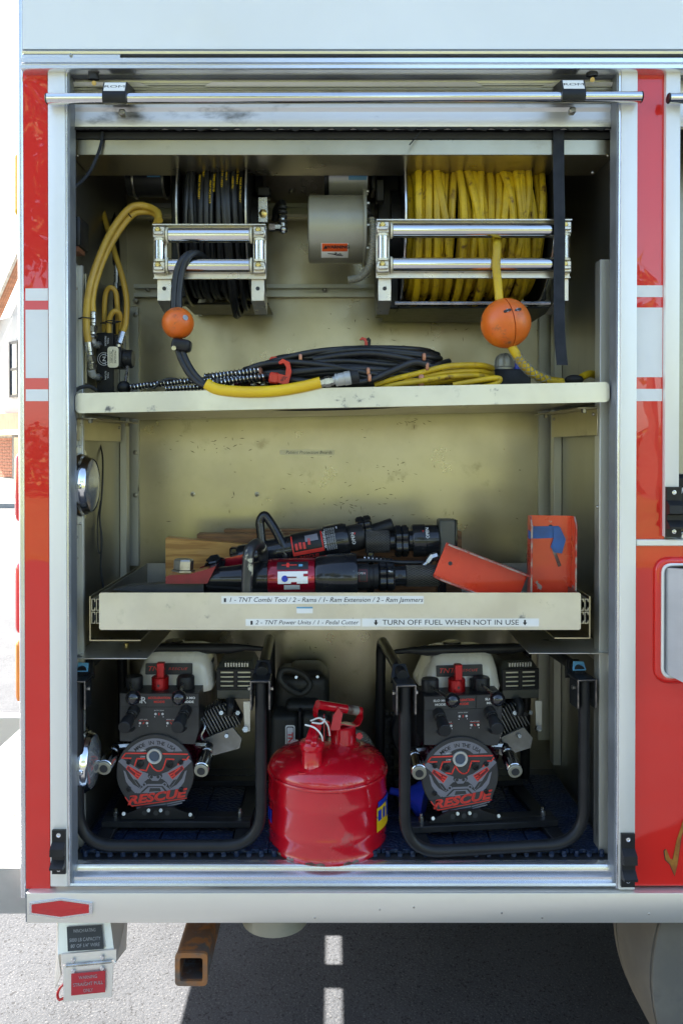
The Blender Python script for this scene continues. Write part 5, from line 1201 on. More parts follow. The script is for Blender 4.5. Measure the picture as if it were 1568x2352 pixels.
for x_, z_ in ((863,1430),(1205,1430)):
    a = B(); u_ = U(1,TY); a.prism([(-2.2*u_,6*u_),(2.2*u_,6*u_),(2.2*u_,-0*u_),(5*u_,-0*u_),(0,-7*u_),(-5*u_,-0*u_),(-2.2*u_,-0*u_)], P(x_,z_,TY-.0010), (1,0,0), (0,0,1), .0002); a.build('arrow_print', mt['black_print'], fr_, angle=0)
for x_, z_ in ((517,1378),(578,1430)):
    a = B(); a.bx(X(x_-3,TY), X(x_+2,TY), TY-.0012, TY-.0008, Z(z_+5,TY), Z(z_-4,TY)); a.build('icon_print', mt['black_print'], fr_, angle=0)
a = B(); a.bx(X(681,TY), X(718,TY), TY-.0007, TY, Z(1409,TY), Z(1394,TY)); o = a.build('label', mt['label_white'], fr_)
a = B(); a.bx(X(681,TY), X(718,TY), TY-.0011, TY-.0007, Z(1397.5,TY), Z(1394,TY)); a.build('label_band', mt['label_blue'], fr_)
# --- wooden blocks at the back
def block(lbl, x0, x1, yl, yr, y0, th, mat_):
    p = P(x0,yl,y0); q = P(x1,yr,y0)
    a = B(); Hh = .004
    a.prism([(p.x, TF), (q.x, TF), (q.x, q.z-Hh), (q.x-.004, q.z), (p.x+.004, p.z), (p.x, p.z-Hh)], (0, y0+th, 0), (1,0,0), (0,0,1), th)
    o = a.build('wood_block', mt[mat_]); return tag(o, lbl, 'wood block', 'wooden cribbing blocks in the tray')
block('pale varnished wood wedge nearest in the tray behind the tools', 380, 760, 1234, 1268, .34, .04, 'wood')
block('dark brown wood board between the pale wedge and the rearmost board', 452, 1020, 1225, 1222, .40, .035, 'wood_dark')
block('darkest rear wood board standing highest behind the tools', 514, 1060, 1215, 1219, .455, .035, 'wood_dark')
# --- rescue tools
def along(p, q):
    p, q = Vector(p), Vector(q); return p, (q-p).normalized(), (q-p).length
def loopbar(pts, r, par, mat_='tool_black', rd=.03):
    a = B(); a.tube(bend(pts, rd, 6), r, 12); return a.build('carry_handle', mt[mat_], par)
def knurl(par, p, d, r, l, nm='grip'):
    a = B(); a.lathe([(0,0),(r*.9,0),(r,.002),(r,l-.002),(r*.9,l),(0,l)], p, d, 28); g_ = a.build(nm, mt['black_plastic'], par)
    a = B(); p = Vector(p); u = d.orthogonal().normalized(); v = d.cross(u); n = 26
    for s_ in (1,-1):
        for k in range(n):
            a.tube([p + d*(.003+(l-.006)*f) + (u*math.cos(2*math.pi*k/n+s_*f*1.6)+v*math.sin(2*math.pi*k/n+s_*f*1.6))*(r+.0003) for f in (0,.25,.5,.75,1)], .0007, 4)
    o = a.build('knurling', mt['knurl'], g_); o['kind'] = 'stuff'; return g_
def star(par, p, d, r, l):
    a = B(); p = Vector(p); u = Vector((0,0,1)); u = (u-d*u.dot(d)).normalized(); v = d.cross(u); n = 6
    prof = []
    for k in range(48):
        t = 2*math.pi*k/48; prof.append((t, r*(1+.11*math.cos(n*t))))
    for f0, f1, k0, k1 in ((0,.12,.86,1),(.12,.44,1,1),(.44,.5,1,.92),(.5,.56,.92,1),(.56,.88,1,1),(.88,1,1,.86)):
        A = [a.bm.verts.new(p+d*l*f0+(u*math.cos(t)+v*math.sin(t))*q*k0) for t, q in prof]; C = [a.bm.verts.new(p+d*l*f1+(u*math.cos(t)+v*math.sin(t))*q*k1) for t, q in prof]
        for i in range(48): a.bm.faces.new((A[i],A[(i+1)%48],C[(i+1)%48],C[i]))
        if f0 == 0: a.bm.faces.new(A[::-1])
        if f1 == 1: a.bm.faces.new(C)
    return a.build('star_grip', mt['tool_black'], par, angle=50)
def sticker_on(par, p, d, r, l0, l1, t0, t1, mat_, nm='decal', n=8):
    """patch of a cylinder about axis p+d*s between angles t0..t1 (0 = towards camera, + = up)"""
    a = B(); p = Vector(p); w_ = Vector((0,-1,0)); w_ = (w_-d*w_.dot(d)).normalized(); up = d.cross(w_); up = up if up.z > 0 else -up
    rows = []
    for k in range(n+1):
        t = R(t0+(t1-t0)*k/n); o = (w_*math.cos(t)+up*math.sin(t))*r
        rows.append([p+d*l0+o, p+d*l1+o])
    a.sheet(rows); return a.build(nm, mt[mat_], par, angle=60)
def text_on(par, s_, p, d, r, l, t, size, mat_, vertical=False, sx=1.0):
    p = Vector(p); w_ = Vector((0,-1,0)); w_ = (w_-d*w_.dot(d)).normalized(); up = d.cross(w_); up = up if up.z > 0 else -up
    nn = w_*math.cos(R(t))+up*math.sin(R(t)); tn = -w_*math.sin(R(t))+up*math.cos(R(t))
    lettering(s_, size, mt[mat_], p+d*l+nn*(r+.001), tn if vertical else d, -d if vertical else tn, par, sx=sx)
# front tool: spreader with steel blades
A1 = thing('combi_tool', 'black hydraulic spreader tool with red sleeve at front of tray', 'rescue tool', (X(640,.12), .12, TF))
ty = .125; pc = P(620,1322,ty); r1 = U(38,ty)
p, d, L = along(P(475,1330,ty), P(1010,1322,ty)); at = lambda xd: p + d*((X(xd,ty)-p.x)/d.x)
a = B(); a.lathe([(0,0),(.028,0),(.031,.008),(.034,.06),(.041,.11),(.046,.14),(.047,(at(617)-at(475)).length),(0,(at(617)-at(475)).length)], at(475), d, 32); a.build('body', mt['tool_black'], A1)
a = B(); a.lathe([(0,0),(r1+.006,0),(r1+.008,.003),(r1+.008,(at(724)-at(617)).length-.003),(r1+.006,(at(724)-at(617)).length),(0,(at(724)-at(617)).length)], at(617), d, 40); a.build('red_sleeve', mt['tool_red'], A1)
rs_ = r1+.0085; l_ = (at(724)-at(617)).length
sticker_on(A1, at(617), d, rs_, .20*l_, .86*l_, 33, 62, 'black_print'); sticker_on(A1, at(617), d, rs_+.0004, .22*l_, .85*l_, -8, 27, 'label_white')
sticker_on(A1, at(617), d, rs_+.0008, .30*l_, .62*l_, 46, 49, 'red_print'); sticker_on(A1, at(617), d, rs_+.0008, .40*l_, .46*l_, 40, 56, 'red_print'); sticker_on(A1, at(617), d, rs_+.0008, .66*l_, .74*l_, 42, 50, 'label_blue')
sticker_on(A1, at(617), d, rs_+.0009, .76*l_, .855*l_, 12, 20, 'tool_red'); sticker_on(A1, at(617), d, rs_+.0009, .50*l_, .62*l_, -8.5, -3, 'tool_red')
a = B(); cpt = at(617)+d*(.48*l_)+Vector((0,-rs_-.0012,.008)); a.lathe([(0,0),(.0085,0),(.0085,.0004)], cpt+Vector((-.014,0,-.002)), (0,-1,0), 24); a.build('decal', mt['funnel_blue'], A1)
a = B(); a.box(cpt+Vector((.004,-.0006,.002)), (.026,.0006,.0030), M=None); a.build('decal', mt['darkred_print'], A1)
sticker_on(A1, at(617), d, rs_+.0004, .35*l_, .68*l_, -26, -12, 'grey_text'); 
a = B(); lc = (at(820)-at(724)).length; a.lathe([(0,0),(r1+.009,0),(r1+.012,.005),(r1+.017,lc*.4),(r1+.020,lc-.010),(r1+.016,lc-.002),(r1-.004,lc),(0,lc)], at(725), d, 40); a.build('housing', mt['tool_black'], A1)
a = B(); lc = (at(868)-at(820)).length; a.lathe([(0,0),(.036,0),(.036,lc*.55),(.032,lc*.58),(.032,lc*.75),(.034,lc*.78),(.034,lc),(0,lc)], at(820), d, 32); a.build('control_collar', mt['black_plastic'], A1)
sticker_on(A1, at(820), d, .0364, .004, .026, -12, 40, 'darkred_print'); sticker_on(A1, at(820), d, .0368, .006, .024, -10, 36, 'black_print'); text_on(A1, 'OPEN', at(820), d, .0366, .011, 22, .008, 'white_print'); text_on(A1, 'v', at(820), d, .0366, .018, 25, .012, 'red_print')
star(A1, at(868), d, .036, (at(906)-at(868)).length)
a = B(); a.cyl(at(905), at(930), .027, seg=28); a.build('valve_neck', mt['tool_black'], A1)
a = B(); a.cyl(at(917)+Vector((0,-.0265,.004)), at(917)+Vector((0,-.029,.004)), .006, seg=14); a.build('neck_hole', mt['shadow_seal'], A1)
knurl(A1, at(930), d, .0285, (at(1008)-at(930)).length)
# jaws
a = B(); a.prism([(X(262,ty), Z(1352,ty)), (X(470,ty), Z(1366,ty)), (X(470,ty), Z(1330,ty)), (X(395,ty), Z(1336,ty)), (X(300,ty), Z(1344,ty))], (0, ty+.02, 0), (1,0,0), (0,0,1), .04); a.build('jaw', mt['jaw_steel'], A1, angle=0)
a = B(); a.prism([(X(386,ty),Z(1336,ty)), (X(480,ty),Z(1336,ty)), (X(500,ty),Z(1296,ty)), (X(470,ty),Z(1306,ty)), (X(440,ty),Z(1314,ty)), (X(392,ty),Z(1317,ty)), (X(386,ty),Z(1321,ty))], (0, ty+.035, 0), (1,0,0), (0,0,1), .07); a.build('red_cheek', mt['cheek'], A1, angle=0)
a = B(); bp_ = P(421,1312,ty-.02); a.lathe([(0,0),(.031,0),(.031,.004),(.024,.005),(.0265,.006),(.0265,.029),(.023,.033),(0,.033)], bp_, (.05,0,1), 6, a0=.35); a.build('pivot_bolt', mt['bolt'], A1, angle=20)
loopbar([P(566,1375,.05), P(567,1330,.055), P(571,1262,.06), P(590,1247,.11), P(604,1262,.18), P(604,1340,.19)], U(13,.08), A1, 'scuffed', .02)
# rear tool: cutter with black graphic sleeve
A2 = thing('cutter_tool', 'black hydraulic cutter tool with red graphic sleeve lying behind the spreader', 'rescue tool', (X(640,.26), .26, TF))
ty2 = .25; p, d, L = along(P(560,1283,ty2), P(835,1231,ty2)); at2 = lambda xd: p + d*((X(xd,ty2)-p.x)/d.x)
seg_ = lambda q0, q1: (at2(q1)-at2(q0)).length
a = B(); l_ = seg_(548,672); a.lathe([(0,0),(.036,0),(.040,.008),(.042,l_),(0,l_)], at2(548), d, 32); a.build('body', mt['tool_black'], A2)
a = B(); l_ = seg_(672,745); a.lathe([(0,0),(.043,0),(.0445,.002),(.0445,l_-.002),(.043,l_),(0,l_)], at2(672), d, 32); a.build('graphic_sleeve', mt['black_plastic'], A2)
sticker_on(A2, at2(672), d, .0450, .04*l_, .96*l_, -20, -6, 'red_print'); sticker_on(A2, at2(672), d, .0450, .02*l_, .06*l_, -20, 60, 'red_print'); sticker_on(A2, at2(672), d, .0450, .94*l_, .98*l_, -20, 60, 'red_print')
for f0, t0 in ((.12,0),(.24,2),(.36,0),(.52,12)): sticker_on(A2, at2(672), d, .0452, f0*l_, (f0+.08)*l_, t0, t0+24, 'red_print')
sticker_on(A2, at2(672), d, .0452, .45*l_, .85*l_, 24, 50, 'grey_print'); text_on(A2, 'RESCUE', at2(672), d, .0452, .5*l_, -32, .016, 'red_print')
a = B(); l_ = seg_(745,800); a.lathe([(0,0),(.040,0),(.049,.003),(.049,l_-.012),(.044,l_),(0,l_)], at2(745), d, 36); a.build('housing', mt['tool_black'], A2)
for k in range(5): text_on(A2, 'HIGH PRESSURE FLUID', at2(745), d, .0492, .008+k*.0062, 18, .0062, 'grey_text', vertical=True)
text_on(A2, 'WARNING', at2(745), d, .0492, .004, 18, .010, 'white_print', vertical=True)
a = B(); l_ = seg_(800,836); a.lathe([(0,0),(.036,0),(.038,.003),(.038,l_*.7),(.034,l_),(0,l_)], at2(800), d, 32); a.build('control_collar', mt['black_plastic'], A2)
text_on(A2, 'OPEN', at2(800), d, .0384, .014, 5, .013, 'white_print', vertical=True); text_on(A2, 'v', at2(800), d, .0384, .02, 25, .014, 'red_print')
star(A2, at2(812)+Vector((.01,.03,.02)), d, .033, .045)
a = B(); a.prism([(X(458,.22),Z(1316,.22)), (X(566,.22),Z(1310,.22)), (X(568,.22),Z(1270,.22)), (X(530,.22),Z(1279,.22)), (X(495,.22),Z(1288,.22)), (X(460,.22),Z(1302,.22))], (0, .26, 0), (1,0,0), (0,0,1), .05); a.build('red_cheek', mt['tool_red'], A2, angle=0)
a = B(); a.lathe([(0,0),(.026,0),(.026,.004),(.020,.005),(.022,.006),(.022,.018),(.018,.021),(0,.021)], P(494,1296,.20), (-.2,-.45,.85), 6); a.lathe([(.030,-.004),(.030,.003),(.026,.004)], P(494,1296,.20), (-.2,-.45,.85), 20); a.build('pivot_bolt', mt['tool_black'], A2, angle=20)
a = B(); a.box((X(548,.3),.30,Z(1268,.3)), (.05,.04,.03), .004); a.build('pivot_block', mt['tool_black'], A2)
a = B(); a.bx(X(440,.22), X(560,.22), .2, .26, TF+.001, Z(1316,.22), .01); a.build('jaw', mt['jaw_steel'], A2)
loopbar([P(612,1335,.24), P(604,1270,.24), P(596,1196,.25), P(607,1180,.25), P(632,1215,.24), P(655,1262,.22), P(654,1310,.22)], U(10.5,.24), A2, 'tool_black', .025)
# ram at the back right
A3 = thing('hydraulic_ram', 'black knurled ram tool with scraped olive end block behind front tool', 'rescue tool', (X(940,.22), .22, TF))
ty3 = .235; p, d, L = along(P(836,1245,ty3), P(1052,1239,ty3)); at3 = lambda xd: p + d*((X(xd,ty3)-p.x)/d.x); sg3 = lambda q0, q1: (at3(q1)-at3(q0)).length
knurl(A3, at3(838), d, .031, sg3(838,895))
a = B(); a.cyl(at3(895), at3(908), .025, seg=24); a.cyl(at3(936), at3(948), .030, seg=24); a.split('valve_neck', mt['tool_black'], A3)
star(A3, at3(905), d, .041, sg3(905,938))
a = B(); l_ = sg3(946,1004); a.lathe([(0,0),(.044,0),(.047,.004),(.047,l_*.5),(.045,l_*.52),(.045,l_),(0,l_)], at3(946), d, 32); a.build('control_collar', mt['tool_black'], A3)
text_on(A3, 'OPEN', at3(946), d, .0472, .040, 32, .013, 'white_print', vertical=True); text_on(A3, 'v', at3(946), d, .0472, .028, 40, .012, 'red_print')
a = B(); q = at3(1006); a.box(q+Vector((.022,0,.004)), (.045,.075,.11), .004); eb = a.build('end_block', mt['olive'], A3)
a = B(); a.box(q+Vector((.047,0,.004)), (.005,.076,.112), .001); a.build('end_plate', mt['tool_black'], A3)
a = B(); a.bx(q.x-.004, q.x+.02, .21, .26, TF, q.z-.05, .004); a.bx(at3(842).x, at3(842).x+.02, .21, .26, TF, q.z-.03, .004); a.split('foot', mt['tool_black'], A3)
a = B(); dd = (P(905,1205,.28)-P(850,1222,.28)).normalized(); a.cyl(P(855,1222,.28), P(903,1206,.28), .022, seg=20, bev=.003); a.build('pistol_grip', mt['black_plastic'], A3)
# hose tail with spring between them
spring(P(835,1283,.20), P(900,1290,.19), .010, .010, .0013, A3)
a = B(); a.tube([P(960,1312,.16), P(985,1290,.16)], .009, 10); a.tube([P(983,1291,.16), P(994,1276,.16)], .0105, 6); a.tube([P(992,1280,.16), P(1004,1276,.16)], .012, 8); a.build('hose_fitting', mt['steel'], A1)
hose([P(790,1290,.19), P(850,1287,.19), P(920,1292,.18), P(985,1292,.18)], .006, 'hose_black', A3)
# --- ram jammers: folded channels
def jam(lbl, Mx, w_, h_, dep, tape):
    t = thing('ram_jammer', lbl, 'ram jammer', tuple(Mx.translation), 'painted steel ram jammers in the tray')
    a = B(); th = .005
    a.prism(rrect(-w_/2, w_/2, 0, h_, .004), (0,th,0), (1,0,0), (0,0,1), th, M=Mx)
    a.build('web', mt['jammer'], t)
    for s_ in (-1, 1):
        a = B(); x_ = s_*w_/2
        a.prism([(0,0),(-dep,.004),(-dep,h_-.022),(-dep*.55,h_),(0,h_)], (x_-(.005 if s_ > 0 else 0), -.0002, 0), (0,1,0), (0,0,1), .005, M=Mx); fo = a.build('flange', mt['jammer'], t)
        a = B(); a.tube([Mx @ Vector((x_-s_*.0025, -dep, .006)), Mx @ Vector((x_-s_*.0025, -dep, h_-.024)), Mx @ Vector((x_-s_*.0025, -dep*.56, h_-.001))], .0027, 6); a.build('worn_edge', mt['jammer_edge'], fo)
    a = B(); a.cyl((0,-.0008,h_-.030), (0,.0004,h_-.030), .0055, seg=16, M=Mx); a.build('hole', mt['shadow_seal'], t)
    return t
jw, jh = U(104,.10), U(185,.10)
Mx = Matrix.Translation((X(1262,.13), .13, TF)) @ Matrix.Rotation(R(-4),4,'Z') @ Matrix.Rotation(R(.5),4,'Y') 
t = jam('upright red ram jammer patched with blue tape in the tray corner', Mx, jw, Z(1184,.13)-TF, .05, True)
hh = Z(1184,.13)-TF
a = B(); a.prism([(-.052,hh-.064),(.020,hh-.060),(.022,hh-.028),(-.052,hh-.030)], (0,-.0006,0), (1,0,0), (0,0,1), .0006, M=Mx); a.prism([(.000,hh-.085),(.010,hh-.100),(.030,hh-.102),(.040,hh-.064),(.024,hh-.030),(.006,hh-.034),(.008,hh-.06)], (0,-.003,0), (1,0,0), (0,0,1), .0025, M=Mx); a.build('blue_tape', mt['tape_blue'], t, angle=0)
a = B(); a.prism([(-.050,0),(-.012,0),(-.012,.022),(-.050,.020)], (-jw/2-.0006,-.0,hh-.06), (0,1,0), (0,0,1), -.0006, M=Mx); a.build('blue_tape', mt['tape_blue'], t, angle=0)
a = B(); a.prism([(.004,hh-.092),(.014,hh-.094),(.030,hh-.135),(.022,hh-.140)], (0,-.0009,0), (1,0,0), (0,0,1), .0004, M=Mx); a.build('bare_patch', mt['bare_steel'], t, angle=0)
xj = X(1095,.10)
ca, cb2 = P(1020,1242,.09), P(1000,1328,.09)
ctr = (P(1020,1245,.085)+P(1000,1325,.085))*.5
axis_x = (P(1000,1325,.085)-P(1020,1245,.085)).normalized(); axis_z = -(P(1206,1330,.13)-P(1030,1285,.085)).normalized()
axis_z = Vector((-.925,-.10,.37)).normalized(); axis_x = (axis_x-axis_z*axis_x.dot(axis_z)).normalized(); axis_y = axis_z.cross(axis_x)
if axis_y.y < 0: axis_x = -axis_x; axis_y = -axis_y
hj = .24
o_ = ctr - axis_z*hj
Mj = Matrix(((axis_x.x,axis_y.x,axis_z.x,o_.x),(axis_x.y,axis_y.y,axis_z.y,o_.y),(axis_x.z,axis_y.z,axis_z.z,o_.z),(0,0,0,1)))
jam('tilted red ram jammer lying against the upright one in the tray', Mj, U(84,.09), hj, .038, False)
# ------------------------------------------------------------------ hydraulic power units
UO = Vector((X(388,.062), .062, MATZ+.0006))
def Lc(xd, yd, ly): return P(xd, yd, UO.y+ly) - UO
PU = bpy.data.objects.new('power_unit', None); col.objects.link(PU); PU.empty_display_size = .05
def loft(layers, cap=True, b=None):
    b = b or B(); rings = []
    for z, x0, x1, y0, y1, r in layers:
        rings.append([b.bm.verts.new((p[0], p[1], z)) for p in rrect(x0, x1, y0, y1, r, 4)])
    for A, C in zip(rings, rings[1:]):
        n = len(A)
        for i in range(n): b.bm.faces.new((A[i], A[(i+1)%n], C[(i+1)%n], C[i]))
    b.bm.faces.new(rings[0][::-1]); b.bm.faces.new(rings[-1]); return b
hw, tr = .241, .0152
zt_ = Lc(388,1562,0).z
a = B(); a.tube(bend([(-hw,0,zt_),(-hw,0,tr),(hw,0,tr),(hw,0,zt_)], .10, 10), tr, 16); a.build('front_hoop', mt['black_metal'], PU)
zb_ = .470
for s_ in (-1,1):
    a = B(); a.tube(bend([(s_*hw, .03, zt_+.012), (s_*hw, .10, zb_), (s_*hw*.97, .425, zb_+.004), (s_*hw*.97, .445, .012)], .055, 8), tr, 14); a.build('rear_rail', mt['black_metal'], PU)
    a = B()
    a.bx(s_*hw-.026, s_*hw-.021, -.020, .035, zt_-.075, zt_-.004, .001); a.bx(s_*hw+.021, s_*hw+.026, -.020, .035, zt_-.075, zt_-.004, .001); a.bx(s_*hw-.026, s_*hw+.026, -.020, .05, zt_-.004, zt_+.004, .002)
    a.prism([(-.026,0),(.026,0),(.017,.045),(-.017,.045)], (s_*hw,.0505,zt_-.004), (1,0,0), (0,.6,.8), -.02)
    br_ = a.build('fold_bracket', mt['black_metal'], PU, angle=20)
    a = B(); a.tube([(s_*hw-.0245, -.0205, zt_-.072), (s_*hw-.0245, -.0205, zt_+.001), (s_*hw+.0245, -.0205, zt_+.001), (s_*hw+.0245, -.0205, zt_-.072)], .0022, 6); a.build('worn_edge', mt['worn_bracket'], br_)
    for q in (-1,1):
        a = B(); a.cyl((s_*hw+q*.026, .0, zt_-.022), (s_*hw+q*.033, .0, zt_-.022), .0062, seg=6); a.build('bolt', mt['steel'], br_)
a = B(); a.tube([(-hw*.97,.245,zb_+.006),(-.175,.245,zb_+.010),(-.13,.245,zb_+.008),(.13,.245,zb_+.008),(.175,.245,zb_+.010),(hw*.97,.245,zb_+.006)], [.006,.009,tr,tr,.009,.006], 14); a.build('cross_bar', mt['black_metal'], PU)
a = B(); a.bx(hw-.02, hw+.022, -.0, .03, zt_+.005, zt_+.006); a.build('blue_tape', mt['tape_blue'], PU) if False else None
b0 = Lc(206,1903,.085); b1 = Lc(582,1888,.085)
a = B(); a.bx(-.205, .205, .085, .115, b0.z, b1.z, .002); a.bx(-.205, .205, .115, .150, b1.z-.004, b1.z, .001); a.split('base_bar', mt['black_metal'], PU)
a = B(); a.bx(-.2, .2, .36, .40, b0.z, b1.z, .002); a.build('base_bar', mt['black_metal'], PU)
for s_ in (-1,1):
    a = B(); a.bx(s_*.185-.020, s_*.185+.020, .02, .44, b0.z-.018, b0.z-.001, .002); a.build('base_runner', mt['black_metal'], PU)
    for y_ in (.10,):
        a = B(); q = Vector((s_*.172, .118, b1.z)); a.cyl(q, q+Vector((0,0,.012)), .008, seg=6); a.cyl(q+Vector((0,0,.012)), q+Vector((0,0,.022)), .005, seg=10); a.build('bolt', mt['steel'], PU)
# disc pump
dc = Lc(357,1775,.12); DR = U(89.5,UO.y+.12)
a = B(); a.lathe([(0,0),(DR-.006,0),(DR-.006,.10),(DR-.02,.13),(0,.13)], dc+Vector((0,.006,0)), (0,1,0), 56); a.build('pump_housing', mt['maroon'], PU)
a = B(); a.lathe([(0,0),(DR-.002,0),(DR,.002),(DR,.008),(0,.008)], dc+Vector((0,-.004,0)), (0,1,0), 64); fp = a.build('face_plate', mt['dark_plate'], PU)
fy = dc.y-.0044
def D(x, y): return (dc.x+(x-668)/567*DR, dc.z+(715-y)/567*DR)
def dpoly(pts, mat_, lv=1, nm='print', mirror=False):
    a = B()
    for m_ in ((0,1) if mirror else (0,)):
        q = [D(1336-x if m_ else x, y) for x, y in pts]
        vs = [a.bm.verts.new((u, fy-.00025*lv, v)) for u, v in q]; a.bm.faces.new(vs)
    return a.split(nm, mt[mat_], fp, angle=0) if mirror else a.build(nm, mt[mat_], fp, angle=0)
def dline(lines, wd, mat_, lv=2, nm='print'):
    a = B()
    for ln in lines:
        for (x0,y0),(x1,y1) in zip(ln, ln[1:]):
            L = math.hypot(x1-x0,y1-y0); nx, ny = -(y1-y0)/L*wd/2, (x1-x0)/L*wd/2; ex, ey = (x1-x0)/L*wd*.3, (y1-y0)/L*wd*.3
            q = [D(x0+nx-ex,y0+ny-ey), D(x1+nx+ex,y1+ny+ey), D(x1-nx+ex,y1-ny+ey), D(x0-nx-ex,y0-ny-ey)]
            a.bm.faces.new([a.bm.verts.new((u, fy-.00025*lv, v)) for u, v in q])
    return a.build(nm, mt[mat_], fp, angle=0)
arc = [(668+522*math.cos(R(t)), 735-530*math.sin(R(t))) for t in range(40,141,5)]
inn = [(668+300*math.cos(R(t)), 700-385*math.sin(R(t))) for t in range(128,51,-6)]
dpoly(arc + [(480,402)] + inn[1:-1] + [(860,402)], 'grey_print', 1)
# lettering round the arc
bbx = B(); txt = 'MADE IN THE USA'
for i, ch in enumerate(txt):
    if ch == ' ': continue
    t = R(128 - i*(76/14)); rr_ = 445
    me = text_mesh(ch, .0150, offset=.0003)
    u_, v_ = D(668+rr_*math.cos(t), 715-rr_*math.sin(t))
    ux = Vector((math.sin(t),0,-math.cos(t))); vz = Vector((math.cos(t),0,math.sin(t)))
    me.transform(frame((u_, fy-.0005, v_), ux, vz) @ Matrix.Diagonal((1.0,1,1,1))); bbx.join(me)
bbx.build('lettering', mt['black_print'], fp, angle=0)
RL = [[(320,495),(185,492),(238,424),(548,424)], [(785,430),(1142,437)], [(1160,468),(1125,516),(1070,512)], [(368,610),(405,500),(520,500)], [(450,662),(540,678),(590,560),(640,640),(690,678),(735,684),(775,662),(800,610),(832,505),(945,512)], [(1000,595),(1015,570)]]
dline(RL, 19, 'red_print', 3)
dpoly([(130,540),(185,498),(480,690),(570,722),(560,760),(610,830),(560,850),(500,850),(470,900),(450,935),(400,880),(250,650)], 'grey_print', 1, mirror=True)
dpoly([(205,670),(235,690),(275,790),(350,880),(450,940),(430,985),(380,1010),(320,950),(245,840)], 'grey_print', 1, mirror=True)
dpoly([(350,800),(400,815),(465,905),(440,920)], 'dark_plate', 2, mirror=True)
dpoly([(270,602),(482,716),(415,806),(245,650)], 'red_print', 2, mirror=True); dpoly([(276,614),(468,718),(413,792),(256,650)], 'darkred_print', 3, mirror=True)
dline([[(310,640),(395,710),(385,745),(430,770)], [(395,710),(445,735)], [(1026,640),(941,710),(951,745),(906,770)], [(941,710),(891,735)]], 22, 'red_print', 4)
dpoly([(560,760),(590,735),(640,742),(668,752),(696,742),(745,735),(776,760),(720,835),(616,835)], 'dark_plate', 2); dpoly([(575,765),(600,745),(640,752),(668,762),(696,752),(736,745),(760,765),(712,825),(624,825)], 'grey_print', 3)
for x_ in (615, 712): 
    a = B(); u_, v_ = D(x_,768); a.lathe([(0,0),(.0045,0)], (u_, fy-.0012, v_), (0,-1,0), 14); a.build('print', mt['dark_plate'], fp, angle=0)
dpoly([(500,850),(560,800),(776,800),(836,850),(870,900),(760,872),(570,872),(470,905)], 'dark_plate', 2)
dpoly([(400,1008),(420,962),(560,872),(775,872),(900,955),(860,1000)], 'grey_print', 3); dpoly([(450,1000),(555,900),(780,900),(850,985)], 'dark_plate', 4); dpoly([(480,1000),(575,915),(760,915),(820,985)], 'grey_print', 5); dpoly([(580,985),(595,930),(740,930),(755,975)], 'dark_plate', 6)
for x_ in (508, 808):
    a = B(); u_, v_ = D(x_,880); a.lathe([(.0035,0),(.0065,0)], (u_, fy-.0018, v_), (0,-1,0), 16); a.build('print', mt['grey_print'], fp, angle=0)
# RESCUE
dpoly([(230,1060),(1172,918),(1128,1078),(330,1195)], 'dark_plate', 6)
cx_, cz_ = D(705,1060); rot = R(8)
for off, m_, lv in ((.0018,'red_print',7), (-.0017,'dark_plate',8)):
    me = text_mesh('RESCUE', .040, shear=.30, offset=off, space=1.02)
    w0 = min(v.co.x for v in me.vertices); w1 = max(v.co.x for v in me.vertices); k = (DR*2*.775 + (.003 if lv == 7 else 0))/(w1-w0)
    me.transform(frame((cx_, fy-.00025*lv, cz_), (math.cos(rot),0,math.sin(rot)), (-math.sin(rot),0,math.cos(rot))) @ Matrix.Translation((-(w0+w1)/2*k,0,0)) @ Matrix.Diagonal((k,.80,1,1)))
    link(me, 'lettering', mt[m_], fp)
dline([[(330,1195),(1128,1078)]], 14, 'red_print', 7); dline([[(232,1062),(330,1195)]], 14, 'red_print', 7)
dline([[(840,1165),(1100,1110)], [(850,1195),(1060,1150)], [(400,1225),(820,1165)]], 14, 'grey_print', 2)
lettering('HIGH', .006, mt['white_print'], (*[D(493,380)[0]], fy-.0012, D(493,380)[1]), (1,0,0), (0,0,1), fp); lettering('LOW', .006, mt['white_print'], (D(490,474)[0], fy-.0012, D(490,474)[1]), (1,0,0), (0,0,1), fp)
u_, v_ = D(660,462)
a = B(); a.lathe([(.0145,0),(.0145,.004),(.0165,.006),(.0205,.006),(.0215,.004),(.0215,0)], (u_, fy, v_), (0,-1,0), 32); a.build('sight_ring', mt['light_motor'], fp)
a = B(); a.lathe([(0,.002),(.0146,.002)], (u_, fy, v_), (0,-1,0), 24); a.build('sight_glass', mt['window_glass'], fp)
for x_, y_, r_ in ((455,575,.0095),(885,580,.0095),(287,548,.0062),(1045,552,.0062),(287,943,.0065),(1047,950,.0065)):
    u_, v_ = D(x_,y_); a = B(); a.lathe([(r_,0),(r_,.004),(r_*.8,.005),(r_*.5,.005),(r_*.45,.002),(0,.002)], (u_, fy-.0014, v_), (0,-1,0), 16); a.build('cap_screw', mt['black_metal'], fp)
# foot bracket
a = B(); ft = lambda xd, yd: (Lc(xd,yd,.10).x, Lc(xd,yd,.10).z)
a.prism([ft(277,1881), ft(447,1881), ft(445,1874), ft(395,1855), ft(325,1855), ft(281,1875)], (0,.105,0), (1,0,0), (0,0,1), .006); a.bx(ft(277,1881)[0], ft(447,1881)[0], .106, .16, ft(277,1881)[1]-.001, ft(277,1881)[1]+.004); fb = a.build('foot_bracket', mt['black_metal'], PU, angle=0)
for x_ in (332,358,384):
    a = B(); q = Lc(x_,1868,.0985); a.lathe([(0,0),(.007,0)], q, (0,-1,0), 18); a.build('hole', mt['shadow_seal'], fb)
for x_, y_ in ((341,1862),(369,1862),(284,1870),(437,1872)):
    a = B(); a.cyl(Lc(x_,y_,.0985), Lc(x_,y_,.0925), .0050, seg=8); a.build('bolt', mt['bolt'], fb)
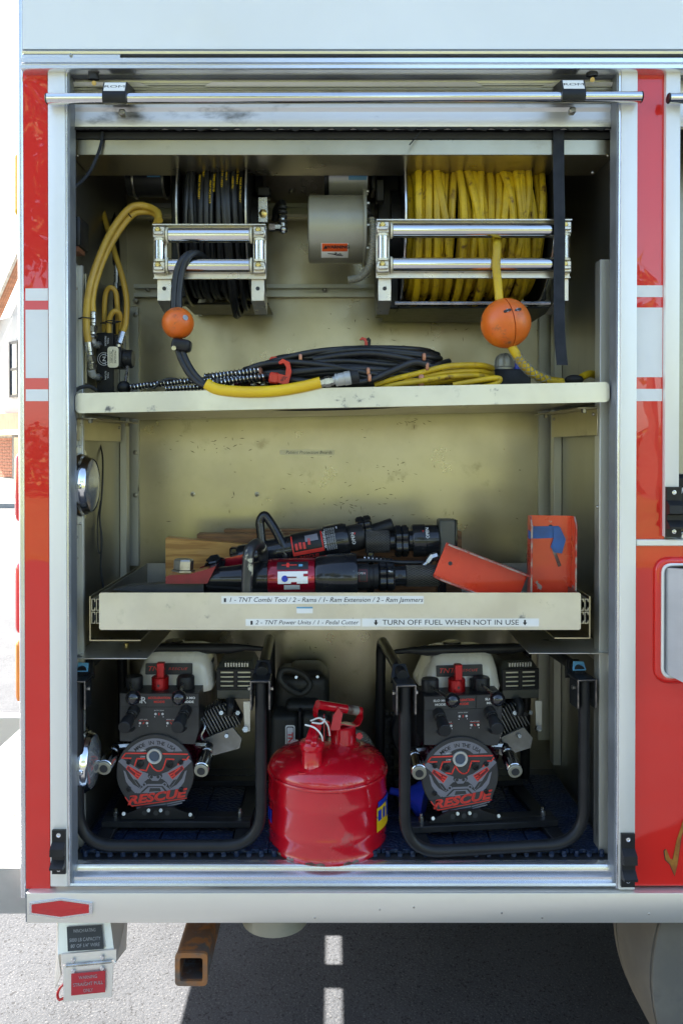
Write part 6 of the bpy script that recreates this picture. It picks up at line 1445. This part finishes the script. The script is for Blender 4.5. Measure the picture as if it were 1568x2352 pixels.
# control block
ky = .126; kx0, kx1 = Lc(275,1600,ky).x, Lc(457,1600,ky).x; kz1, kzm, kz0 = Lc(300,1592,ky).z, Lc(300,1624,ky).z, Lc(300,1702,ky).z
a = B(); a.prism([(kx0,kz0),(kx1-.012,kz0-.01),(kx1,kz0+.03),(kx1,kz1),(kx0,kz1)], (0,ky+.10,0), (1,0,0), (0,0,1), .10); kb = a.build('control_block', mt['black_metal'], PU, angle=0)
a = B(); a.prism([(kx0+.001,kz0),(kx1-.013,kz0-.009),(kx1-.001,kz0+.03),(kx1-.001,kzm-.0005),(kx0+.001,kzm-.0005)], (0,ky-.0002,0), (1,0,0), (0,0,1), .0012); a.build('legend_plate', mt['dark_plate'], kb, angle=0)
w3 = (kx1-kx0-.002)/3
for i in range(3):
    a = B(); a.bx(kx0+.001+i*w3+.0008, kx0+.001+(i+1)*w3-.0008, ky-.0018, ky-.0003, kzm+.0008, kz1-.002); a.build('mode_plate', mt['dark_plate'], kb)
zc_ = (kzm+kz1)/2
for i, (s0, s1, m_) in enumerate((('SLO MO','MODE','white_print'), ('ACCELERATION','MODE','red_print'), ('SLO MO','MODE','white_print'))):
    xc_ = kx0+.001+(i+.5)*w3 + (.008 if i != 1 else 0)
    lettering(s0, .0085, mt[m_], (xc_, ky-.0023, zc_+.006), (1,0,0), (0,0,1), kb, sx=1.25 if i != 1 else 1.0, offset=.0003); lettering(s1, .0085, mt[m_], (xc_, ky-.0023, zc_-.005), (1,0,0), (0,0,1), kb, sx=1.25, offset=.0003)
lc = lambda x, y: (Lc(x,y,ky).x, Lc(x,y,ky).z)
for x_, y_, tilt_ in ((365.5,1640,0),(330,1661,35),(393,1661,-35)):
    px_, pz_ = lc(x_,y_)
    for dx in (-.0098,.0098):
        a = B(); a.lathe([(0,0),(.0034,0)], (px_+dx, ky-.0018, pz_), (0,-1,0), 14); a.build('print', mt['white_print'], kb, angle=0)
        a = B(); a.lathe([(0,0),(.0013,0)], (px_+dx*1.2, ky-.0018, pz_-.008), (0,-1,0), 8); a.build('print', mt['white_print'], kb, angle=0)
    a = B(); a.box((0,0,0), (.0022,.0004,.007), 0, M=Matrix.Translation((px_, ky-.0018, pz_)) @ Matrix.Rotation(R(tilt_),4,'Y')); a.build('print', mt['red_print'], kb, angle=0)
    lettering('BOTH SIDES' if x_ == 365.5 else ('LEFT SIDE' if x_ < 360 else 'RIGHT SIDE'), .0042, mt['white_print'], (px_, ky-.0018, pz_+.010), (1,0,0), (0,0,1), kb, sx=1.2)
    if x_ != 365.5:
        a = B(); a.bx(px_-.014, px_+.014, ky-.0019, ky-.0016, pz_+.0064, pz_+.0072); a.build('print', mt['red_print'], kb, angle=0)
# knobs on top
for x_ in (308.5, 427):
    q = Lc(x_,1588,ky+.05); q.z = kz1; a = B(); r_ = U(20,.22); a.lathe([(0,0),(r_,0),(r_,.030),(r_-.002,.034),(0,.034)], q, (0,0,1), 28); kn = a.build('valve_knob', mt['black_plastic'], PU)
    e0 = q+Vector((-.004,-r_+.002,.018)); e1 = Lc(306 if x_ < 400 else 411, 1603, .04)
    a = B(); a.tube([e0, e0+(e1-e0)*.3, e1], [.0038,.0042,.005], 10); a.build('lever', mt['steel'], kn)
    a = B(); a.sphere(e1, U(17.3,.10), 28); a.build('lever_ball', mt['tool_ball'] if 'tool_ball' in mt else mt['black_plastic'], kn)
q = Lc(368,1586,ky+.045); q.z = kz1-.002; a = B(); r_ = U(20,.22); a.lathe([(0,0),(r_,0),(r_,.034),(r_-.002,.036),(0,.036)], q, (0,0,1), 28); kn = a.build('selector_knob', mt['knob_red'], PU)
a = B(); a.box(q+Vector((.003,-.004,.055)), (U(17,.2),.020,.044), .0012); a.build('selector_tab', mt['knob_red'], kn)
a = B(); a.cyl(q+Vector((0,-r_+.0005,.016)), q+Vector((0,-r_-.0006,.016)), .0038, seg=12); a.build('set_screw', mt['shadow_seal'], kn)
# quick couplers
def coupler(pts, rads, mats, cap=True):
    for (p_, q_), r_, m_ in zip(zip(pts, pts[1:]), rads, mats):
        a = B(); a.cyl(p_, q_, r_, seg=20, bev=.0015); a.build('coupler', mt[m_], PU)
for x0_, x1_ in ((306,286),(425,408)):
    s = Lc(x0_+3,1631,ky); e = Lc(x1_-1,1672,.03); d_ = e-s; f = lambda t: s+d_*t
    coupler([f(0),f(.32),f(.42),f(.62),f(1)], [.0165,.0125,.0148,.0170], ['black_plastic','steel','black_metal','black_rubber'])
    a = B(); a.tube(catmull([f(.9)+Vector((0,0,-.012)), f(.6)+Vector((0,.02,-.035)), f(.3)+Vector((.0,.05,-.05))], 5), .0045, 8); a.build('dust_cap_strap', mt['black_rubber'], PU)
for xs, ys, xe, ye in ((268,1715,237,1768),(481,1712,461,1774)):
    s = Lc(xs,ys,.17); e = Lc(xe,ye,.055); d_ = e-s; f = lambda t: s+d_*t
    coupler([f(0),f(.18),f(.30),f(.40),f(.90),f(.97)], [.011,.0155,.0130,.0205,.0195], ['black_metal','steel','chrome','chrome','motor_grey'])
    a = B(); a.cyl(f(.969), f(.985), .0110, seg=18); a.build('coupler_bore', mt['shadow_seal'], PU)
    a = B(); a.cyl(f(0), f(0)+Vector((.04 if xs < 350 else -.05, .01, 0)), .011, seg=8); a.build('port_fitting', mt['steel'], PU)
# engine: tank
def lx(xd, ly): return Lc(xd,1550,ly).x
def lz(yd, ly): return Lc(388,yd,ly).z
ty_ = .20
b = loft([(lz(1590,ty_), lx(306,ty_), lx(484,ty_), ty_+.002, ty_+.19, .03), (lz(1578,ty_), lx(304,ty_), lx(487,ty_), ty_, ty_+.19, .03), (lz(1572,ty_), lx(307,ty_), lx(485,ty_), ty_+.002, ty_+.188, .03), (lz(1540,ty_), lx(319,ty_), lx(481,ty_), ty_+.010, ty_+.18, .03), (lz(1515,ty_), lx(329,ty_), lx(474,ty_), ty_+.018, ty_+.17, .03), (lz(1504,ty_), lx(337,ty_), lx(467,ty_), ty_+.030, ty_+.16, .028), (lz(1500,ty_), lx(350,ty_), lx(455,ty_), ty_+.045, ty_+.145, .02)])
tk = b.build('fuel_tank', mt['cream'], PU, angle=50)
sz0, sz1 = lz(1551,ty_), lz(1526,ty_); n_t = Vector((0,-1,.16)).normalized(); uv = Vector((0,.16,1)).normalized()
a = B(); a.prism(rrect(lx(333,ty_), lx(441,ty_), 0, (sz1-sz0)*1.02, .003), (0, ty_+.0065, sz0), (1,0,0), uv, .0035); a.build('tank_sticker', mt['black_print'], tk, angle=0)
sc_ = Vector(((lx(333,ty_)+lx(441,ty_))/2, ty_+.0108, (sz0+sz1)/2)) + n_t*.0058
lettering('TNT', .019, mt['red_print'], sc_+Vector((-.040,0,0)), (1,0,0), uv, tk, shear=.3, sx=1.2); lettering('RESCUE', .010, mt['red_print'], sc_+Vector((.025,0,0)), (1,0,0), uv, tk, shear=.3, sx=1.3, space=1.25)
a = B(); a.lathe([(0,0),(.026,0),(.028,.004),(.028,.012),(.024,.016),(0,.017)], Vector((lx(402,ty_+.1), ty_+.095, lz(1500,ty_)-.001)), (0,0,1), 24); a.build('tank_cap', mt['dome_metal'], tk)
a = B(); a.bx(lx(478,ty_), lx(480.5,ty_), ty_+.06, ty_+.10, lz(1550,ty_), lz(1530,ty_)); a.build('side_decal', mt['black_print'], tk)
a = B(); a.bx(lx(300,.25), lx(470,.25), .24, .40, .09, lz(1592,.22), .01); a.bx(lx(330,.25), lx(460,.25), .22, .25, .30, lz(1592,.22), .006); a.build('engine_block', mt['black_plastic'], PU)
a = B(); a.lathe([(0,0),(.09,0),(.095,.01),(.095,.03),(.08,.05),(0,.05)], (lx(355,.36), .36, .20), (0,1,0), 36); a.build('recoil_housing', mt['black_plastic'], PU)
a = B(); a.box(Lc(413,1572,.19)+Vector((0,.0,0)), (.016,.02,.040), .002); a.build('tank_strap', mt['black_plastic'], PU)
# muffler cover: slatted black box over pale heat shield
my = .235; mx0, mx1 = lx(497,my), lx(585,my); mz0, mz1 = lz(1605,my), lz(1536,my)
b = loft([(mz0, mx0+.002, mx1-.002, my+.006, my+.13, .01), (mz1, mx0, mx1, my+.006, my+.13, .01), (mz1+.018, mx0+.012, mx1-.010, my+.026, my+.13, .012)])
mc = b.build('muffler_cover', mt['olive'], PU, angle=25)
a = B(); a.bx(mx0+.008, mx1-.008, my+.002, my+.0055, mz0+.018, mz1-.010); a.build('heat_shield', mt['label_cream'], mc)
zs = [mz1-.004, mz1-.018, mz1-.031, mz1-.044, mz1-.057]
for z_ in zs:
    a = B(); a.bx(mx0+.001, mx1-.001, my-.004, my+.002, z_-.0042, z_+.0042, .0018); a.build('slat', mt['black_metal'], mc)
for x_ in (mx0+.006, (mx0+mx1)/2, mx1-.006):
    a = B(); a.bx(x_-.006, x_+.006, my-.0045, my+.0015, mz1-.062, mz1, .0015); a.build('slat_post', mt['black_metal'], mc)
a = B(); a.bx(mx0+.001, mx1-.001, my-.004, my+.0055, mz0, mz1-.061, .002); a.build('cover_skirt', mt['olive'], mc)
for k in range(9):
    a = B(); a.bx(mx0+.024+k*.008, mx0+.028+k*.008, my+.006, my+.020, mz1+.0035, mz1+.0150); a.build('vent', mt['strut'], mc)
# finned cylinder
fc = Lc(506,1655,.21); Mf = Matrix.Translation(fc) @ Matrix.Rotation(R(-28),4,'Y')
for k in range(11):
    a = B(); w_ = .088 if k < 8 else .075; a.box(((k-5)*.0092, .03, 0), (.0028, .075, w_), .0008, M=Mf); a.build('cooling_fin', mt['cast'], PU)
a = B(); a.box((0,.04,0), (.10,.06,.075), .006, M=Mf); a.build('cylinder', mt['black_metal'], PU)
a = B(); a.prism([(-.050,-.012),(.030,.020),(.056,-.012),(.050,-.040),(-.030,-.062),(-.052,-.050)], Lc(510,1688,.19)+Vector((0,.01,0)), (1,0,0), (0,0,1), .008); sh = a.build('air_shroud', mt['cast'], PU, angle=30)
a = B(); a.cyl(Lc(520,1691,.188), Lc(520,1691,.180), .006, seg=6); a.build('bolt', mt['steel'], sh)
a = B(); a.tube(catmull([Lc(529,1607,.22), Lc(529,1625,.205), Lc(527,1640,.205)], 5), .0135, 14); a.prism([(-.026,-.004),(.026,-.004),(.022,.008),(-.022,.008)], Lc(527,1642,.20)+Vector((0,.004,0)), (1,0,0), (0,0,1), .006); a.build('exhaust_pipe', mt['black_metal'], PU)
for x_ in (508,546):
    a = B(); a.cyl(Lc(x_,1638,.19), Lc(x_,1638,.18), .0065, seg=6); a.build('bolt', mt['steel'], PU)
a = B(); a.prism([(-.010,0),(.010,0),(.009,-.085),(-.006,-.088)], Lc(567,1611,.19), (1,0,0), (0,0,1), .004); ba_ = a.build('muffler_bracket', mt['strut'], PU, angle=0)
a = B(); a.cyl(Lc(563,1676,.185), Lc(563,1676,.172), .0085, seg=6); a.build('bolt', mt['steel'], ba_)
a = B(); a.cyl(Lc(425,1730,.20), Lc(478,1690,.27), .060, .050, seg=28); a.build('bell_housing', mt['maroon'], PU)
a = B(); a.tube(catmull([Lc(470,1705,.16), Lc(462,1690,.15), Lc(470,1670,.16), Lc(462,1650,.17)], 5), .0035, 8); a.build('throttle_cable', mt['steel'], PU)
# the second unit: a copy of the thing, its parts and their sub-parts
def copy_tree(o, parent=None):
    c = o.copy(); col.objects.link(c); c.parent = parent
    for ch in o.children: copy_tree(ch, c)
    return c
PU2 = copy_tree(PU)
PU.location = UO; PU2.location = (X(1133,.05)+.006, .050, UO.z); PU2.rotation_euler = (0, 0, R(6))
LOC[PU.name] = Vector((0,0,0)); 
tag(PU, 'hydraulic power unit with white chalk R on its panel beside the wall lamp', 'power unit', 'hydraulic power units on the floor')
tag(PU2, 'hydraulic power unit with blue funnel lying behind its front hoop', 'power unit', 'hydraulic power units on the floor')
def extra(par, b, nm, mat_, off):
    o = b.build(nm, mt[mat_], None, 0); o.parent = par; return o
for par, sgn in ((PU,-1),(PU2,1)):
    b = B(); b.bx(sgn*hw-.016, sgn*hw+.020, .02, .045, zt_+.0155, zt_+.0175) if False else b.prism([(-.02,0),(.018,0),(.016,.024),(-.012,.026)], (sgn*hw,.0300,zt_+.0130), (1,0,0), (0,.6,.8), .002)
    extra(par, b, 'blue_tape', 'label_blue', 0)
b = B(); me = text_mesh('R', .026); me.transform(frame((kx0+w3-.006, ky-.0026, zc_-.001), (1,0,.0), (0,0,1))); o = link(me, 'chalk_letter', mt['white_print']); o.parent = PU

# ------------------------------------------------------------------ fuel can
fcx, fcy, fr = X(752,.165), .172, .1625
FC = thing('fuel_can', 'red metal safety fuel can standing between the two power units', 'fuel can', (fcx, fcy, FL+.001))
zb = FL+.001; zs_ = Z(1815,.01)
H_ = zs_-zb
prof = [(0,0.006),(fr-.012,0.004),(fr-.006,0.0),(fr+.001,0.0),(fr+.002,.006),(fr-.001,.010)]
prof += [(fr-.001,.028),(fr,.046),(fr+.0011,.049),(fr+.0013,.056),(fr+.0011,.063),(fr,.066),(fr-.0006,H_*.45),(fr,H_*.62),(fr+.0011,H_*.64),(fr+.0013,H_*.68),(fr+.0011,H_*.72),(fr,H_*.74),(fr-.0008,H_-.016),(fr,H_-.010),(fr+.004,H_-.007),(fr+.0045,H_-.003),(fr+.0030,H_)]
a = B(); a.lathe(prof, (fcx,fcy,zb), (0,0,1), 96); a.build('can_body', mt['can_red'], FC)
a = B(); dome = [(fr+.0028,H_+.0002),(fr-.0010,H_+.0006),(fr-.0006,H_+.004),(fr-.001,H_+.008)]
hd = Z(1716,.15)-zb-H_-.004
for k in range(1,13):
    t = k/12*math.pi/2; dome.append(((fr-.002)*math.cos(t)**1.15 if k < 12 else 0, H_+.008+hd*math.sin(t)))
a.lathe(dome, (fcx,fcy,zb), (0,0,1), 96); a.build('can_top', mt['can_red'], FC)
for t0, t1 in ((250,268),(285,300),(230,238),(215,222),(318,324)):
    a = B(); rows = []
    for k in range(7):
        t = R(t0+(t1-t0)*k/6); rows.append([(fcx+(fr+.0025)*math.cos(t), fcy+(fr+.0025)*math.sin(t), zb+.0005+.002*(k%2)), (fcx+(fr+.0027)*math.cos(t), fcy+(fr+.0027)*math.sin(t), zb+.006+.002*((k*7)%3))])
    a.sheet(rows); a.build('chipped_rim', mt['bare_steel'], FC)
# spout, lid and lever
sp_ = Vector((X(716,.075), .075, Z(1762,.075)))
a = B(); a.lathe([(.030,-.012),(.030,.0),(.0275,.004),(.0275,.046),(.031,.050),(.033,.058),(.033,.064),(.028,.070),(0,.072)], sp_, (0,0,1), 32); so_ = a.build('spout', mt['can_red'], FC)
a = B(); a.prism(rrect(-.040,.040,-.036,.030,.012), sp_+Vector((.003,0,-.010)), (1,0,0), (0,1,-.05), .006); a.build('spout_base', mt['can_red'], FC)
a = B(); a.box((0,0,0), (.030,.070,.018), .004, M=Matrix.Translation(sp_+Vector((.004,.012,.084))) @ Matrix.Rotation(R(28),4,'X') @ Matrix.Rotation(R(-14),4,'Z'), seg=2); a.box((0,0,0), (.016,.05,.014), .003, M=Matrix.Translation(sp_+Vector((.006,-.012,.080))) @ Matrix.Rotation(R(20),4,'X')); a.build('spout_lever', mt['can_red'], FC)
# filler neck with trigger assembly and handle
nk = Vector((X(789,.19), .19, Z(1712,.19)))
a = B(); a.lathe([(.046,-.01),(.046,.006),(.036,.010),(.034,.052),(.030,.056),(0,.056)], nk, (0,0,1), 32); a.build('filler_neck', mt['can_red'], FC)
for s_ in (-1,1):
    a = B(); a.prism([(-.016,0),(.016,0),(.018,.05),(.006,.075),(-.010,.072),(-.020,.04)], (X(755,.16)+s_*.012, .20, Z(1712,.16)), (0,-1,0), (0,0,1), .003); a.build('trigger_plate', mt['can_red'], FC)
h0, h1 = P(731,1619,.13), P(826,1634,.20)
a = B(); a.tube([h0+(h1-h0)*-.02, h1+(h1-h0)*.02], .0125, 16); hb2 = a.build('handle_grip', mt['can_red'], FC)
a = B(); a.tube([h0+(h1-h0)*.66, h0+(h1-h0)*.93], .0129, 16); a.build('bare_patch', mt['bare_steel'], FC)
def band(pts, w_, nm):
    a = B(); dd = Vector((h1-h0)).normalized(); sd_ = Vector((-dd.y, dd.x, 0)).normalized()*w_
    path = catmull(pts, 6); A = [a.bm.verts.new(p-sd_) for p in path]; C = [a.bm.verts.new(p+sd_) for p in path]
    A2_ = [a.bm.verts.new(v.co+Vector((0,0,-.003))) for v in A]; C2_ = [a.bm.verts.new(v.co+Vector((0,0,-.003))) for v in C]
    for i in range(len(path)-1):
        a.bm.faces.new((A[i],A[i+1],C[i+1],C[i])); a.bm.faces.new((A2_[i],C2_[i],C2_[i+1],A2_[i+1])); a.bm.faces.new((A[i],A2_[i],A2_[i+1],A[i+1])); a.bm.faces.new((C[i],C[i+1],C2_[i+1],C2_[i]))
    a.build(nm, mt['can_red'], FC)
band([P(731,1612,.13), P(724,1634,.135), P(727,1650,.14), P(738,1655,.15), P(750,1655,.155), P(755,1668,.16), P(756,1690,.165)], .013, 'handle_strap')
band([P(826,1628,.20), P(826,1646,.20), P(817,1662,.195), P(798,1663,.19), P(778,1660,.185), P(768,1672,.18), P(766,1695,.175)], .015, 'handle_strap')
a = B(); a.prism([(-.014,0),(.012,0),(.020,.045),(.008,.062),(-.006,.040)], P(770,1672,.16), (1,0,0), (0,0,1), .02); a.build('trigger', mt['can_red'], FC)
for pp in ([P(713,1656,.12), P(735,1650,.11), P(752,1666,.11), P(757,1690,.12)], [P(700,1665,.075), P(722,1672,.07), P(738,1690,.07), P(741,1712,.08)], [P(716,1660,.10), P(738,1662,.10), P(746,1652,.11)]):
    a = B(); a.tube(catmull(pp, 5), .0024, 6); a.build('white_tie', mt['label_white'], FC)
a = B(); q = P(825,1690,.16); a.cyl(q, q+Vector((0,-.006,0)), .009, seg=14); a.build('lug', mt['can_red'], FC)
# labels on the body
def canpatch(a0, a1, z0, z1, mat_, nm, lift=.0012, n=10):
    a = B(); rows = []
    for k in range(n+1):
        t = R(a0+(a1-a0)*k/n); r_ = fr+lift+.0005; rows.append([(fcx+r_*math.cos(t), fcy+r_*math.sin(t), zb+z0), (fcx+r_*math.cos(t), fcy+r_*math.sin(t), zb+z1)])
    a.sheet(rows); return a.build(nm, mt[mat_], FC, angle=60)
canpatch(-38, -10, H_*.30, H_*.62, 'sleeve_yellow', 'fuel_label', .0035); canpatch(-36, -8, H_*.625, H_*.70, 'funnel_blue', 'label_band', .0035); canpatch(-36,-30, H_*.44, H_*.58, 'funnel_blue', 'label_print', .0042, 3); canpatch(-27,-22, H_*.44, H_*.58, 'funnel_blue', 'label_print', .0042, 3); canpatch(-18,-12, H_*.40, H_*.62, 'funnel_blue', 'label_print', .0042, 3)
canpatch(186, 196, H_*.34, H_*.50, 'funnel_blue', 'label_print', .0012, 4); canpatch(199, 204, H_*.34, H_*.52, 'funnel_blue', 'label_print', .0012, 3)

# ------------------------------------------------------------------ black equipment case behind the can
ca = X(622,.40); cb_ = X(757,.40); cz1 = Z(1640,.36)
TC = thing('equipment_case', 'dusty black plastic equipment case standing behind the red fuel can', 'case', ((ca+cb_)/2, .46, MATZ))
cxm_ = X(690,.42)
a = B(); a.bx(ca, cxm_-.002, .36, .52, MATZ+.0005, Z(1643,.36), .018, 3); bd = a.build('shell_half', mt['case_plastic'], TC)
a = B(); a.bx(cxm_+.002, cb_, .36, .52, MATZ+.0005, Z(1640,.36), .018, 3); a.build('shell_half', mt['case_plastic'], TC)
a = B(); a.bx(ca+.045, cxm_+.06, .385, .56, Z(1640,.38), Z(1612,.40), .016, 3); a.bx(ca+.006, cb_-.002, .44, .62, Z(1640,.46), Z(1545,.48), .03, 4); a.bx(ca+.05, cb_-.02, .46, .61, Z(1570,.5), Z(1534,.5), .02, 3); a.build('upper_shell', mt['case_plastic'], TC)
a = B(); a.bx(cxm_-.0045, cxm_+.0045, .352, .42, MATZ+.01, Z(1632,.36), .002); a.build('seam', mt['black_plastic'], TC)
a = B(); a.tube(catmull([P(690,1594,.425), P(662,1582,.415), P(643,1560,.415), P(648,1541,.425), P(672,1540,.435), P(700,1553,.445), P(712,1575,.435)], 5, closed=True), .010, 10, closed=True); a.build('carry_handle', mt['case_plastic'], TC)
for q in ((680,1556),(729,1555)):
    a = B(); a.cyl(P(q[0],q[1],.442), P(q[0],q[1],.436), .0045, seg=12); a.build('rivet', mt['rail'], TC)
a = B(); a.prism(rrect(X(655,.36), X(677,.36), Z(1790,.36), Z(1666,.36), .006), (0,.3598,0), (1,0,0), (0,0,1), .0008); cl = a.build('case_label', mt['label_white'], TC)
a = B(); a.prism(rrect(X(657.5,.36), X(674.5,.36), Z(1786,.36), Z(1669,.36), .005), (0,.3588,0), (1,0,0), (0,0,1), .0005); a.build('label_border', mt['black_print'], cl); a = B(); a.prism(rrect(X(659,.36), X(673,.36), Z(1784,.36), Z(1671,.36), .004), (0,.3582,0), (1,0,0), (0,0,1), .0005); a.build('label_field', mt['white_print'], cl)
lettering('TNT', .020, mt['red_print'], (X(666,.36), .3574, Z(1700,.36)), (0,0,-1), (1,0,0), cl, sx=1.15, offset=.0008)
# funnel lying behind the right unit's leg
FU = B(); fq = P(985,1850,.20); FU.lathe([(.010,.10),(.012,.06),(.062,.0),(.064,-.003),(.060,.0),(.009,.06),(.008,.10)], Vector((X(975,.24), .24, MATZ+.064)), (-.85,.25,.10), 32)
tag(FU.build('funnel', mt['funnel_blue']), 'blue plastic funnel lying on its side by the right power unit', 'funnel')
# corrugated hose and rubber-cased pump between can and right unit
pth = catmull([P(815,1688,.40), P(832,1694,.38), P(850,1720,.37), P(862,1760,.37), P(866,1810,.37)], 14)
a = B(); a.tube(pth, [.016 if i % 2 else .0135 for i in range(len(pth))], 16); tag(a.build('corrugated_hose', mt['motor_grey'], angle=60), 'grey corrugated hose curling down behind the fuel can', 'hose')
pd = thing('pedal_cutter', 'black rubber-gripped pedal cutter standing at the back by corrugated hose', 'cutter', (X(890,.5), .5, MATZ))
a = B(); a.bx(X(868,.48), X(905,.48), .46, .53, MATZ+.0006, Z(1640,.48), .02, 3); a.build('body', mt['case_plastic'], pd)
a = B()
for i in range(3):
    for j in range(12): a.box((X(874+i*11,.46)+(.006 if j%2 else 0), .459, MATZ+.05+j*.017), (.010,.004,.010), .001, M=None)
o = a.build('grip_studs', mt['black_rubber'], pd); o['kind'] = 'stuff'
